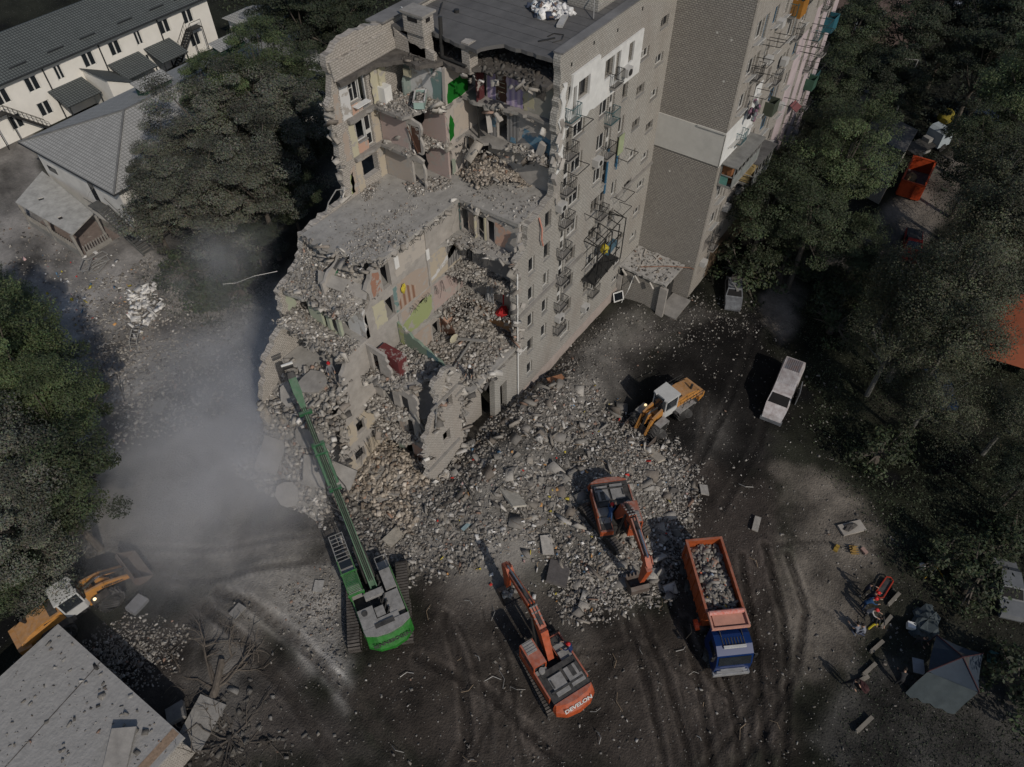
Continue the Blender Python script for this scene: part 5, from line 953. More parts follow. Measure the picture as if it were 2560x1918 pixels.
def excavator(name, loc, yaw, track_yaw, paint, label, boompts, armpts, bucket_at, bucket_rot, bucket_scale=1.0, up=1.0, paint2=None, letters='DEVELON', boomyaw=0):
    t = empty(name, loc, yaw, label, 'excavator', 'orange crawler excavators'); ty = R(track_yaw-yaw); W = 1.45
    track_unit(t, 1.3, 4.6, .62, .95, ty); track_unit(t, -1.3, 4.6, .62, .95, ty)
    b = MB(); M = Matrix.Rotation(ty, 3, 'Z'); b.box((0, 0, .62), (2.2, 2.2, .4), ty); b.cyl((0, 0, .8), (0, 0, 1.1), .75, 20); b.build('undercarriage', M_BK, t)
    z0 = 1.1
    # deck: engine deck with recessed dark centre
    b = MB(); b.prism([(1.7, -W), (1.7, -.45), (.2, -.45), (.2, .35), (1.5, .35), (1.5, W), (-2.2, W), (-2.9, .9), (-3.0, 0), (-2.9, -.9), (-2.2, -W)], z0, z0+.25); b.build('deck', M_BK, t)
    b = MB()
    b.loft([(-2.2, W), (-2.6, W-.02), (-3.0, .85), (-3.12, 0), (-3.0, -.85), (-2.6, -W+.02), (-2.2, -W)], z0+.1, [(-2.2, W), (-2.5, W-.04), (-2.92, .85), (-3.05, 0), (-2.92, -.85), (-2.5, -W+.04), (-2.2, -W)], z0+.55); b.loft([(-2.2, W), (-2.5, W-.04), (-2.92, .85), (-3.05, 0), (-2.92, -.85), (-2.5, -W+.04), (-2.2, -W)], z0+.552, [(-2.2, W-.1), (-2.3, W-.15), (-2.52, .8), (-2.6, 0), (-2.52, -.8), (-2.3, -W+.15), (-2.2, -W+.1)], z0+1.15); o = b.build('counterweight', paint, t)
    b = MB(); b.box((1.0, -W+.04, z0+.55), (1.3, .08, .7)); b.box((-.6, -W+.05, z0+.7), (2.3, .1, .95)); b.box((-.6, W-.05, z0+.7), (2.3, .1, .95)); b.box((.95, -W+.5, z0+.5), (1.4, .9, .55)); b.build('side_cover', paint, t, split=True)
    b = MB(); b.box((-1.25, -.72, z0+1.16), (1.2, .95, .14)); b.box((-1.3, .42, z0+1.15), (1.25, .95, .12)); b.box((.1, -.95, z0+.9), (.7, .8, .25)); b.box((.75, -.95, z0+.8), (.5, .75, .1)); b.box((-.15, .95, z0+1.0), (.5, .8, .16)); b.cyl((-.1, .95, z0+1.15), (-.1, .95, z0+1.42), .2, 12); b.build('engine_cover', M_DST, t)
    b = MB(); b.box((-1.2, 0, z0+1.0), (2.0, 2*W-.2, .18)); b.box((-.35, .0, z0+1.13), (.35, 2.3, .12)); b.box((-1.0, -.72, z0+1.25), (.7, .3, .05)); b.box((-1.6, 0, z0+1.2), (.12, 2.3, .1)); b.box((-1.15, .82, z0+1.27), (.5, .1, .05)); b.box((-1.0, -1.15, z0+1.2), (.7, .2, .1)); b.box((.9, -.95, z0+.8), (1.2, .75, .06)); b.build('grille', M_BK, t)
    # cab, front left
    c = MB(); c.box((.95, .98, z0+.5), (1.75, .95, .9)); c.box((.95, .98, z0+1.82), (1.7, .93, .14)); 
    for (x, y) in ((.12, .55), (1.78, .55), (.12, 1.41), (1.78, 1.41)): c.beam((x, y, z0+.9), (x, y, z0+1.8), .09, .09)
    cab = c.build('cab', paint, t); g = MB(); g.box((.95, .98, z0+1.35), (1.6, .84, .86)); g.build('cab_window', M_CGL, cab)
    g = MB(); g.box((1.38, .98, z0+1.93), (.8, .7, .08))
    for i in range(4): g.box((1.1+i*.19, .98, z0+1.985), (.05, .7, .03))
    g.build('roof_guard', M_DST, cab)
    # boom
    bm = Matrix.Rotation(R(boomyaw), 3, 'Z'); bp = [bm@Vector((p[0], 0, p[1])) for p in boompts]; b = MB(); ws = [.42, .5, .5, .36][:len(bp)]; hs = [.45, .85, .7, .38][:len(bp)]
    for i in range(len(bp)-1): b.beam(bp[i], bp[i+1], ws[i], hs[i], ws[i+1], hs[i+1])
    b.build('boom', paint, t)
    b = MB(); side = bm@Vector((0, 1, 0)); mid = bp[1]*.45+bp[2]*.55
    for s_ in (-.36, .36): b.cyl(bm@Vector((1.5, s_, z0+.2)), mid+side*s_*.9, .09, 8); 
    b.cyl(bp[1]+Vector((0, 0, .55)), bp[-1]*.35+bp[-2]*.65+Vector((0, 0, .5)), .13, 8, 0); b.cyl(bp[-1]*.35+bp[-2]*.65+Vector((0, 0, .5)), bp[-1]+Vector((0, 0, .45)), .07, 8, 1)
    for s_ in (-.1, .1): b.tube([bp[0]+Vector((0, 0, .4))+side*s_, bp[1]+Vector((0, 0, .5))+side*s_, bp[2]+Vector((0, 0, .42))+side*s_, bp[-1]+Vector((0, 0, .25))+side*s_], .035, 4)
    b.build('hydraulic_ram', [M_BK, M_CHR], t)
    b = MB()
    for f_ in (.15, .35, .6, .85): p = bp[1]*(1-f_)+bp[2]*f_; b.box(p+Vector((0, 0, .42)), (.08, .56, .06), R(boomyaw))
    b.build('hose_clamp', M_DST, t)
    ap = [bm@Vector((p[0], 0, p[1])) for p in armpts]; b = MB(); hs = [.5, .8, .32][:len(ap)]
    for i in range(len(ap)-1): b.beam(ap[i], ap[i+1], .38, hs[i], .34, hs[i+1], up=bm@Vector((1, 0, 0)))
    for s_ in (-.22, .22): b.beam(ap[0]+side*s_, ap[1]*.7+ap[0]*.3+side*s_, .05, .75, .05, .95, up=bm@Vector((1, 0, 0)))
    arm = b.build('arm', paint2 or paint, t)
    # bucket
    q = MB(); w_, s = 1.35*bucket_scale, bucket_scale; prof = [(.0, .45), (.35, .5), (.75, .3), (.95, -.15), (.8, -.55), (.4, -.75), (-.1, -.7)]
    for i in range(len(prof)-1):
        a, c = prof[i], prof[i+1]; q.beam((a[0]*s, 0, a[1]*s), (c[0]*s, 0, c[1]*s), w_, .05, up=(c[1]-a[1], 0, -(c[0]-a[0])))
    for s_ in (-w_/2, w_/2): q.add([(p[0]*s, s_-.03, p[1]*s) for p in prof]+[(p[0]*s, s_+.03, p[1]*s) for p in prof], [tuple(range(7)), tuple(range(13, 6, -1))]+[(i, i+1, i+8, i+7) for i in range(6)])
    for i in range(5): q.beam((-.1*s, -w_/2+.12+i*(w_-.24)/4, -.7*s), (-.38*s, -w_/2+.12+i*(w_-.24)/4, -.72*s), .14, .08, .06, .04)
    Mb = bm@Matrix.Rotation(R(bucket_rot), 3, 'Y'); c = bm@Vector((bucket_at[0], 0, bucket_at[1])); q.v = [tuple(Mb@Vector(v)+c) for v in q.v]; q.build('bucket', M_BUCK, t)
    if letters: text_on(letters, .36, Vector((-2.86, 0, z0+.86)), rot_axes((0, -1, 0), (.45, 0, .6)), M_WM, t, sx=1.25, bold=.012)
    b = MB(); b.box((1.0, -1.1, z0+1.1), (.04, .04, .6)); b.box((1.6, -1.4, z0+1.0), (.04, .04, .9)); b.beam((1.0, -1.4, z0+1.4), (1.6, -1.4, z0+1.4), .04, .04); b.build('handrail', M_BK, t); return t
e2 = excavator('crawler_excavator', (15.2, 7.75, 0), 66, 62, M_OR, 'bright orange excavator nearest the bottom edge, boom reaching up left, lettered counterweight', [(.5, 1.9), (1.7, 4.1), (3.0, 4.75), (6.3, 4.0)], [(5.9, 4.35), (6.5, 3.9), (6.35, 1.5)], (6.0, .85), 35, 1.0, boomyaw=-3)
e1 = excavator('crawler_excavator', (26.7, 10.0, gz(26.7, 10.0)-.1), 224, 250, M_ORD, 'dusty orange excavator standing on the rubble heap between the loader and the truck', [(.5, 1.9), (1.4, 4.3), (2.6, 4.9), (5.4, 4.2)], [(5.1, 4.5), (5.6, 3.9), (5.35, 1.3)], (5.0, .35), 60, .95, boomyaw=6, paint2=M_OR)
# rubble gripped by the lower bucket
V, F, C = chunk_arrays(np.array([e2.matrix_basis@Vector((6.2+RNG.uniform(-.4, .3), -.3+RNG.uniform(-.5, .5), .7+RNG.uniform(0, .4))) for i in range(30)]), np.full(30, .4), pal=PAL*1.2); o = np_mesh('rubble', V, F, M_RUB, C); tag(o, 'pale broken lumps held in the bucket of the front excavator', 'rubble', kind='stuff')

# ---- green high reach demolition machine
g = empty('demolition_excavator', (12.1, 20.1, 0), 61, 'green high reach demolition machine with long boom stretched over the smoking wreck', 'demolition machine')
track_unit(g, 1.75, 6.0, .8, 1.15, R(45-61)); track_unit(g, -1.75, 6.0, .8, 1.15, R(45-61))
b = MB(); b.box((0, 0, .7), (2.6, 3.4, .45), R(-16)); b.cyl((0, 0, .9), (0, 0, 1.3), 1.0, 20); b.build('undercarriage', M_BK, g)
z0 = 1.3; W = 1.55
b = MB(); b.prism([(1.7, -W), (1.7, -.5), (.6, -.45), (.6, .45), (1.6, .5), (1.6, W), (-2.6, W), (-2.6, -W)], z0, z0+.28); b.build('deck', M_BK, g)
b = MB(); o0 = [(-2.6, W+.02), (-3.0, W), (-3.5, .9), (-3.66, 0), (-3.5, -.9), (-3.0, -W), (-2.6, -W-.02)]; o1 = [(-2.6, W), (-2.75, W-.05), (-3.05, .88), (-3.2, 0), (-3.05, -.88), (-2.75, -W+.05), (-2.6, -W)]; b.loft(o0, z0+.05, o0, z0+.4); b.loft(o0, z0+.402, o1, z0+1.35); b.build('counterweight', M_GN, g)
b = MB(); b.prism([(-2.3, -W), (-2.3, W), (-2.7, W-.05), (-3.0, .85), (-3.12, 0), (-3.0, -.85), (-2.7, -W+.05)], z0+1.352, z0+1.42); b.box((-1.7, 1.0, z0+.95), (1.7, 1.05, .9)); b.box((-1.1, -.95, z0+.9), (1.5, 1.0, .8)); b.box((-2.15, -.2, z0+1.0), (.6, 1.5, .7)); b.box((.6, -1.1, z0+.95), (1.5, .75, .7)); b.box((-.1, .1, z0+1.3), (.45, 1.3, .35)); b.box((-1.4, .12, z0+.9), (.7, .6, .8)); b.build('engine_cover', M_DST, g)
b = MB(); b.box((-.2, -W, z0+.7), (3.9, .07, .7)); b.box((-.8, W, z0+.6), (3.3, .07, .6)); b.build('side_cover', M_GN, g, split=True)
b = MB()
for i in range(5): b.tube([(-1.9+i*.5, -.1, z0+1.0), (-1.5+i*.5, -.55, z0+1.5), (-1.0+i*.5, -.3, z0+1.0)], .05, 5)
b.box((-2.35, .1, z0+1.45), (.3, 1.3, .06)); b.cyl((-1.2, 1.1, z0+1.4), (-1.2, 1.1, z0+1.47), .2, 14); b.build('hydraulic_hose', M_BK, g)
# long caged cab
c = MB(); c.box((1.5, 1.15, z0+.9), (1.9, .95, 1.2)); c.box((2.1, 1.15, z0+2.3), (1.0, .95, .12)); c.box((1.62, 1.15, z0+2.34), (.06, .9, .1)); cab = c.build('cab', M_DST, g)
g_ = MB(); g_.box((2.2, 1.15, z0+2.42), (.5, .8, .02)); g_.box((2.45, 1.15, z0+1.6), (.06, .85, 1.0)); g_.build('cab_window', M_CGL, cab)
c = MB(); t_ = .07
for y in (.68, 1.62):
    for z in (z0+2.55, z0+1.2): c.beam((.1, y, z), (3.0, y, z+.0), t_, t_)
    for i in range(6): c.beam((.1+i*.56, y, z0+1.2), (.1+i*.56, y, z0+2.55), .05, .05)
for i in range(15): c.beam((-.1+i*.11, .68, z0+2.5), (-.1+i*.11, 1.62, z0+2.5), .035, .05)
c.beam((-.2, .6, z0+2.55), (-.2, 1.7, z0+2.55), .14, .14); c.beam((1.45, .6, z0+2.57), (1.45, 1.7, z0+2.57), .1, .1)
c.build('cab_cage', M_GN, g)
c = MB()
for y in (.68, 1.62):
    for z in (z0+2.6, z0+1.0): c.beam((2.55, y, z), (4.5, y, z+.1), .045, .045)
for i in range(7): c.beam((2.7+i*.3, .68, z0+2.6+i*.015), (2.7+i*.3, 1.62, z0+2.6+i*.015), .035, .035)
for y in (.68, 1.15, 1.62): c.beam((4.5, y, z0+2.7), (4.5, y, z0+1.1), .045, .045)
c.build('front_guard', M_GALV, g)
c = MB(); c.box((2.0, -1.15, z0+.3), (1.0, .8, .06))
for y in (-.75, -1.55): c.beam((1.5, y, z0+1.1), (2.5, y, z0+1.1), .04, .04)
c.beam((2.5, -.75, z0+1.1), (2.5, -1.55, z0+1.1), .04, .04); c.build('walkway_rail', M_GALV, g)
# boom
tipw = S(722, 925, 14.0); gi = (Matrix.Translation(g.location)@Matrix.Rotation(g.rotation_euler.z, 4, 'Z')).inverted(); tip = gi@tipw; foot = Vector((.5, -.05, z0+.9))
def P_(f_): return foot+(tip-foot)*f_
b = MB()
for s_ in (-.2, .2): b.beam(P_(0)+Vector((0, s_, 0)), P_(.5)+Vector((0, s_*.8, 0)), .09, .7, .08, .45)
b.beam(P_(0)+Vector((0, 0, -.1)), P_(.5)+Vector((0, 0, -.1)), .36, .3, .3, .25)
b.beam(P_(.47), P_(.80), .36, .45, .32, .4); b.beam(P_(.78), P_(.83), .3, .5); b.build('boom', M_GND, g)
b = MB(); b.beam(P_(.82), P_(.9), .28, .4, .52, .7); b.beam(P_(.9), P_(.965), .55, .7, .5, .5); b.build('boom_head', M_GND, g)
b = MB(); b.beam(P_(.965), P_(.99), .55, .55, .35, .4); b.box(P_(.997)+Vector((.2, .0, .1)), (.12, .7, .2)); b.box(P_(.99)+Vector((0, 0, -.6)), (.6, .55, .7)); b.build('demolition_tool', M_BK, g)
b = MB(); b.box(P_(1.0)+Vector((.25, 0, .28)), (.1, .75, .12)); b.build('white_bracket', M_WHITE, g)
b = MB()
for f_ in (.46, .62, .66, .80): b.box(P_(f_)+Vector((0, 0, .28)), (.22, .85, .26))
for s_ in (-.3, .3): b.cyl(P_(.48)+Vector((0, s_, .3)), P_(.66)+Vector((0, s_, .3)), .1, 8, 0)
b.build('pivot_bracket', M_GND, g, split=True)
b = MB()
for s_ in (-.12, 0, .12): b.tube([P_(.02)+Vector((0, s_, .55)), P_(.3)+Vector((0, s_, .5)), P_(.6)+Vector((0, s_, .42)), P_(.82)+Vector((0, s_, .36))], .035, 4)
for s_ in (-1, 1): b.tube([P_(.36)+Vector((0, s_*.2, .3)), P_(.4)+Vector((0, s_*.6, .0)), P_(.46)+Vector((0, s_*.65, .1)), P_(.52)+Vector((0, s_*.3, .3))], .045, 5)
b.cyl(P_(.0)+Vector((.3, .3, -.9)), P_(.22)+Vector((0, .25, -.3)), .13, 8); b.cyl(P_(.0)+Vector((.3, -.3, -.9)), P_(.22)+Vector((0, -.25, -.3)), .13, 8); b.build('hydraulic_line', M_BK, g)
text_on('SENNEBOGEN', .36, Vector((-3.45, .0, z0+.89)), rot_axes((0, -1, 0), (.46, 0, .95)), M_BK, g, sx=1.1, bold=.012)

# ---- wheel loaders
def wheel(parent, c, r=.85, w=.65, ax=(0, 1, 0)):
    ax = Vector(ax).normalized(); c = Vector(c); b = MB(); ws = [(-.5, r*.62), (-.5, r*.93), (-.32, r), (.32, r), (.5, r*.93), (.5, r*.62)]; b.tube([c+ax*w*a for a, _ in ws], [q for _, q in ws], 22)
    u = ax.cross(Vector((0, 0, 1))).normalized()
    for i in range(20):
        a = 2*PI*i/20; d = u*math.cos(a)+Vector((0, 0, 1))*math.sin(a); b.beam(c+d*r*1.0-ax*w*.48, c+d*r*1.0+(u*math.cos(a+.16)+Vector((0, 0, 1))*math.sin(a+.16)-d)*r+ax*w*.0, .1, .09); b.beam(c+d*r*1.0+ax*w*.48, c+d*r*1.0+(u*math.cos(a+.16)+Vector((0, 0, 1))*math.sin(a+.16)-d)*r, .1, .09)
    o = b.build('wheel', M_TYRE, parent); q = MB(); q.cyl(c-ax*w*.52, c+ax*w*.52, r*.5, 16); q.build('hub', mat('grey_hub', (.09, .09, .085), var=.4, dust=.4), o); return o
def loader(loc, yaw, label, art=0, rails=False, bucket=(3.35, .75, 25), letters=True, up=1.0):
    t = empty('wheel_loader', loc, yaw, label, 'wheel loader', 'yellow wheel loaders'); fr = Matrix.Rotation(R(art), 3, 'Z')
    def f(x, y, z): v = fr@Vector((x, y, 0)); return Vector((v.x, v.y, z))
    for s_ in (-1, 1): wheel(t, (-1.7, s_*.98, .85)); wheel(t, f(1.65, s_*.98, .85), ax=fr@Vector((0, 1, 0)))
    b = MB(); b.box((-1.5, 0, 1.0), (3.3, 1.0, .7)); b.box((-1.75, 0, 1.45), (2.6, 2.35, .12)); b.build('chassis', M_BK, t)
    b = MB(); pr = [(-.9, 1.35), (-.9, 2.55), (-2.2, 2.5), (-3.1, 2.2), (-3.75, 1.85), (-3.9, 1.4), (-3.6, 1.2)]
    P = []; n = len(pr)
    for (x, z), hw in zip(pr, (.85, .72, .72, .72, .75, .95, .95)): P.append((x, -hw, z))
    for (x, z), hw in zip(pr, (.85, .72, .72, .72, .75, .95, .95)): P.append((x, hw, z))
    b.add(P, [tuple(range(n)), tuple(range(2*n-1, n-1, -1))]+[(i, n+i, n+(i+1) % n, (i+1) % n) for i in range(n)]); b.prism([(-3.3, -1.15), (-4.1, -1.0), (-4.15, 1.0), (-3.3, 1.15)], 1.05, 1.62); b.build('engine_hood', M_YL, t)
    b = MB(); b.box((-1.3, 0, 2.58), (.5, 1.2, .05)); b.box((-1.55, .74, 2.0), (1.1, .03, .7)); b.box((-1.55, -.74, 2.0), (1.1, .03, .7)); b.cyl((-2.9, .35, 2.2), (-3.0, .35, 2.75), .11, 8); b.build('grille', M_BK, t)
    for s_ in (-1, 1): b = MB(); b.prof([(-.7, 1.55), (-.9, 1.75), (-2.5, 1.75), (-2.75, 1.5), (-2.6, 1.4), (-2.45, 1.6), (-.95, 1.6), (-.8, 1.45)], s_*1.02-.33, s_*1.02+.33); b.build('mudguard', M_DST if rails else M_BK, t)
    c = MB(); c.prism([(-.85, -.8), (.45, -.72), (.75, -.4), (.75, .4), (.45, .72), (-.85, .8)], 1.3, 2.05); 
    for (x, y) in ((-.8, .75), (-.8, -.75), (.5, .66), (.5, -.66)): c.beam((x, y, 2.05), (x, y*.97, 3.35), .09, .09)
    c.prism([(-.95, -.82), (.55, -.78), (.62, -.45), (.5, -.4), (.5, .4), (.62, .45), (.55, .78), (-.95, .82)], 3.35, 3.5); cab = c.build('cab', M_WM, t)
    g2 = MB(); g2.prism([(-.8, -.72), (.42, -.66), (.68, -.38), (.68, .38), (.42, .66), (-.8, .72)], 2.052, 3.348); g2.build('cab_window', M_CGL, cab)
    # lift arms
    b = MB(); bx, bz, bt = bucket
    for s_ in (-.5, .5): b.beam(f(.75, s_, 2.35), f(1.9, s_, 2.05), .16, .42, .16, .5); b.beam(f(1.9, s_, 2.05), f(bx-.35, s_, bz+.2), .16, .5, .16, .3)
    b.beam(f(1.7, -.5, 1.9), f(1.7, .5, 1.9), .25, .25); b.box(f(.9, 0, 1.5), (.8, 1.1, 1.1), R(art)); b.beam(f(1.75, 0, 2.3), f(2.2, 0, 1.5), .18, .4); b.build('lift_arm', M_YL, t)
    b = MB(); b.cyl(f(.8, 0, 2.3), f(1.7, 0, 2.55), .1, 8, 0); b.cyl(f(1.7, 0, 2.55), f(2.2, 0, 2.4), .06, 8, 1); b.beam(f(2.1, 0, 2.6), f(bx-.3, 0, bz+.6), .12, .16)
    for s_ in (-.3, .3): b.cyl(f(.9, s_, 1.4), f(2.1, s_, 1.7), .09, 8, 1)
    b.box(f(1.0, 0, 1.0), (1.6, .9, .6), R(art)); b.build('hydraulic_ram', [M_BK, M_CHR], t)
    for s_ in (-1, 1): b = MB(); b.box(f(1.35, s_*1.02, 1.78), (1.1, .62, .08), R(art)); b.box(f(.75, s_*1.02, 1.5), (.08, .62, .5), R(art)); b.build('mudguard', M_DST if rails else M_BK, t)
    # bucket
    q = MB(); w_ = 2.75; prof = [(.75, .0), (.1, -.05), (-.3, .1), (-.42, .45), (-.35, .85), (-.1, 1.1)]
    for i in range(5): a, c_ = prof[i], prof[i+1]; q.beam((a[0], 0, a[1]), (c_[0], 0, c_[1]), w_, .05, up=(-(c_[1]-a[1]), 0, c_[0]-a[0]))
    for s_ in (-w_/2, w_/2): q.add([(p[0], s_-.03, p[1]) for p in prof]+[(p[0], s_+.03, p[1]) for p in prof], [tuple(range(6)), tuple(range(11, 5, -1))]+[(i, i+1, i+7, i+6) for i in range(5)]+[(0, 6, 11, 5)])
    Mb = fr@Matrix.Rotation(R(-bt), 3, 'Y'); cc = f(bx, 0, bz-.25); q.v = [tuple(Mb@Vector(v)+cc) for v in q.v]; q.build('bucket', M_BUCK, t)
    if rails:
        b = MB()
        for s_ in (-1.15, 1.15):
            for z in (2.2, 2.6): b.beam((-3.6, s_, z-.3), (-1.2, s_, z), .04, .04)
            for x in (-3.6, -2.8, -2.0, -1.2): b.beam((x, s_, 1.7), (x, s_, 2.6-.3*(-x-1.2)/2.4), .04, .04)
        b.build('handrail', M_BK, t)
    if letters:
        text_on('566', .42, Vector((-3.2, -.80, 1.75)), rot_axes((1, 0, .12), (0, .12, 1)), M_BK, t, sx=1.5, bold=.02); text_on('LIEBHERR', .26, f(2.35, -.6, 1.7), Matrix.Rotation(R(art), 3, 'Z')@rot_axes((1, 0, -.5), (.5, -.1, 1)), M_BK, t, sx=1.3, bold=.012)
    b = MB(); b.ell(f(1.0, -1.0, 1.95), (.12, .12, .1), 8, 5); hl = b.build('headlight', mat('lit_headlight', (.9, .8, .6)), t)
    if not rails:
        m = bpy.data.materials['lit_headlight']; m.node_tree.nodes['Principled BSDF'].inputs['Emission Color'].default_value = (1, .75, .4, 1); m.node_tree.nodes['Principled BSDF'].inputs['Emission Strength'].default_value = 1.5
    return t
loader((.1, 36.75, 0), -12, 'yellow wheel loader with white cab at the lower left edge, half under the trees', 3, bucket=(3.9, .9, 10))
loader((38.2, 12.0, gz(38.2, 12)*.3), 164, 'yellow wheel loader with rear handrails nosing into the stony heap on the burnt ground', 4, rails=True, bucket=(2.9, .5, 30))

# ---- orange tipper with blue cab
t = empty('dump_truck', (25.0, 1.1, 0), 221, 'orange tipper truck with blue cab, its body heaped with debris', 'truck')
t.location = (24.9, 1.0, 0)
for x in (-2.0, -3.3, 2.9):
    for s_ in (-1, 1): wheel(t, (x, s_*1.0, .5), .52, .42)
b = MB(); b.box((-.3, 0, .95), (8.2, .9, .35)); b.cyl((.6, 1.0, .8), (1.5, 1.0, .8), .3, 12); b.cyl((.4, -1.0, .8), (1.4, -1.0, .8), .3, 12); b.build('chassis', M_BK, t)
M_TIP = mat('tipper_orange', (.34, .075, .022), rough=.55, var=.35, dust=.3, scale=3)
b = MB(); hw = 1.22; x0, x1 = -4.1, 1.15
b.box(((x0+x1)/2, 0, 1.35), (x1-x0, 2.3, .12))
for s_ in (-1, 1): b.beam((x0, s_*hw, 2.35), (x1, s_*hw, 2.35), .07, 1.9); b.beam((x0, s_*hw, 3.3), (x1, s_*hw, 3.3), .16, .12)
for s_ in (-1, 1):
    for i in range(7): b.box((x0+.3+i*.8, s_*(hw+.08), 2.3), (.1, .09, 1.7))
b.box((x0, 0, 2.35), (.08, 2.4, 1.9)); b.box((x0-.02, 0, 3.3), (.16, 2.6, .14)); b.box((x1, 0, 2.35), (.08, 2.4, 1.9)); b.build('tipper_body', M_TIP, t)
b = MB(); b.box((x1+.55, 0, 3.28), (1.1, 2.45, .05)); b.box((x1+.5, 0, 3.36), (.8, 2.0, .06)); 
for s_ in (-1, 1): b.box((x1+.55, s_*1.2, 3.42), (1.1, .1, .25))
b.box((x1+1.1, 0, 3.4), (.1, 2.5, .25)); b.build('cab_shield', mat('pale_orange_shield', (.50, .25, .18), rough=.6, var=.2), t)
b = MB(); b.cyl((x1+.05, -1.15, 3.45), (x1+.05, 1.15, 3.45), .16, 10); b.build('rolled_tarpaulin', mat('red_white_tarp', (.55, .34, .30), rgb2=(.5, .12, .08), scale=6), t)
b = MB(); b.prof([(1.95, 1.0), (1.95, 2.85), (2.5, 3.05), (3.2, 3.05), (3.75, 2.75), (4.05, 1.9), (4.1, .7), (2.3, .7)], -1.18, 1.18)
cab = b.build('cab', mat('deep_blue_paint', (.006, .024, .10), rough=.3, var=.1, coat=.3), t)
b = MB(); b.add([(3.83, -1.05, 2.62), (3.83, 1.05, 2.62), (4.09, 1.05, 1.95), (4.09, -1.05, 1.95)], [(0, 1, 2, 3)]); b.box((3.0, 1.185, 2.2), (1.0, .02, .7)); b.box((3.0, -1.185, 2.2), (1.0, .02, .7)); b.build('cab_window', M_CGL, cab)
b = MB(); b.box((3.35, 0, 3.1), (.16, 1.45, .14)); b.build('light_bar', M_WM, cab)
b = MB()
for i in range(8): b.box((3.0, -.7+i*.2, 3.07), (.5, .05, .05))
b.box((2.3, .7, 3.1), (.8, .05, .05)); b.box((2.3, -.7, 3.1), (.8, .05, .05)); b.build('roof_rack', M_BK, cab)
b = MB(); b.box((4.14, 0, 1.35), (.08, 1.6, .12)); b.box((4.16, 0, 1.1), (.08, 2.0, .1)); b.box((4.15, 0, .75), (.3, 2.4, .3)); b.build('bumper', mat('silver_trim', (.4, .4, .4), rough=.4, metal=.4), cab)
for s_ in (-.9, .9): b = MB(); b.box((4.2, s_, 1.0), (.1, .35, .18)); b.build('headlight', M_CHR, cab)
for s_ in (-1, 1): b = MB(); b.box((3.75, s_*1.4, 2.3), (.1, .2, .5)); b.beam((3.7, s_*1.15, 2.6), (3.75, s_*1.4, 2.55), .04, .04); b.build('mirror', M_BK, cab)
n = 900; q = RNG.uniform((-3.95, -1.08), (.95, 1.08), (n, 2)); zz = 2.75+.3*np.sin((q[:, 0]+1.5)*.9)*.5-.25*np.abs(q[:, 1])+RNG.uniform(-.1, .15, n); s_ = sizes(n, .1, .5, 2)
V, F, C = chunk_arrays(np.column_stack([q, zz]), s_, pal=np.vstack([PAL*1.15, [(.55, .16, .10), (.5, .35, .1), (.30, .35, .42)]]), pw=np.append(PALW, [.025, .012, .02]), long=2.6); o = np_mesh('rubble_load', V, F, M_RUB, C, parent=t)
b = MB(); b.prism([(-4, -1.15), (1.0, -1.15), (1.0, 1.15), (-4, 1.15)], 2.3, 2.5); b.build('load_bed', M_HEAP, t)
b = MB(); b.cyl((1.1, -1.45, 1.5), (1.1, -1.72, 1.45), .36, 16); b.cyl((1.1, -1.3, 1.6), (1.1, -1.45, 1.5), .1, 8); b.build('orange_drum', mat('bright_orange_plastic', (.6, .07, .015), rough=.4), t)
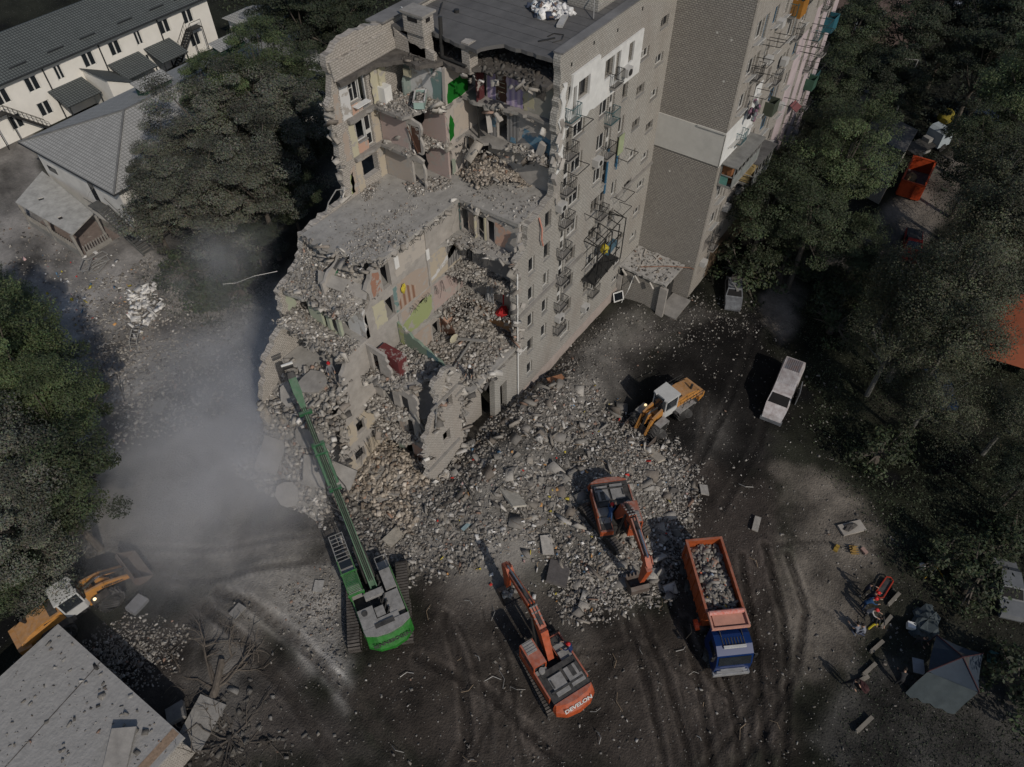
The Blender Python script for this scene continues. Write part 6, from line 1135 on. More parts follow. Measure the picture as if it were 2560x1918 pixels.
# ------------------------------------------------------------------ cars and vans (x forward)
def car_body(t, L, W, H, m, hood=.28, boot=.12, name='body', wheels=True, glassm=None, van=False, base=.3, wr=.32):
    x0, x1 = -L/2, L/2; zb = base
    if van: pr = [(x0, zb, .94), (x0+.02, H*.62, .97), (x0+.15, H, .84), (x1-1.75, H, .84), (x1-1.0, H*.60, .94), (x1-.15, H*.46, .86), (x1, zb+.35, .80), (x1-.05, zb, .8)]
    else: pr = [(x0, zb, .9), (x0, H*.60, .9), (x0+L*boot, H*.64, .92), (x0+L*(boot+.14), H, .76), (x1-L*(hood+.17), H, .76), (x1-L*hood, H*.66, .93), (x1-.12, H*.54, .86), (x1, zb+.2, .84), (x1-.05, zb, .84)]
    n = len(pr); b = MB(); P = [(x, -W/2*k, z) for x, z, k in pr]+[(x, W/2*k, z) for x, z, k in pr]
    b.add(P, [tuple(range(n-1, -1, -1)), tuple(range(n, 2*n))]+[(i, (i+1) % n, n+(i+1) % n, n+i) for i in range(n)]); o = b.build(name, m, t)
    i0 = 3 if van else 4
    a, c = pr[i0], pr[i0+1]; g_ = MB(); k = .035
    def lerp(t_): return (a[0]+(c[0]-a[0])*t_, a[1]+(c[1]-a[1])*t_, a[2]+(c[2]-a[2])*t_)
    p, q = lerp(.12), lerp(.88); d = Vector((c[1]-a[1], 0, -(c[0]-a[0]))).normalized()*-k
    if d.x < 0: d = -d
    g_.add([(p[0]+d.x, -W/2*p[2]+.1, p[1]+d.z), (p[0]+d.x, W/2*p[2]-.1, p[1]+d.z), (q[0]+d.x, W/2*q[2]-.1, q[1]+d.z), (q[0]+d.x, -W/2*q[2]+.1, q[1]+d.z)], [(0, 1, 2, 3)]); g_.build('windscreen', glassm or M_CGL, o)
    for s_ in (-1, 1):
        g_ = MB()
        if van: segs = ((x1-2.3, x1-1.5), (x1-3.6, x1-2.5))
        else: segs = ((x1-L*(hood+.36), x1-L*(hood+.17)), (x0+L*(boot+.15), x1-L*(hood+.38)))
        for u0, u1 in segs:
            zt = H-.08; zb2 = H*.68; yt = W/2*((.84 if van else .77)+.015); yb = W/2*(.95 if van else .93)
            g_.add([(u0, s_*yb, zb2), (u1+.12, s_*yb, zb2), (u1, s_*(yt+.02), zt), (u0, s_*(yt+.02), zt)], [(0, 1, 2, 3)])
        g_.build('side_window', glassm or M_CGL, o)
    if wheels:
        for xx in (x0+.75, x1-.8):
            for s_ in (-1, 1): wheel(t, (xx, s_*(W/2-.12), wr), wr, .2)
    return o
M_BURN = mat('burnt_bare_metal', (.56, .54, .53), rough=.7, rgb2=(.33, .28, .265), scale=2.2, bump=.2); M_BURNB = mat('burnt_blue_grey_metal', (.20, .21, .22), rough=.7, rgb2=(.08, .08, .085), scale=2.2)
v = empty('burnt_van', (46.3, 4.55, 0), 186, 'burnt out long pale van with ribbed roof and empty windscreen on the scorched ground', 'van')
o = car_body(v, 6.3, 1.95, 2.15, M_BURN, van=True, wheels=False, glassm=M_DARK, base=.12)
b = MB()
for i in range(9): b.box((-1.3, -.66+i*.165, 2.165), (3.2, .05, .04))
b.build('roof_rib', M_BURN, v); b = MB(); b.box((-.6, 1.25, .8), (1.5, .06, 1.5), .1); b.build('door', M_BURNB, v); b = MB(); b.box((3.05, 0, .35), (.25, 1.8, .35)); b.build('bumper', M_BURNB, v); b = MB(); b.box((-2.2, 0, 2.16), (1.4, 1.3, .05)); b.build('roof_patch', mat('rusty_blue_sheet', (.14, .17, .20), rgb2=(.2, .13, .11), scale=3), v)
v = empty('burnt_car', (55.9, 13.3, 0), 203, 'crumpled burnt hatchback at the foot of the block, among fallen frames', 'car')
car_body(v, 4.2, 1.75, 1.4, M_BURNB, wheels=False, glassm=M_DARK, base=.08, hood=.26, boot=.06); b = MB(); b.ell((-1.2, 0, 1.35), (.7, .55, .12), 10, 5, jit=.2); b.build('caved_roof', M_DCONC, v); b = MB(); b.box((.2, .1, 1.42), (.9, .25, .06), .3); b.build('fallen_lath', M_GALV, v)
v = empty('wrecked_car', (38.3, -15.15, 0), 200, 'pale grey wrecked estate car cut off by the right edge, its windows gone', 'car')
car_body(v, 4.4, 1.75, 1.5, mat('dull_grey_paint', (.13, .135, .14), rough=.6, var=.2), glassm=M_DARK)
v = empty('red_pickup', (73.2, 1.15, 0), 192, 'red pickup with dark load bed on the shaded lane', 'car')
car_body(v, 5.0, 1.85, 1.6, mat('red_car_paint', (.30, .02, .012), rough=.4, var=.1), boot=.38, hood=.24); b = MB(); b.box((-1.55, 0, 1.05), (1.7, 1.5, .06)); b.build('load_bed', M_BK, v)
v = empty('parked_car', (54.6, -6.4, 0), 215, 'dark blue car hidden under the willows at the right', 'car'); car_body(v, 4.3, 1.75, 1.45, mat('navy_paint', (.01, .03, .075), rough=.35))
v = empty('parked_car', (138.5, 10.8, 0), 100, 'pale silver car parked at the very top of the right side', 'car'); car_body(v, 4.3, 1.75, 1.45, mat('silver_paint', (.30, .31, .33), rough=.4))
v = empty('parked_car', (104.5, 1.0, 0), 60, 'dark blue car under the trees beyond the tow truck', 'car'); car_body(v, 4.3, 1.75, 1.45, mat('ink_blue_paint', (.02, .03, .06), rough=.4))
# skip
v = empty('skip_container', (85.0, 4.25, .1), 183, 'open orange steel skip with a little yellow sand in it, in the shaded yard', 'skip')
M_SK = mat('skip_orange', (.38, .055, .015), rough=.6, var=.3); b = MB(); L, W, H = 5.6, 2.4, 1.9
b.box((0, 0, .25), (L, W, .1)); b.box((0, W/2, H/2+.1), (L, .08, H)); b.box((0, -W/2, H/2+.1), (L, .08, H)); b.box((L/2, 0, H/2+.1), (.08, W, H)); b.box((-L/2, 0, H/2+.1), (.08, W, H))
for s_ in (-1, 1):
    b.box((0, s_*W/2, H+.1), (L+.1, .18, .12)); b.box((s_*L/2, 0, H+.1), (.16, W, .12))
    for i in range(7): b.box((-2.5+i*.83, s_*(W/2+.07), H/2), (.1, .08, H-.1))
b.box((L/2+.15, .6, 1.0), (.2, .5, 1.6)); b.build('steel_box', M_SK, v); b = MB(); b.box((0, 0, .33), (L-.1, W-.1, .06)); b.build('dark_floor', M_DCONC, v)
b = MB(); b.ell((-.9, -.45, .35), (1.1, .6, .5), 12, 6, jit=.15); b.build('sand', mat('yellow_sand', (.33, .24, .12), var=.3), v)
# tow truck
v = empty('flatbed_truck', (93.2, 5.3, 0), -25, 'white cabbed flatbed truck parked behind the orange skip', 'truck')
for x in (-1.9, 2.0):
    for s_ in (-1, 1): wheel(v, (x, s_*.95, .45), .45, .35)
b = MB(); b.box((-.3, 0, .85), (5.8, 1.0, .3)); b.box((-1.3, 0, 1.1), (3.8, 2.1, .12)); b.build('chassis', M_BK, v)
b = MB(); b.prof([(1.0, .6), (1.0, 2.4), (1.4, 2.75), (2.4, 2.75), (3.0, 1.7), (3.1, .6)], -1.05, 1.05); cb = b.build('cab', mat('pale_blue_cab', (.34, .38, .40), rough=.5, var=.1), v)
b = MB(); b.add([(2.46, -.95, 2.66), (2.46, .95, 2.66), (3.0, .95, 1.75), (3.0, -.95, 1.75)], [(0, 1, 2, 3)]); b.box((1.9, -1.06, 2.1), (.9, .02, .6)); b.build('cab_window', M_CGL, cb); b = MB(); b.box((-1.2, -.98, .7), (2.0, .1, .3)); b.box((.4, .3, 1.4), (.7, 1.0, .5)); b.build('side_guard', M_GALV, v)
v = empty('cement_drum', (101.3, 5.0, 0), 0, 'round mustard yellow drum behind the white cab of the flatbed truck', 'drum'); b = MB(); b.tube([(-.9, 0, .7), (-.4, 0, .9), (.5, 0, .9), (.9, 0, .7)], [.5, .9, .9, .5], 14); b.build('drum', mat('mustard_paint', (.20, .16, .02), var=.3), v)
# flat garage roofs by the lane
def garage(name, quad, z, label, th=.25, m=None, wm=None):
    t = empty(name, (sum(q[0] for q in quad)/4, sum(q[1] for q in quad)/4, 0), 0, label, 'garage'); b = MB(); b.prism(quad, z-th, z); b.build('flat_roof', m or mat('grey_garage_roof', (.13, .125, .12), var=.25), t, world=True)
    c = (sum(q[0] for q in quad)/4, sum(q[1] for q in quad)/4); q2 = [(c[0]+(q[0]-c[0])*.95, c[1]+(q[1]-c[1])*.95) for q in quad]; b = MB(); b.prism(q2, 0, z-th-.002); b.build('wall', wm or M_BRICKD, t, world=True); return t
def s2(px, py, z): v = S(px, py, z); return (v.x, v.y)
garage('garage', [(86.5, 6.55), (92.3, 6.7), (94.5, 12.2), (88.5, 11.5)], 2.8, 'larger flat grey garage roof behind the flatbed truck'); garage('garage', [(79.3, 6.2), (84.4, 6.4), (86.0, 10.6), (80.5, 10.4)], 2.8, 'smaller flat grey garage roof left of the orange skip'); garage('garage', [(97.5, 13.5), (101, 13.6), (101.5, 17), (98, 17)], 2.8, 'flat garage roof farthest back between the trees by the lamp')
# far house with balcony at the top
t = empty('brick_house', (121, 22, 0), 0, 'rosy brick house with white glazed balcony, cut off by the top edge', 'house')
b = MB(); b.b2((119, 14, 0), (134, 32, 9)); b.build('wall', mat('rosy_brick', (.22, .16, .14), var=.2), t, world=True); b = MB(); b.b2((118.7, 13.7, 9.0), (134.3, 32.3, 9.3)); b.build('roof', M_ROOFF, t, world=True)
b = MB(); b.b2((117.7, 19.0, 1.6), (118.99, 22.6, 2.9)); b.b2((117.7, 19.0, 4.2), (118.99, 22.6, 4.35)); bl = b.build('balcony', mat('pale_blue_panel', (.30, .33, .35)), t, world=True); b = MB()
for i in range(5): b.b2((117.7, 19+i*.86, 2.9), (117.78, 19.1+i*.86, 4.2))
for z in (3.4, 3.8): b.b2((117.7, 19, z), (117.78, 22.5, z+.06))
b.build('window', M_WHITE, t, world=True); b = MB(); b.b2((117.9, 19.1, 2.9), (117.95, 22.5, 4.2)); b.build('pane', M_CGL, t, world=True)
# street lamp
t = empty('street_lamp', (95.6, 10.1, 0), 0, 'thin grey street lamp rising over the trees right of the block', 'lamp'); b = MB(); b.tube([(0, 0, 0), (0, 0, 9)], [.12, .07], 8); b.build('pole', M_GALV, t); b = MB(); b.beam((0, 0, 9), (-1.1, 1.7, 9.15), .07, .07); b.box((-1.35, 2.05, 9.15), (.5, .7, .1), .6); b.build('lamp_arm', M_GALV, t)

# ------------------------------------------------------------------ school and its annexes, upper left
M_CRM = mat('cream_school_render', (.74, .71, .645), var=.08, scale=.6)
def tiles(name, c1, c2, sc=1.0, dust=0):
    m = mat(name, c1, var=.2, dust=dust, scale=1.2, dustc=(.25, .24, .22)); N = m.node_tree.nodes; L = m.node_tree.links; b = N['Principled BSDF']; src = b.inputs['Base Color'].links[0].from_socket
    tc = N.new('ShaderNodeTexCoord'); br = N.new('ShaderNodeTexBrick'); br.inputs['Scale'].default_value = 1; br.inputs['Brick Width'].default_value = .36*sc; br.inputs['Row Height'].default_value = .36*sc; br.inputs['Mortar Size'].default_value = .05*sc; br.offset = 0
    L.new(tc.outputs['Object'], br.inputs['Vector']); mx = N.new('ShaderNodeMix'); mx.data_type = 'RGBA'; L.new(br.outputs['Fac'], mx.inputs[0]); L.new(src, mx.inputs[6]); mx.inputs[7].default_value = (*c2, 1); L.new(mx.outputs[2], b.inputs['Base Color']); return m
M_TILE = tiles('grey_green_roof_tiles', (.115, .125, .12), (.03, .034, .034)); M_TILED = tiles('dusty_roof_tiles', (.34, .335, .315), (.20, .198, .188)); M_TRIM = mat('dark_trim', (.03, .033, .035))
t = empty('school_building', (46, 98, 0), 0, 'long two storey cream school with grey tiled roof running off the top left corner', 'school')
def ps(n, b, m, tt=None, sp=False): return b.build(n, m, tt or t, world=True, split=sp)
SW = []
for x in np.arange(20, 62, 3.9):
    for z in (1.2, 4.4): SW.append(rect(x, z, x+(1.7 if int(x) % 3 else 1.1), z+1.75))
b = MB(); plate(b, 'y', 98.0, [(14, 0), (63.5, 0), (63.5, 7.0), (14, 7.0)], SW, th=.4); b.b2((63.1, 98.4, 0), (63.5, 110, 7.0)); b.b2((14, 109.6, 0), (63.1, 110, 7)); ps('wall', b, M_CRM)
b = MB(); b.add([(13, 97.3, 6.95), (64.1, 97.3, 6.95), (64.1, 104, 9.4), (13, 104, 9.4), (64.1, 110.7, 6.95), (13, 110.7, 6.95)], [(0, 1, 2, 3), (3, 2, 4, 5), (1, 4, 2)]); ps('roof', b, M_TILE)
b = MB(); b.b2((13, 97.15, 6.8), (64.2, 97.3, 7.0)); 
for x in (26, 38.2, 46, 55): b.b2((x, 97.85, 0), (x+.13, 97.99, 6.8))
ps('gutter', b, M_TRIM, None, True)
b = MB()
for i, x in enumerate((20, 24.5, 30, 35, 40, 44.5, 50, 55, 59)): b.beam((x, 98.6, 7.62), (x+2.2, 98.6, 7.62), .12, .14)
ps('snow_guard', b, M_TRIM, None, True)
M_SF = mat('cream_window_frame', (.6, .59, .55), var=.1)
for w_ in SW:
    (a, z), (a2, _), (_, z2), _ = w_; b = MB(); b.b2((a, 98.12, z), (a+.15, 98.2, z2)); b.b2((a2-.15, 98.12, z), (a2, 98.2, z2)); b.b2((a+.09, 98.12, z), (a2-.09, 98.2, z+.09)); b.b2((a+.09, 98.12, z2-.09), (a2-.09, 98.2, z2)); b.b2(((a+a2)/2-.09, 98.11, z+.09), ((a+a2)/2+.09, 98.21, z2-.09)); fr = ps('window', b, M_SF); b = MB(); b.b2((a+.09, 98.15, z+.09), (a2-.09, 98.17, z2-.09)); me = b.build('pane', M_CGL, fr, world=False); me.parent = fr; me.matrix_parent_inverse = Matrix.Identity(4); me.data.transform(Matrix.Translation(-t.location))
def stair(x0, z0, x1, z1, y):
    b = MB(); n = 14; 
    for i in range(n): f_ = (i+.5)/n; b.box((x0+(x1-x0)*f_, y-.6, z0+(z1-z0)*f_), (abs(x1-x0)/n*.9, 1.1, .06))
    for yy in (y-.05, y-1.15): b.beam((x0, yy, z0), (x1, yy, z1), .08, .22); b.beam((x0, yy, z0+1.0), (x1, yy, z1+1.0), .05, .05); [b.beam((x0+(x1-x0)*i/10, yy, z0+(z1-z0)*i/10), (x0+(x1-x0)*i/10, yy, z0+(z1-z0)*i/10+1), .035, .035) for i in range(11)]
    s_ = 1 if x1 > x0 else -1; b.box((x1+s_*.9, y-.6, z1), (1.8, 1.2, .08))
    for xx in (x1, x1+s_*1.8): b.beam((xx, y-1.15, z1), (xx, y-1.15, z1+1), .05, .05); b.beam((xx, y-1.15, z1), (xx, y-1.15, 0), .09, .09)
    b.beam((x1, y-1.15, z1+1), (x1+s_*1.8, y-1.15, z1+1), .05, .05); return b
ps('outside_stair', stair(55.2, 0, 59.0, 3.9, 97.99), M_METAL); ps('outside_stair', stair(35.6, 0, 31.6, 3.9, 97.99), M_METAL)
for x0, x1 in ((37.6, 42.4), (46.2, 51), (51.8, 56)):
    b = MB(); b.add([(x0, 94.4, 2.8), (x1, 94.4, 2.8), (x1, 97.98, 3.8), (x0, 97.98, 3.8), (x0, 94.4, 2.68), (x1, 94.4, 2.68), (x1, 97.98, 3.68), (x0, 97.98, 3.68)], [(0, 1, 2, 3), (7, 6, 5, 4), (0, 4, 5, 1), (1, 5, 6, 2), (3, 7, 4, 0)]); ps('porch_roof', b, M_TILE); b = MB()
    for x in (x0+.2, x1-.3): b.b2((x, 94.5, 0), (x+.14, 94.64, 2.66))
    ps('porch_post', b, M_TRIM, None, True)
b = MB(); b.prof([(42.8, 0), (42.8, 4.6), (46.0, 3.0), (46.0, 0)], 92.6, 97.98); ps('porch', b, M_CRM); b = MB(); b.add([(42.5, 92.3, 4.85), (46.4, 92.3, 2.9), (46.4, 97.98, 2.9), (42.5, 97.98, 4.85)], [(0, 1, 2, 3)]); ps('porch_roof', b, M_TILE)
# middle building with hipped roof
t2 = empty('hipped_roof_building', (34, 76, 0), 0, 'low cream building with dusty grey hipped tile roof beside the holed shed', 'building')
b = MB(); b.b2((27.9, 68.2, 0), (60, 83.3, 6.7)); ps('wall', b, mat('dusty_cream_render', (.62, .60, .56), var=.15, scale=.7), t2)
b = MB(); b.add([(27.1, 67.4, 6.75), (60.7, 67.4, 6.75), (60.7, 84.1, 6.75), (27.1, 84.1, 6.75), (35.4, 75.7, 9.3), (52.4, 75.7, 9.3)], [(0, 1, 5, 4), (1, 2, 5), (2, 3, 4, 5), (3, 0, 4)]); ps('roof', b, M_TILED, t2)
b = MB(); b.beam((27.1, 67.4, 6.8), (35.4, 75.7, 9.35), .2, .12); b.beam((27.1, 84.1, 6.8), (35.4, 75.7, 9.35), .2, .12); b.beam((35.4, 75.7, 9.35), (52.4, 75.7, 9.35), .22, .12); ps('ridge_cap', b, mat('ridge_tile', (.15, .15, .145)), t2, True)
b = MB(); b.b2((27.0, 67.3, 6.6), (27.1, 84.2, 6.75)); b.b2((27.1, 67.3, 6.6), (60.7, 67.4, 6.75)); ps('gutter', b, M_TRIM, t2, True)
for x, y in ((39.2, 77.6), (50.5, 78.2)): b = MB(); b.b2((x, y, 8.0), (x+3.6, y+1.5, 9.3)); d_ = ps('dormer', b, mat('dark_green_sheet', (.015, .05, .035)), t2); b = MB(); b.add([(x-.3, y-.3, 9.25), (x+3.9, y-.3, 9.25), (x+3.9, y+1.8, 9.7), (x-.3, y+1.8, 9.7)], [(0, 1, 2, 3)]); ps('dormer_roof', b, M_TILED, t2)
b = MB(); b.b2((27.86, 80.6, 3.6), (27.89, 82.2, 4.3)); b.b2((27.86, 73.2, 3.0), (27.89, 74.2, 5.2)); b.b2((27.86, 70.5, 1.2), (27.89, 71.4, 2.6)); b.b2((30, 68.16, 2), (31.2, 68.19, 3.8)); ps('window', b, M_CGL, t2, True)
b = MB(); n = 16
for i in range(n): f_ = (i+.5)/n; b.box((27.2, 71.8-5.6*f_, 3.2*(1-f_)), (1.1, .3, .06))
for x in (26.6, 27.8): b.beam((x, 71.8, 3.3), (x, 66.0, 0.1), .09, .24); b.beam((x, 71.8, 4.2), (x, 66.0, 1.1), .05, .05)
b.box((27.2, 72.7, 3.2), (1.2, 1.8, .1)); b.beam((26.6, 71.8, 4.2), (26.6, 73.6, 4.2), .05, .05); ps('outside_stair', b, mat('dusty_iron', (.10, .10, .095), var=.3), t2)
# lean to shed with holed roof
t3 = empty('shed', (23.5, 74, 0), 0, 'open shed with a torn pale sheet roof beside the hipped roof building', 'shed')
b = MB(); plate(b, 'z', 3.0, [(22.9, 70.9), (26.3, 72.35), (27.7, 83.9), (22.7, 80.85)], [[(23.6, 74.2), (24.0, 74.1), (24.1, 74.7), (23.7, 74.8)], [(24.3, 79.0), (24.8, 78.8), (24.9, 79.3), (24.4, 79.5)]], th=.12); ps('sheet_roof', b, mat('pale_sheet_roof', (.40, .39, .36), var=.3, scale=1.5, bump=.2), t3)
b = MB(); b.b2((22.75, 71.2, 0), (22.9, 80.6, .9))
for i in range(24): b.b2((22.7, 71.2+i*.4, .9), (22.8, 71.3+i*.4, 1.7))
for y in (71, 75.8, 80.6): b.b2((22.7, y, 0), (22.95, y+.2, 2.88))
b.b2((23.2, 70.9, 0), (26.2, 71.0, .5)); b.b2((26.1, 71.9, 0), (26.3, 72.1, 2.88))
for i in range(10): b.b2((23.2+i*.3, 70.92, .5), (23.3+i*.3, 71.0, 1.3))
ps('railing', b, mat('worn_wood', (.27, .255, .23), var=.3), t3); b = MB(); b.b2((22.95, 71.05, 0), (27.2, 80.4, .06)); ps('floor', b, mat('dusty_red_floor', (.20, .16, .14)), t3)
# side roofs right of the school
t4 = empty('pavilion', (70, 94, 0), 0, 'low grey hipped roof pavilion half hidden behind the tree tops by the school', 'pavilion'); b = MB(); b.b2((66, 90, 0), (76, 98, 3)); ps('wall', b, M_CRM, t4); b = MB(); b.add([(65.4, 89.4, 3), (76.6, 89.4, 3), (76.6, 98.6, 3), (65.4, 98.6, 3), (69.5, 94, 5), (72.5, 94, 5)], [(0, 1, 5, 4), (1, 2, 5), (2, 3, 4, 5), (3, 0, 4)]); ps('roof', b, M_TILED, t4)

# ------------------------------------------------------------------ grey flat roof, lower left
c0 = S(145, 1560, 3.2); c1 = S(455, 1838, 3.2); c2_ = S(0, 1697, 3.2)
u_ = Vector((c1.x-c0.x, c1.y-c0.y)).normalized(); v_ = Vector((-u_.y, u_.x)) if Vector((-u_.y, u_.x)).dot(Vector((c2_.x-c0.x, c2_.y-c0.y))) > 0 else Vector((u_.y, -u_.x))
Lr = (Vector((c1.x, c1.y))-Vector((c0.x, c0.y))).length
t5 = empty('flat_roofed_outbuilding', (c0.x, c0.y, 0), 0, 'grey flat roofed outbuilding at the bottom left corner, its roof pocked with small stones', 'outbuilding')
cc = Vector((c0.x, c0.y)); W5 = 9.0; q0 = [cc, cc+u_*(Lr+.2), cc+u_*(Lr+.2)+v_*W5, cc+v_*W5]
b = MB(); b.prism([tuple(p) for p in q0], 3.0, 3.2); b.build('flat_roof', mat('grey_screed_roof', (.285, .275, .26), var=.16, scale=1.6, bump=.5, detail=11), t5, world=True)
b = MB(); ii = [cc+u_*.25+v_*.25, cc+u_*(Lr-.1)+v_*.25, cc+u_*(Lr-.1)+v_*(W5-.25), cc+u_*.25+v_*(W5-.25)]; b.prism([tuple(p) for p in ii], 0, 2.998); b.build('wall', M_BRICKD, t5, world=True)
b = MB(); s_ = cc+v_*3.3; b.beam((*(cc+u_*4.4+v_*.02), 3.205), (*(cc+u_*5.2+v_*(W5-.1)), 3.205), .06, .01); b.build('roof_seam', M_DCONC, t5, world=True)
b = MB(); e0 = cc+u_*(Lr-1.1)+v_*.0; b.prism([tuple(cc+u_*(Lr-.75)+v_*.05), tuple(cc+u_*(Lr-.2)+v_*.05), tuple(cc+u_*(Lr-.2)+v_*4.2), tuple(cc+u_*(Lr-.75)+v_*4.2)], 3.201, 3.215); b.build('bare_strip', mat('brown_roof_strip', (.27, .19, .13), var=.35, scale=5), t5, world=True)
n = 330; qq = np.array([tuple(cc+u_*random.uniform(.3, Lr)+v_*random.uniform(.2, W5-.2)) for i in range(n)]); s_ = sizes(n, .05, .42, 3.5); o = rubble('roof_stones', np.column_stack([qq, np.full(n, 3.22)])-np.array([c0.x, c0.y, 0]), s_, parent=t5, pal=PAL*.85)['kind'] = 'stuff'
sb = fallen((0, 0, 0), (2.6, 1.4, .22), 6, -8, 0); tb = empty('concrete_slab', (*(cc+u_*(Lr-2.2)+v_*2.6), 3.45), 35, 'tilted pale concrete slab lying on the grey flat roof at the bottom left', 'slab'); sb.build('slab', M_CONC, tb)
# loose slabs on the ground
random.seed(55)
SLB = [((1105, 1105), (2.6, 1.3, .16), 25, 12, 62, 'long pale slab sticking up from the heap left of the higher excavator', (.40, .375, .32)), ((1200, 845), (1.6, .8, .07), 5, 8, -30, 'brown wooden door panel lying on the rubble below the street front', (.27, .13, .07)), ((1205, 1245), (2.0, 1.6, .25), 6, 10, 20, 'dark square slab between the two orange excavators', (.11, .10, .095)),
       ((1180, 1190), (1.5, .9, .2), 10, -8, 40, 'light cracked slab on the mound just right of the long pale slab', (.34, .32, .29)), ((860, 1075), (1.3, .9, .14), -6, 10, 20, 'upper of two pale slabs at the foot of the wreck', (.30, .28, .25)), ((855, 1160), (1.9, 1.0, .14), 5, 4, -5, 'cream slab behind the green machine', (.33, .30, .25)),
       ((690, 1270), (.9, .7, .08), 3, 0, 30, 'thin square tile on the brick bed left of the green machine', (.31, .30, .28)), ((1632, 1135), (1.4, .5, .12), 5, 6, 10, 'greyed beam end on the heap right of the higher excavator', (.3, .28, .25)), ((1410, 995), (1.7, .9, .2), 12, 8, 70, 'pale broken slab in front of the loader bucket', (.38, .34, .28)),
       ((1520, 1060), (1.0, .7, .1), 10, 8, 30, 'small slab among wires right of the higher excavator', (.33, .31, .28)), ((520, 1330), (1.0, .7, .15), 3, 2, 0, 'flat grey block at the start of the wheel ruts', (.2, .19, .175)), ((440, 1565), (3.0, 1.9, .35), 8, -12, 10, 'large broken concrete slab under the uprooted tree', (.21, .20, .185)), ((385, 1545), (1.2, 1.2, .35), -10, 12, 60, 'block of concrete beside the uprooted tree trunk', (.2, .19, .175)),
       ((345, 880), (1.5, 1.1, .1), 3, 3, 20, 'square manhole slab on the debris strewn yard', (.19, .18, .165)), ((300, 1310), (1.3, .9, .4), 10, 10, 10, 'bluish lump of concrete next to the loader wheel', (.17, .17, .175)), ((1010, 1160), (.9, .3, .06), 2, 2, -6, 'pale blue board lying flat below the torn corner', (.24, .32, .33))]
for (px, dims, rx, ry, rz, lab, c) in SLB:
    p = G(*px); z = gz(p.x, p.y)+dims[2]*.5+.12; b = fallen((0, 0, 0), dims, rx, ry, 0); e = empty('broken_slab' if 'board' not in lab and 'door' not in lab else 'loose_board', (p.x, p.y, z), rz, lab, 'slab' if 'board' not in lab and 'door' not in lab else 'board'); b.build('slab', mat('slab_%d%d' % px, c, var=.25, scale=3, bump=.3), e)
# cloth, bars and scraps
mb = MB(); random.seed(66)
for i in range(150):
    x, y = random.choice([(26, 17), (30, 16), (22, 17), (31, 10), (35, 15), (16, 25), (30, 5), (18, 2), (12, 12)]); x += random.gauss(0, 3.5); y += random.gauss(0, 2.6)
    if y > 22.3: continue
    a = random.uniform(0, 6.3); l = random.uniform(.3, 1.3); z = gz(x, y)+.12; mb.tube([(x, y, z), (x+l*.5*math.cos(a), y+l*.5*math.sin(a), z+random.uniform(.02, .3)), (x+l*math.cos(a+.4), y+l*math.sin(a+.4), z)], random.uniform(.012, .03), 4, i % 2)
o = mb.build('bars_and_laths', [M_GALV, mat('splintered_wood', (.24, .18, .12), var=.4)]); tag(o, 'bent bars and splintered laths sticking out all over the ground debris', 'debris', kind='stuff')
n = 420; q = np.vstack([scatter_poly(gp([(960, 1040), (1300, 850), (1500, 1020), (1440, 1290), (1240, 1330), (900, 1200)]), 300), scatter_poly(gp([(60, 560), (200, 540), (330, 640), (300, 720), (100, 700)]), 120)]); P = np.column_stack([q, height(q[:, 0], q[:, 1])+.12]); V, F, C = chunk_arrays(P, sizes(n, .12, .42, 2), pal=np.array([(.65, .64, .62), (.5, .05, .04), (.5, .42, .08), (.12, .22, .34), (.55, .30, .12), (.55, .38, .36)]), pw=np.array([.62, .06, .07, .09, .08, .08]), flat=.18); o = np_mesh('litter', V, F, M_RUB, C); tag(o, 'scraps of white, red and yellow cloth and paper dotted over the debris', 'litter', kind='stuff')
n = 90; q = scatter_poly(gp([(280, 640), (330, 620), (345, 680), (300, 720)]), n, soft=.6); P = np.column_stack([q, np.full(n, .2)]); V, F, C = chunk_arrays(P, sizes(n, .3, .9, 1), pal=np.array([(.66, .65, .63)]), pw=np.array([1.]), flat=.2); o = np_mesh('sheets', V, F, M_RUB, C); tag(o, 'cluster of torn white sheets on the yard behind the wreck', 'litter', kind='stuff')
# window frames dumped on the yard
t = empty('dumped_frames', G(195, 580), 20, 'stack of empty white window frames lying on the yard below the shed', 'window frames'); random.seed(3)
for i in range(5):
    b = MB(); a = random.uniform(-.6, .6); cx, cy = random.uniform(-1.4, 1.4), random.uniform(-1, 1); M = Matrix.Rotation(a, 3, 'Z')
    for (px, py, dx, dy) in ((0, .45, 1.9, .09), (0, -.45, 1.9, .09), (.93, 0, .09, .9), (-.93, 0, .09, .9)): b.box(M@Vector((px, py, 0))+Vector((cx, cy, .1+i*.09)), (dx, dy, .08), a)
    b.build('frame', M_GALV, t)
p = G(253, 560); t = empty('arched_rack', G(305, 735), 30, 'curved rusty play ladder standing among the debris on the yard', 'ladder'); b = MB()
for s_ in (-.35, .35): b.tube([(-1.4, s_, 0), (-1.0, s_, .9), (0, s_, 1.4), (1.0, s_, .9), (1.4, s_, 0)], .04, 5)
for i in range(11): a = PI*i/10; b.beam((-1.3*math.cos(a), -.35, 1.35*math.sin(a)), (-1.3*math.cos(a), .35, 1.35*math.sin(a)), .04, .04)
b.build('ladder', M_GALV, t)
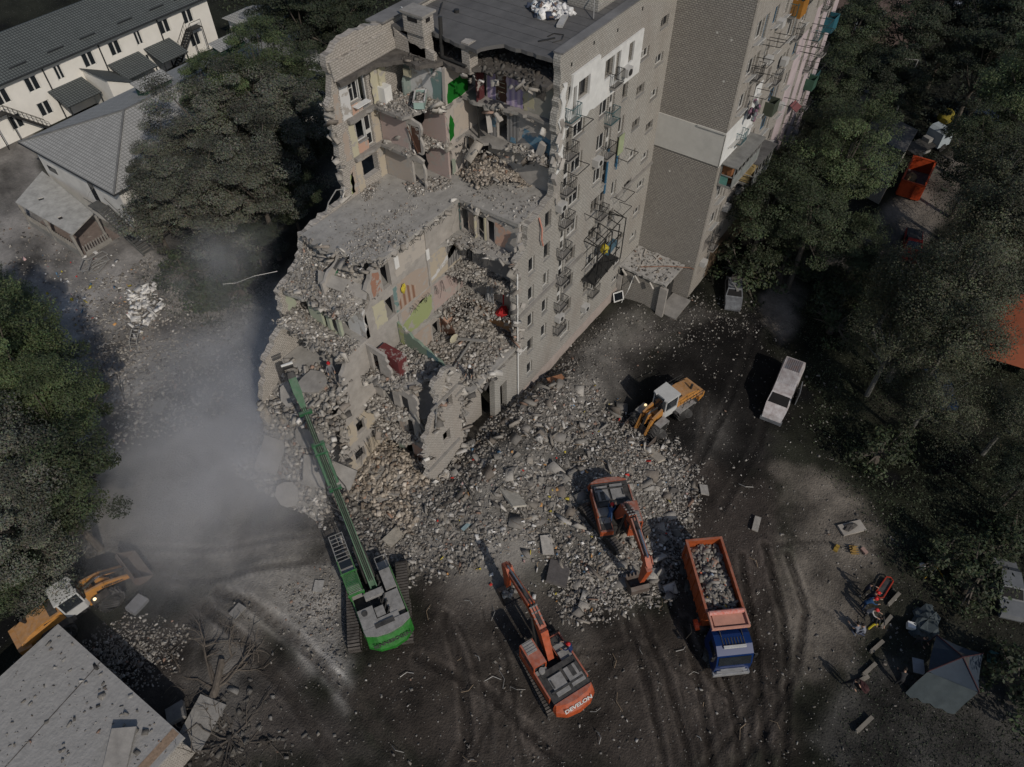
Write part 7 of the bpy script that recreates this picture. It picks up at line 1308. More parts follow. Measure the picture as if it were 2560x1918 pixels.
# ------------------------------------------------------------------ camp on the right
t = empty('canopy_tent', (29.9, -13.1, 0), 0, 'blue grey square canopy tent with dark crossed poles and a hanging front flap', 'tent')
M_TENT = mat('grey_blue_canvas', (.03, .042, .058), var=.15, scale=1.5); M_TENT2 = mat('pale_canvas', (.055, .068, .072), var=.2, scale=2)
cs = [Vector((1.15, 1.5, 2.2)), Vector((1.6, -1.25, 2.2)), Vector((-1.05, -1.6, 2.2)), Vector((-1.55, 1.3, 2.2))]; ap = Vector((.05, 0, 3.05)); b = MB(); N_ = 8
for i in range(4):
    a, c = cs[i], cs[(i+1) % 4]; P = []; 
    for j in range(N_+1):
        for k in range(N_+1): f_ = j/N_; g_ = k/N_; q = a.lerp(c, g_).lerp(ap, f_); sag = .22*math.sin(PI*g_)*(1-f_); q = q-Vector((0, 0, sag)); P.append(q)
    b.add(P, [(j*(N_+1)+k, j*(N_+1)+k+1, (j+1)*(N_+1)+k+1, (j+1)*(N_+1)+k) for j in range(N_) for k in range(N_)])
b.build('canopy', M_TENT, t, smooth=True); b = MB()
for i in range(4): b.tube([cs[i]+Vector((0, 0, .04)), cs[i].lerp(ap, .5)+Vector((0, 0, .05)), ap+Vector((0, 0, .06))], .04, 5); b.cyl((cs[i].x, cs[i].y, 0), cs[i], .035, 6)
b.build('pole', mat('dark_red_pole', (.05, .02, .022)), t); b = MB(); a, c = cs[3], cs[2]
P = []
for k in range(9): q = a.lerp(c, k/8); P += [q+Vector((0, 0, -.1)), q+Vector((-.55+.08*math.sin(k*2), .2, -1.2)), q+Vector((-1.1+.1*math.cos(k*3), .3, -2.1))]
b.add(P, [(k*3+j, k*3+j+1, k*3+j+4, k*3+j+3) for k in range(8) for j in range(2)]); b.build('flap', M_TENT2, t, smooth=True); b = MB(); v = ap.lerp(cs[1], .4); b.add([ap.lerp(cs[0], .33)+Vector((0, 0, .03)), ap.lerp(cs[1], .33)+Vector((0, 0, .03)), ap.lerp(cs[2], .33)+Vector((0, 0, .03)), ap+Vector((0, 0, .03))], [(0, 1, 3), (1, 2, 3)]); b.build('vent_patch', M_BK, t)
t = empty('collapsed_tent', (32.8, -11.2, 0), 0, 'crumpled grey tarpaulin heap beside the canopy tent', 'tarpaulin'); b = MB(); b.ell((0, 0, .25), (1.2, .8, .5), 14, 8, jit=.3); b.ell((-.6, .3, .2), (.7, .6, .4), 10, 6, jit=.35); b.build('sheet', M_TENT2, t); b = MB(); b.box((-.9, .75, .4), (.45, .5, .35), .3); b.build('white_box', M_WHITE, t)
t = empty('folding_table', (29.2, -11.55, 0), 20, 'white topped folding table at the open side of the canopy tent', 'table'); b = MB(); b.box((0, 0, .74), (1.0, .7, .05)); b.build('table_top', mat('grey_white_top', (.30, .30, .31)), t)
for x, y in ((-.45, -.3), (.45, -.3), (-.45, .3), (.45, .3)): b = MB(); b.beam((x, y, 0), (x, y, .71), .035, .035); b.build('leg', M_METAL, t)
t = empty('crate', (32.9, -15.5, 0), 10, 'small dark teal crate right of the canopy tent', 'crate'); b = MB(); b.box((0, 0, .25), (.6, .5, .5)); b.box((0, 0, .52), (.64, .54, .05)); b.build('box', mat('teal_crate', (.03, .09, .09)), t)
LOGL = ['upper squared log by the stretcher', 'squared log under the kneeling helpers', 'third log down, lying alone on the dark grass', 'lowest of the lying logs, left of the canopy tent', 'log left of the couple in dark clothes', 'squared log at the bottom right, on the paved patch']
for i, (a, c) in enumerate((((34.0, -9.15), (32.7, -8.8)), ((32.0, -9.2), (30.8, -8.9)), ((29.9, -9.27), (28.7, -8.84)), ((28.1, -9.33), (26.9, -8.9)), ((27.0, -9.2), (26.3, -8.8)), ((24.6, -10.2), (23.2, -9.7)))):
    b = MB(); b.beam((*a, .13), (*c, .13), .24, .24); b.tube([(*c, .13), (c[0]-.08, c[1]+.02, .13)], .1, 8); o = b.build('log', mat('weathered_log', (.19, .17, .14), var=.3)); tag(o, LOGL[i], 'log', 'logs lying on the verge')
t = empty('stretcher', (33.8, -8.15, .25), -8, 'red rimmed basket stretcher lying in the grass', 'stretcher'); b = MB(); b.tube([(1.0, 0, 0), (.85, .25, 0), (-.8, .28, 0), (-1.0, .12, 0), (-1.0, -.12, 0), (-.8, -.28, 0), (.85, -.25, 0), (1.0, 0, 0)], .05, 6); b.build('rim', mat('red_rim', (.30, .03, .015)), t); b = MB(); b.prism([(.8, .2), (-.8, .22), (-.8, -.22), (.8, -.2)], -.15, -.08); b.build('basket', M_BK, t)
t = empty('mattress', (37.2, -4.7, 0), -40, 'stained mattress heaped with charred scraps on the bare verge', 'mattress'); b = MB(); b.box((0, 0, .15), (1.9, .9, .22)); b.build('mattress_pad', mat('stained_ticking', (.34, .31, .27), var=.25), t); b = MB(); b.ell((-.2, 0, .3), (.55, .3, .16), 9, 5, jit=.4); b.build('charred_scraps', M_DCONC, t)
for i, (px, c, lab) in enumerate((((1805, 1187), (.30, .20, .04), 'yellow toy digger left of the wooden crate'), ((1842, 1192), (.32, .2, .06), 'yellow wooden crate below the mattress'), ((1865, 1192), (.33, .22, .18), 'pinkish brick shaped block right of the wooden crate'))):
    p = G(*px); e = empty('toy' if i == 0 else 'crate' if i == 1 else 'block', (p.x, p.y, 0), 30*i, lab, 'toy' if i == 0 else 'crate' if i == 1 else 'block'); b = MB(); b.box((0, 0, .15), (.5, .3, .2)); b.box((.1, .0, .3), (.2, .25, .2)) if i < 2 else None
    if i == 1:
        for k in range(4): b.box((-.3+k*.2, 0, .28), (.06, .6, .06))
    b.build('body', mat('bright_scrap_%d' % i, c), e)
t = empty('orange_tent', (63.8, -9.2, 0), 0, 'large orange tent roof at the right edge behind the willows', 'tent'); b = MB(); p = [S(2450, 770, 2.0), S(2523, 727, 3.0), S(2640, 770, 3.0), S(2640, 900, 2.0), S(2440, 880, 2.0)]; 
P = [Vector((65.9, -6.2, 2.0)), Vector((70, -10, 2.0)), Vector((70.5, -16, 2.0)), Vector((60, -14, 2.0)), Vector((59, -7.4, 2.0)), Vector((67.5, -8.6, 3.2)), Vector((63.5, -13.0, 3.2))]
b.add([tuple(q) for q in P], [(0, 4, 5), (4, 3, 6, 5), (3, 2, 6), (2, 1, 5, 6), (1, 0, 5)]); b.build('canopy', mat('orange_canvas', (.26, .075, .035), var=.15), t, world=True); b = MB()
for q in P[:5]: b.cyl((q.x, q.y, 0), tuple(q), .05, 6)
b.build('pole', M_METAL, t, world=True, split=True)
# rail and fence posts on the left
t = empty('fence', G(260, 900), 0, 'broken line of thin fence posts along the dark wet road left of the wreck', 'fence')
for i, (x, y) in enumerate(((262, 845), (225, 905), (240, 985), (270, 870), (380, 870))): p = G(x, y); b = MB(); b.tube([(p.x, p.y, 0), (p.x+.5, p.y+.3, 1.6)], .04, 5); b.build('post', M_METAL, t, world=True)
# ------------------------------------------------------------------ trees
def leafmat(name, rgb):
    m = bpy.data.materials.new(name); m.use_nodes = True; t = m.node_tree; b = t.nodes['Principled BSDF']; b.inputs['Roughness'].default_value = .65; b.inputs['Specular IOR Level'].default_value = .25
    va = t.nodes.new('ShaderNodeVertexColor'); va.layer_name = 'Col'; mm = t.nodes.new('ShaderNodeMix'); mm.data_type = 'RGBA'; mm.blend_type = 'MULTIPLY'; mm.inputs[0].default_value = 1; mm.inputs[6].default_value = (*rgb, 1)
    t.links.new(va.outputs[0], mm.inputs[7]); t.links.new(mm.outputs[2], b.inputs['Base Color']); return m
M_BARK = mat('bark', (.10, .085, .07), var=.4, scale=4); M_BIRCH = mat('pale_bark', (.15, .145, .13), var=.4, scale=5)
L_DEEP = leafmat('deep_green_leaves', (.036, .046, .024)); L_DUST = leafmat('dusty_leaves', (.082, .085, .068)); L_WIL = leafmat('grey_green_leaves', (.058, .062, .040)); L_DARK = leafmat('vignette_dark_leaves', (.024, .030, .018)); L_MID = leafmat('mid_green_leaves', (.055, .072, .034))  # L_DARK: leaf colour lowered to carry the darkening towards the frame edges
def crown_arrays(seed, rx, ry, rz, nclump, nleaf, lsize, droop=0.0, open_=.35, cl=.9, spiky=0):
    r = np.random.default_rng(seed); d = r.normal(size=(nclump, 3)); d /= np.linalg.norm(d, axis=1)[:, None]; d[:, 2] = np.abs(d[:, 2])*1.0-.85*(r.random(nclump) < .36)
    lob = 1+.22*np.sin(d[:, 0]*3.1+seed)+.2*np.cos(d[:, 1]*3.7+seed*2); rad = (.45+.55*r.random(nclump)**.5)*lob; c = d*rad[:, None]*np.array([rx, ry, rz]); cr = cl*r.uniform(.6, 1.35, nclump)
    P = []; Cc = []; Dn = []
    for i in range(nclump):
        n = int(nleaf*r.uniform(.6, 1.3)); q = r.normal(size=(n, 3)); q /= np.linalg.norm(q, axis=1)[:, None]; q[:, 2] = q[:, 2]*.6+.12
        q *= (r.random((n, 1))**.33)*cr[i]*np.array([1.1, 1.1, .75])
        if spiky: q[:, 2] *= 1+spiky*(r.random(n) < .15)
        if droop: q[:, 2] -= droop*r.random(n)**1.5*cr[i]*2.2; q[:, 0] += droop*.4*r.random(n)*cr[i]
        P.append(c[i]+q); Cc.append(np.full(n, r.uniform(.5, 1.65))); Dn.append(q+c[i]*.25)
    P = np.vstack(P); k = np.concatenate(Cc); Dn = np.vstack(Dn); Dn /= np.linalg.norm(Dn, axis=1)[:, None]+1e-6; n = len(P)
    nr = Dn*.9+r.normal(size=(n, 3))*.6+np.array([0, 0, .55]); nr /= np.linalg.norm(nr, axis=1)[:, None]; a = np.cross(nr, r.normal(size=(n, 3))); a /= np.linalg.norm(a, axis=1)[:, None]; b = np.cross(nr, a); s_ = lsize*r.uniform(.55, 1.25, (n, 1))
    V = np.stack([P-a*s_, P-b*s_*.5, P+a*s_, P+b*s_*.5], 1).reshape(-1, 3); F = np.arange(n*4).reshape(n, 4)
    C = np.stack([k*r.uniform(.85, 1.15, n), k*r.uniform(.85, 1.15, n), k*r.uniform(.8, 1.1, n)], 1); C = np.repeat(C, 4, 0); return V, F, C, c
def tree_proto(kind, seed, h, rx, ry, rz, leaf, nclump=60, nleaf=95, ls=.2, droop=0., bark=None, cl=1.0, spiky=0):
    V, F, C, cs = crown_arrays(seed, rx, ry, rz, nclump, nleaf, ls, droop, cl=cl, spiky=spiky); zc = h-rz*.8
    t = empty(kind, (0, 0, -500)); o = np_mesh('crown', V+np.array([0, 0, zc]), F, leaf, C, parent=t); rr = random.Random(seed)
    b = MB(); b.tube([(0, 0, -.1), (.1, .05, zc*.5), (0, .1, zc-.2), (.1, 0, zc+rz*.5)], [.28, .22, .16, .05], 8)
    for i in rr.sample(range(len(cs)), min(16, len(cs))):
        c = cs[i]; z0 = zc*rr.uniform(.55, 1.0); p1 = Vector((c[0]*.45, c[1]*.45, z0+(zc+c[2]-z0)*.4)); b.tube([(0, 0, z0), p1, (c[0], c[1], zc+c[2])], [.12, .07, .02], 5)
    b.build('trunk', bark or M_BARK, t); return t
random.seed(2)
PR = {'deepA': tree_proto('broadleaf_tree', 1, 14, 4.6, 4.3, 5.0, L_MID, 90, 560, .088, spiky=1.0), 'deepB': tree_proto('broadleaf_tree', 2, 13, 4.2, 4.6, 4.6, L_DUST, 84, 560, .088, spiky=.8), 'deepC': tree_proto('broadleaf_tree', 3, 11, 3.6, 3.8, 3.8, L_DEEP, 70, 420, .095),
      'dark': tree_proto('broadleaf_tree', 4, 12, 4.4, 4.2, 4.2, L_DARK, 74, 330, .115), 'dustS': tree_proto('broadleaf_tree', 5, 8, 3.0, 3.0, 3.0, L_DUST, 50, 200, .12), 'wil': tree_proto('willow_tree', 6, 12, 3.8, 3.8, 4.2, L_WIL, 80, 330, .085, droop=.7, bark=M_BIRCH, cl=1.0), 'wilB': tree_proto('willow_tree', 7, 11, 3.4, 4.4, 3.8, L_WIL, 74, 330, .085, droop=.6, bark=M_BIRCH),
      'bush': tree_proto('bush', 8, 2.6, 1.8, 1.7, 1.5, L_DEEP, 26, 70, .13, cl=.6)}
used = set()
GRP = {'broadleaf_tree': 'leafy trees round the block', 'willow_tree': 'airy willows on the right', 'bush': 'bushes on the verge'}
def tree(kind, px, py, zc, label, sc=1.0, rz=None, zs=1.0):
    """crown centre seen at (px,py) of the 2212 picture, zc metres up"""
    src = PR[kind]; p = G(px, py, zc)
    o = src if kind not in used else copy_tree(src); used.add(kind)
    o.location = (p.x, p.y, 0); o.scale = (sc, sc, sc*zs); o.rotation_euler = (0, 0, random.uniform(0, 6.28) if rz is None else rz)
    base = o.name.split('.')[0]; tag(o, label, 'bush' if base == 'bush' else 'tree', GRP[base]); return o
T = [ # upper left stand
 ('deepA', 560, 170, 9, 'tallest leafy tree between the school and the wreck, its top nearest the torn parapet', 1.0), ('deepA', 455, 215, 8, 'leafy tree spreading over the dark green dormer of the hipped roof', .85), ('deepB', 600, 290, 9, 'dusty tree directly left of the torn rear windows', 1.15), ('deepB', 470, 330, 8, 'dusty tree in the middle of the stand left of the wreck', 1.1), ('deepB', 370, 380, 7, 'dusty tree hanging over the corner of the hipped roof', .85),
 ('deepB', 560, 420, 8, 'dusty tree above the dark gap beside the big grey terrace', 1.05), ('deepB', 440, 460, 7, 'lowest dusty tree of the stand, fading into the smoke', .95), ('deepC', 655, 190, 8, 'dark tree just behind the torn parapet tip', 1.0), ('deepC', 650, 330, 6, 'darker tree squeezed against the rear wall of the wreck', 1.0), ('dustS', 330, 470, 5, 'sparse dust covered tree with bare twigs at the cream wall', .9), ('dustS', 500, 540, 4, 'grey dusty sapling inside the smoke', .9),
 ('deepA', 520, 250, 10, 'leafy tree on the crest of the stand, behind the dusty middle tree', 1.0),
 # top middle
 ('dark', 590, 20, 8, 'dark tree at the top edge right of the school end wall', .8), ('dark', 650, 20, 8, 'dark tree at the top edge left of the block roof', 1.2), ('dark', 740, 30, 8, 'dark tree touching the rear coping of the block', 1.1), ('dark', 660, 100, 7, 'dark round tree between the school end and the block', 1.1), ('dark', 730, 100, 6, 'dark tree just above the torn parapet', .9), 
 # left edge
 ('deepA', -10, 650, 9, 'uppermost tree at the left edge, over the littered yard', .8), ('deepA', 20, 750, 10, 'big leafy tree at the left edge above the debris yard', 1.0), ('deepA', 0, 850, 10, 'leafy tree on the left edge, middle of the row', 1.05), ('deepA', 85, 880, 9, 'leafy tree leaning out towards the dark wet road', .85), ('deepB', 20, 1010, 9, 'dusty green tree at the left edge above the yellow loader', 1.0), ('deepC', 105, 1060, 8, 'dark tree beside the smoky road', 1.0), ('deepB', 50, 1140, 8, 'lowest tree at the left edge, over the loader hood', .85), ('deepC', -40, 1230, 7, 'tree cut by the left edge behind the loader', .7), ('deepC', 20, 940, 7, 'dark tree deep in the row at the left edge', 1.0),
 # right of the block
 ('deepC', 1830, 100, 8, 'dark tree behind the far end of the wing at the top', 1.1), ('deepC', 1790, 215, 7, 'dark tree close behind the pink rendered end', 1.0), ('dark', 1860, 40, 8, 'dark tree under the rosy house', 1.0), ('deepC', 1790, 330, 7, 'round tree above the glazed balconies', 1.05), ('deepC', 1700, 400, 7, 'tree brushing the glazed balconies of the wing', 1.0), ('deepA', 1800, 420, 7, 'full green tree in front of the lower wing', 1.0), ('deepC', 1640, 500, 6, 'tree at the foot of the wing, nearest the burnt hatchback', 1.0), ('deepC', 1740, 520, 6, 'rounded tree over the lane right of the burnt hatchback', 1.0),
 ('dark', 1970, 90, 8, 'dark tree left of the street lamp', 1.1), ('dark', 1900, 180, 7, 'dark tree between the wing and the street lamp', .9), ('dark', 1940, 190, 6, 'dark tree around the foot of the street lamp', .7), ('dark', 2060, 60, 8, 'dark tree below the parked silver car', 1.1), ('dark', 2160, 120, 8, 'dark tree near the upper right corner', 1.3), ('dark', 2100, 190, 6, 'dark tree over the ink blue car', 1.0), ('deepA', 2190, 250, 9, 'greener tree at the right edge near the top', 1.2), ('deepC', 2130, 330, 8, 'tree beside the person in the yellow vest', 1.0), ('deepC', 640, 470, 3.5, 'low dark tree in the gap between the stand and the big grey terrace', .7), ('dark', 560, 560, 2.5, 'low dark growth at the foot of the rear wall', .55), ('bush', 1600, 590, 1.2, 'bush among the trunks by the burnt hatchback', 1.5), ('bush', 1690, 590, 1.2, 'bush under the rounded tree by the lane', 1.5),
 ('wil', 2150, 400, 8, 'airy willow right of the orange skip', 1.1), ('wil', 2190, 440, 9, 'willow at the right edge level with the skip', 1.2), ('wil', 2150, 500, 9, 'tall pale willow above the red pickup lane', 1.2), ('wil', 2190, 480, 9, 'willow touching the right edge above the orange tent', 1.1), ('wil', 2060, 640, 8, 'pale willow in the centre of the willow stand', 1.15), ('wilB', 1990, 700, 7, 'leaning willow towards the path', 1.1), ('wil', 2050, 740, 7, 'willow left of the orange tent', 1.0), ('wilB', 1930, 640, 5, 'low willow at the bend of the path', .9), ('wilB', 1920, 770, 5, 'willow at the lower left of the stand, near the burnt van', .8), ('wilB', 2020, 850, 6, 'willow below the hidden blue car', .75), ('wilB', 2190, 900, 5, 'willow at the right edge below the tent roof', .7), ('dark', 2215, 1040, 4, 'dark tree at the right edge above the wrecked estate car', .55),
 ('deepC', 1830, 590, 3, 'small tree inside the round verge by the path', .7),
 ('bush', 1780, 600, 1.2, 'bright bush at the edge of the round verge', 1.1), ('bush', 1820, 640, 1.2, 'bush inside the round verge below the small tree', 1.3), ('bush', 1800, 700, 1.2, 'bush at the path side right of the burnt van', 1.2), ('bush', 2030, 1210, 1, 'thin weeds bush beside the stretcher', 1.0), ('bush', 2100, 1260, 1, 'bush between the tarpaulin and the wrecked estate car', 1.2), ('bush', 2190, 1170, 1, 'bush behind the wrecked estate car', 1.3), ('bush', 1900, 980, 1, 'bush on the dark slope below the willows', 1.2), ('bush', 480, 640, 1, 'smoky bush beside the wreck', 1.1), ('bush', 400, 590, 1, 'dust covered bush below the stand', 1.3), ('bush', 2200, 1500, 1, 'dark bush in the lower right corner', 1.4), ('bush', 520, 620, 1.2, 'bush under the smoke left of the rear slope', 1.2), ('bush', 440, 640, 1.2, 'bush in the rubble at the middle of the yard', 1.2),
]
for k, x, y, z, lab, sc in T: tree(k, x, y, z, lab, sc)
for k, o in PR.items():
    if k not in used:
        for ch in list(o.children): bpy.data.objects.remove(ch)
        bpy.data.objects.remove(o)
# uprooted tree by the flat roof
t = empty('uprooted_tree', G(455, 1540), 0, 'uprooted bare tree with a fan of roots and split limbs beside the grey flat roof', 'tree'); random.seed(12); b = MB(); b.tube([(0, 0, .5), (1.2, .6, .7), (2.6, 1.6, .9)], [.32, .26, .2], 9)
def limb(p, d, L, r, n):
    q = p; pts = [p]; rs = [r]
    for i in range(4): d = (d+Vector((random.gauss(0, .22), random.gauss(0, .22), random.gauss(0, .12)))).normalized(); q = q+d*L/4; q.z = max(q.z, .1); pts.append(q); rs.append(r*(1-.2*(i+1)))
    b.tube(pts, rs, 5)
    if n:
        for k in range(4): limb(pts[random.choice((1, 2, 3, 4))], (d+Vector((random.gauss(0, .7), random.gauss(0, .7), random.gauss(0, .3)))).normalized(), L*.62, r*.5, n-1)
for a in (40, 75, 10, 110, -20, 60): limb(Vector((1.0+.2*random.random(), .6, .7)), Vector((math.cos(R(a)), math.sin(R(a)), -.05)), 3.0, .12, 2)
b.build('trunk', mat('stripped_wood', (.12, .10, .08), var=.4, scale=4), t)
t = empty('fallen_branches', G(500, 1600), 0, 'tangle of dark roots and branches in front of the big broken slab at the bottom', 'branches'); b = MB()
for a in range(0, 360, 40): limb(Vector((0, 0, .3)), Vector((math.cos(R(a)), math.sin(R(a)), .15)), 2.4, .07, 2)
b.build('branch', M_BARK, t)
t = empty('broken_tree', G(330, 430), 0, 'broken tree with bare pale branches against the cream wall of the hipped roof building', 'tree'); b = MB()
for a in (100, 140, 60, 200, 20): limb(Vector((0, 0, 3.5)), Vector((math.cos(R(a)), math.sin(R(a)), .9)), 4.0, .08, 2)
b.tube([(0, 0, 0), (.2, 0, 4)], [.18, .1], 7); b.build('trunk', M_BIRCH, t)
t = empty('dead_saplings', G(430, 600), 0, 'bare bent saplings among the smoke on the yard', 'saplings'); b = MB()
for a in range(0, 360, 45): limb(Vector((random.gauss(0, 2), random.gauss(0, 2), .1)), Vector((math.cos(R(a)), math.sin(R(a)), .7)), 3.0, .05, 1)
b.build('stem', M_BIRCH, t)
# undergrowth on the right
def grass(label, poly, n, seed, leaf, s0=.16, hh=.25):
    r = np.random.default_rng(seed); q = scatter_poly(gp(poly), n, rng=r, soft=2); nz_ = np_noise(q[:, 0]*2, q[:, 1]*2, 40); q = q[nz_ > -.3]; n = len(q); P = np.column_stack([q, height(q[:, 0], q[:, 1])+r.random(n)*hh]); nr = r.normal(size=(n, 3))*.6+np.array([0, 0, .8]); nr /= np.linalg.norm(nr, axis=1)[:, None]
    a = np.cross(nr, r.normal(size=(n, 3))); a /= np.linalg.norm(a, axis=1)[:, None]; b_ = np.cross(nr, a); s_ = s0*r.uniform(.5, 1.3, (n, 1)); V = np.stack([P-a*s_, P-b_*s_*.4, P+a*s_, P+b_*s_*.4], 1).reshape(-1, 3); C = np.repeat(r.uniform(.4, 1.6, (n, 1))*np.ones((1, 3)), 4, 0)
    o = np_mesh('undergrowth', V, np.arange(n*4).reshape(n, 4), leaf, C); tag(o, label, 'undergrowth', kind='stuff')
grass('low weeds and grass under the willows and on the dark verge', [(1740, 600), (1900, 570), (2300, 520), (2300, 1330), (2000, 1300), (1870, 1080), (1770, 980), (1730, 780)], 30000, 1, L_DEEP, .11)
grass('dusty weeds on the yard below the smoke', [(330, 600), (560, 560), (640, 700), (420, 700)], 5000, 2, L_DUST, .15, .5)
grass('grass beyond the school end and along the top edge', [(460, -40), (900, -100), (820, 120), (640, 200), (520, 60)], 9000, 3, L_DEEP, .25)
grass('dark ground cover under the trees at the upper right', [(1800, 60), (2500, -60), (2400, 420), (2080, 420), (1900, 300)], 16000, 4, L_DARK, .3, .4)
grass('sparse moss and weeds between the paved patches, lower right', [(1900, 1360), (2260, 1400), (2260, 1700), (1800, 1700)], 5000, 5, L_DARK, .09, .06)
# ------------------------------------------------------------------ people
def person(loc, yaw, top, legs, label, hat=None, pose='stand', lean=0.0, vest=None, arms=(25, 25)):
    t = empty('person', loc, yaw, label, 'person'); s_ = 1.0
    V = []; E = []; Rr = []
    def add(p, r, par=None):
        V.append(Vector(p)); Rr.append(r)
        if par is not None: E.append((par, len(V)-1))
        return len(V)-1
    if pose == 'kneel': hip = .42
    elif pose == 'sit': hip = .50
    else: hip = .93
    ln = R(lean); up = lambda d: Vector((math.sin(ln)*d, 0, math.cos(ln)*d))
    H = Vector((0, 0, hip)); p = add(H, .145); c1 = add(H+up(.22), .13, p); c2 = add(H+up(.42), .15, c1); nk = add(H+up(.58), .06, c2); hd = add(H+up(.68)+Vector((.02, 0, 0)), .085, nk); ht = add(H+up(.80)+Vector((.02, 0, 0)), .08, hd); add(H+up(.70)+Vector((.10, 0, 0)), .03, hd)
    hands = []
    for sg, ar in ((-1, arms[0]), (1, arms[1])):
        sh = add(H+up(.50)+Vector((0, sg*.18, 0)), .06, c2); a = R(ar); el = add(V[sh]+Vector((math.sin(a)*.28, sg*.07, -math.cos(a)*.28)), .045, sh); a2 = a+R(35); wr = add(V[el]+Vector((math.sin(a2)*.25, -sg*.02, -math.cos(a2)*.25)), .03, el)
        d = (V[wr]-V[el]).normalized(); pm = add(V[wr]+d*.07, .032, wr); side = Vector((0, 1, 0))
        for k, (o_, l) in enumerate(((-.03, .06), (-.01, .075), (.01, .07), (.028, .055))): f1 = add(V[pm]+d*.035+side*o_, .011, pm); add(V[f1]+(d+Vector((.25, 0, -.1))).normalized()*l, .008, f1)
        th = add(V[wr]+d*.04+Vector((.035, -sg*.03, 0)), .012, wr); add(V[th]+d*.04, .009, th)
    for sg in (-1, 1):
        if pose == 'kneel': h_ = add(H+Vector((0, sg*.09, -.03)), .10, p); kn = add((.32, sg*.12, .12), .07, h_); an = add((-.05, sg*.12, .07), .05, kn); add((-.15, sg*.12, .05), .04, an)
        elif pose == 'sit': h_ = add(H+Vector((0, sg*.09, 0)), .10, p); kn = add((.42, sg*.12, hip), .07, h_); an = add((.45, sg*.12, .08), .05, kn); add((.62, sg*.12, .05), .04, an)
        elif pose == 'walk': h_ = add(H+Vector((0, sg*.09, -.05)), .10, p); kn = add((sg*.18+.05, sg*.10, .50), .07, h_); an = add((sg*.22, sg*.10, .09), .048, kn); add((sg*.22+.15, sg*.10, .05), .04, an)
        else: h_ = add(H+Vector((0, sg*.09, -.05)), .10, p); kn = add((.02, sg*.12, .50), .07, h_); an = add((0, sg*.13, .09), .048, kn); add((.15, sg*.14, .05), .04, an)
    me = bpy.data.meshes.new('body'); me.from_pydata([tuple(v) for v in V], E, []); o = bpy.data.objects.new('body', me); COL.objects.link(o)
    md = o.modifiers.new('skin', 'SKIN'); sv = me.skin_vertices[0].data
    for i, r in enumerate(Rr): sv[i].radius = (r, r*1.0)
    sv[0].use_root = True; sb = o.modifiers.new('sub', 'SUBSURF'); sb.levels = 1; sb.render_levels = 1
    dg = bpy.context.evaluated_depsgraph_get(); m2 = bpy.data.meshes.new_from_object(o.evaluated_get(dg)); bpy.data.objects.remove(o); m2.name = 'body'
    m2.materials.clear(); skin = mat('skin', (.36, .22, .15), var=.1, rough=.6); mt = mat('cloth_'+'_'.join('%02d' % int(100*c) for c in top), top, var=.15); ml = mat('cloth_'+'_'.join('%02d' % int(100*c) for c in legs), legs, var=.15)
    for m in (mt, ml, skin): m2.materials.append(m)
    head = V[3]; hz = [V[i] for i in range(len(V))]
    for pl in m2.polygons:
        c = pl.center; dh = (c-V[4]).length; mi = 0
        if dh < .15 and (c-head).dot(up(1)) > .0: mi = 2
        elif (c-H).dot(up(1)) < .02 and not (abs(c.y) > .17 and c.z > hip-.25): mi = 1
        pl.material_index = mi; pl.use_smooth = True
    for j, v in enumerate(V):
        if abs(Rr[j]-.032) < 1e-6:
            for pl in m2.polygons:
                if (pl.center-v).length < .12: pl.material_index = 2
    b = bpy.data.objects.new('body', m2); COL.objects.link(b); b.parent = t
    q = MB(); q.ell(V[5]+Vector((-.01, 0, .03)), (.125, .11, .11), 10, 6)
    if hat: q.ell(V[5]+Vector((.01, 0, -.005)), (.165, .14, .02), 12, 4); q.build('helmet', mat('helmet_'+'_'.join('%02d' % int(100*c) for c in hat), hat, rough=.4, var=.05), t, smooth=True)
    else: q.build('hair', mat('dark_hair', (.02, .015, .012)), t, smooth=True)
    f = MB()
    for sg in (-1, 1): f.ell(V[4]+Vector((.085, sg*.03, .03)), (.012, .012, .008), 6, 4)
    f.ell(V[4]+Vector((.09, 0, -.035)), (.01, .025, .006), 6, 4); f.build('face_features', M_BK, t)
    if vest: q = MB(); q.tube([V[1]+Vector((0, 0, -.05)), V[2]+Vector((0, 0, .02)), V[2]+up(.08)], [.155, .165, .11], 10); q.build('vest', mat('hi_vis_vest', vest, var=.05), t)
    return t
NAVY = (.015, .03, .10); DK = (.02, .02, .022)
person((16.55, 7.3, 1.35), 110, NAVY, NAVY, 'worker in blue overalls and red helmet standing on the deck of the front excavator', (.45, .02, .02), lean=15, arms=(50, 40))
person((25.9, 10.0, gz(26.7, 10)+1.2), 20, (.03, .07, .16), (.03, .07, .16), 'worker in blue overalls and red helmet bending over the deck of the higher excavator', (.5, .02, .02), lean=50, arms=(60, 60))
person((20.4, 30.2, 9.95), 240, (.15, .15, .16), (.12, .12, .125), 'person in grey with a red helmet on the torn floor beside the green boom', (.40, .015, .02), arms=(20, 30))
person((27.6, 23.5, 7.5), 200, DK, DK, 'person in black with a white helmet on the rubble filled floor of the torn corner', (.6, .6, .58), lean=10)
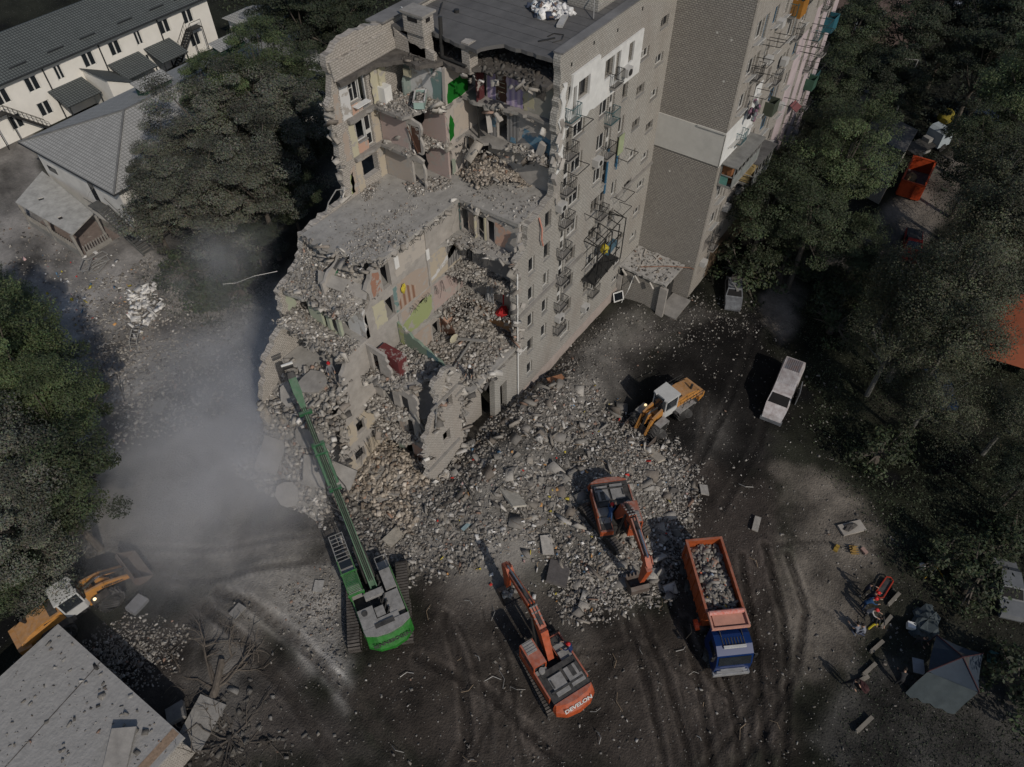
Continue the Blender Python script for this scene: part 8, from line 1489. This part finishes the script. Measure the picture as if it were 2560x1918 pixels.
gr = [((32.5, -7.05, 0), 280, (.03, .03, .045), DK, 'person in dark jacket and striped cap standing at the top of the group', None, 'stand', 8), ((32.0, -7.35, 0), 300, (.02, .02, .03), (.02, .02, .025), 'rescuer in black with a red helmet, second from the top of the group', (.5, .02, .02), 'stand', 30), ((31.4, -7.3, 0), 310, (.02, .06, .14), (.02, .03, .06), 'rescuer in blue with a red helmet bending down in the middle of the group', (.5, .02, .02), 'stand', 45),
      ((30.9, -7.65, 0), 270, (.35, .33, .32), DK, 'person in a white and red top, head lowered, left side of the group', (.45, .03, .03), 'stand', 25), ((31.1, -8.5, 0), 200, (.03, .03, .03), (.03, .03, .035), 'person in black kneeling beside the squared log', None, 'kneel', 15), ((29.4, -7.6, 0), 60, (.16, .17, .20), (.06, .07, .10), 'person in grey blue crouching at the bottom of the group', None, 'kneel', 20), ((29.7, -8.0, 0), 100, (.20, .21, .24), (.05, .06, .10), 'person in pale grey at the bottom of the group by the yellow strap', None, 'kneel', 25)]
for l, y, a, b_, lab, h, po, ln in gr: tag(person(l, y, a, b_, lab, h, po, ln, arms=(45, 50)), group='people gathered on the verge')
person((93.0, 1.5, 0), 150, DK, DK, 'person in a yellow reflective vest walking past the orange skip', None, 'walk', vest=(.50, .55, .03))
person((27.6, -10.9, 0), 20, DK, DK, 'person in black stooping at the table by the tent', None, 'stand', 35); person((30.9, -11.0, 0), 250, (.03, .03, .03), DK, 'person in dark clothes at the open side of the tent', None, 'stand', 20)
person((25.6, -8.2, 0), 250, DK, DK, 'person in black carrying one end of a dark bundle, lower right', None, 'walk', 20); 
t = empty('dark_bundle', (26.1, -9.1, .1), 60, 'dark rolled bundle on the ground between the person in black and the squared log', 'bundle'); b = MB(); b.ell((0, 0, .2), (.5, .25, .22), 10, 6, jit=.2); b.build('bundle_cloth', mat('black_red_cloth', (.05, .02, .02)), t)
t = empty('yellow_strap', (30.2, -8.2, 0), 0, 'twisted yellow and blue strap on the ground in the middle of the group', 'strap'); b = MB(); b.tube([(0, 0, .05), (.5, -.2, .15), (.9, -.7, .1), (1.0, -.8, .08)], .07, 5, 0); b.tube([(.9, -.7, .1), (1.2, -.9, .08)], .08, 5, 1); b.build('strap', [mat('yellow_strap', (.42, .34, .02)), mat('strap_blue', (.02, .12, .25))], t)
t = empty('yellow_hoist', (37.0, -10.6, 0), 40, 'yellow tripod frame and lamp in the dark grass above the stretcher', 'tripod'); b = MB()
for a in (0, 120, 240): b.beam((0, 0, .9), (.8*math.cos(R(a)), .8*math.sin(R(a)), .05), .05, .05)
b.build('leg', mat('yellow_metal', (.36, .24, .03)), t); b = MB(); b.cyl((.4, .5, .1), (.5, .6, .35), .22, 10); b.build('lamp', M_WHITE, t)
# ------------------------------------------------------------------ drifting dust over the road left of the wreck
def smoke(name, c, d, dens, label, seed, col=(.93, .93, .95), rz=0, thr=.42):
    mb = MB(); mb.ell((0, 0, 0), (d[0]/2, d[1]/2, d[2]/2), 20, 12)
    m = bpy.data.materials.new(name); m.use_nodes = True; t = m.node_tree; N = t.nodes; L = t.links
    for n in list(N):
        if n.type != 'OUTPUT_MATERIAL': N.remove(n)
    out = N['Material Output']; pv = N.new('ShaderNodeVolumePrincipled'); pv.inputs['Color'].default_value = (*col, 1); pv.inputs['Anisotropy'].default_value = .1
    tc = N.new('ShaderNodeTexCoord'); nz = N.new('ShaderNodeTexNoise'); nz.inputs['Scale'].default_value = .22; nz.inputs['Detail'].default_value = 5; nz.inputs['Roughness'].default_value = .6; nz.inputs['Distortion'].default_value = .4
    mp = N.new('ShaderNodeMapping'); mp.inputs['Location'].default_value = (seed*3.1, seed, 0); L.new(tc.outputs['Object'], mp.inputs[0]); L.new(mp.outputs[0], nz.inputs['Vector'])
    r = N.new('ShaderNodeMapRange'); r.inputs[1].default_value = thr; r.inputs[2].default_value = thr+.3; L.new(nz.outputs['Fac'], r.inputs[0])
    # fade to nothing at the edge of the puff
    sc = N.new('ShaderNodeVectorMath'); sc.operation = 'MULTIPLY'; sc.inputs[1].default_value = (2/d[0], 2/d[1], 2/d[2]); L.new(tc.outputs['Object'], sc.inputs[0]); ln = N.new('ShaderNodeVectorMath'); ln.operation = 'LENGTH'; L.new(sc.outputs[0], ln.inputs[0])
    r2 = N.new('ShaderNodeMapRange'); r2.interpolation_type = 'SMOOTHSTEP'; r2.inputs[1].default_value = 1.0; r2.inputs[2].default_value = .05; L.new(ln.outputs['Value'], r2.inputs[0])
    mu = N.new('ShaderNodeMath'); mu.operation = 'MULTIPLY'; L.new(r.outputs[0], mu.inputs[0]); L.new(r2.outputs[0], mu.inputs[1]); m2 = N.new('ShaderNodeMath'); m2.operation = 'MULTIPLY'; m2.inputs[1].default_value = dens; L.new(mu.outputs[0], m2.inputs[0]); L.new(m2.outputs[0], pv.inputs['Density'])
    L.new(pv.outputs[0], out.inputs['Volume']); o = mb.build('smoke', m, None, smooth=True); o.location = c; o.rotation_euler = (0, 0, R(rz)); tag(o, label, 'smoke', kind='stuff'); return o
p = G(500, 915, 3); smoke('dust_plume', (p.x, p.y, 3.2), (40, 26, 9), .26, 'grey dust cloud rolling over the dark wet road left of the green boom', 1, rz=30, thr=.24)
p = G(610, 1010, 3); smoke('dust_plume', (p.x, p.y, 4.5), (15, 14, 10), .13, 'thin dust drifting across the lower left edge of the wreck and the green boom', 9, rz=0, thr=.3)
p = G(470, 560, 8); smoke('dust_wisp', (p.x, p.y, 8), (17, 12, 7), .12, 'thin dust wisp under the trees left of the wreck', 5, rz=10, thr=.34)
SC.cycles.volume_bounces = 3
try: SC.cycles.volume_step_rate = 3.0; SC.cycles.volume_max_steps = 48
except Exception: pass
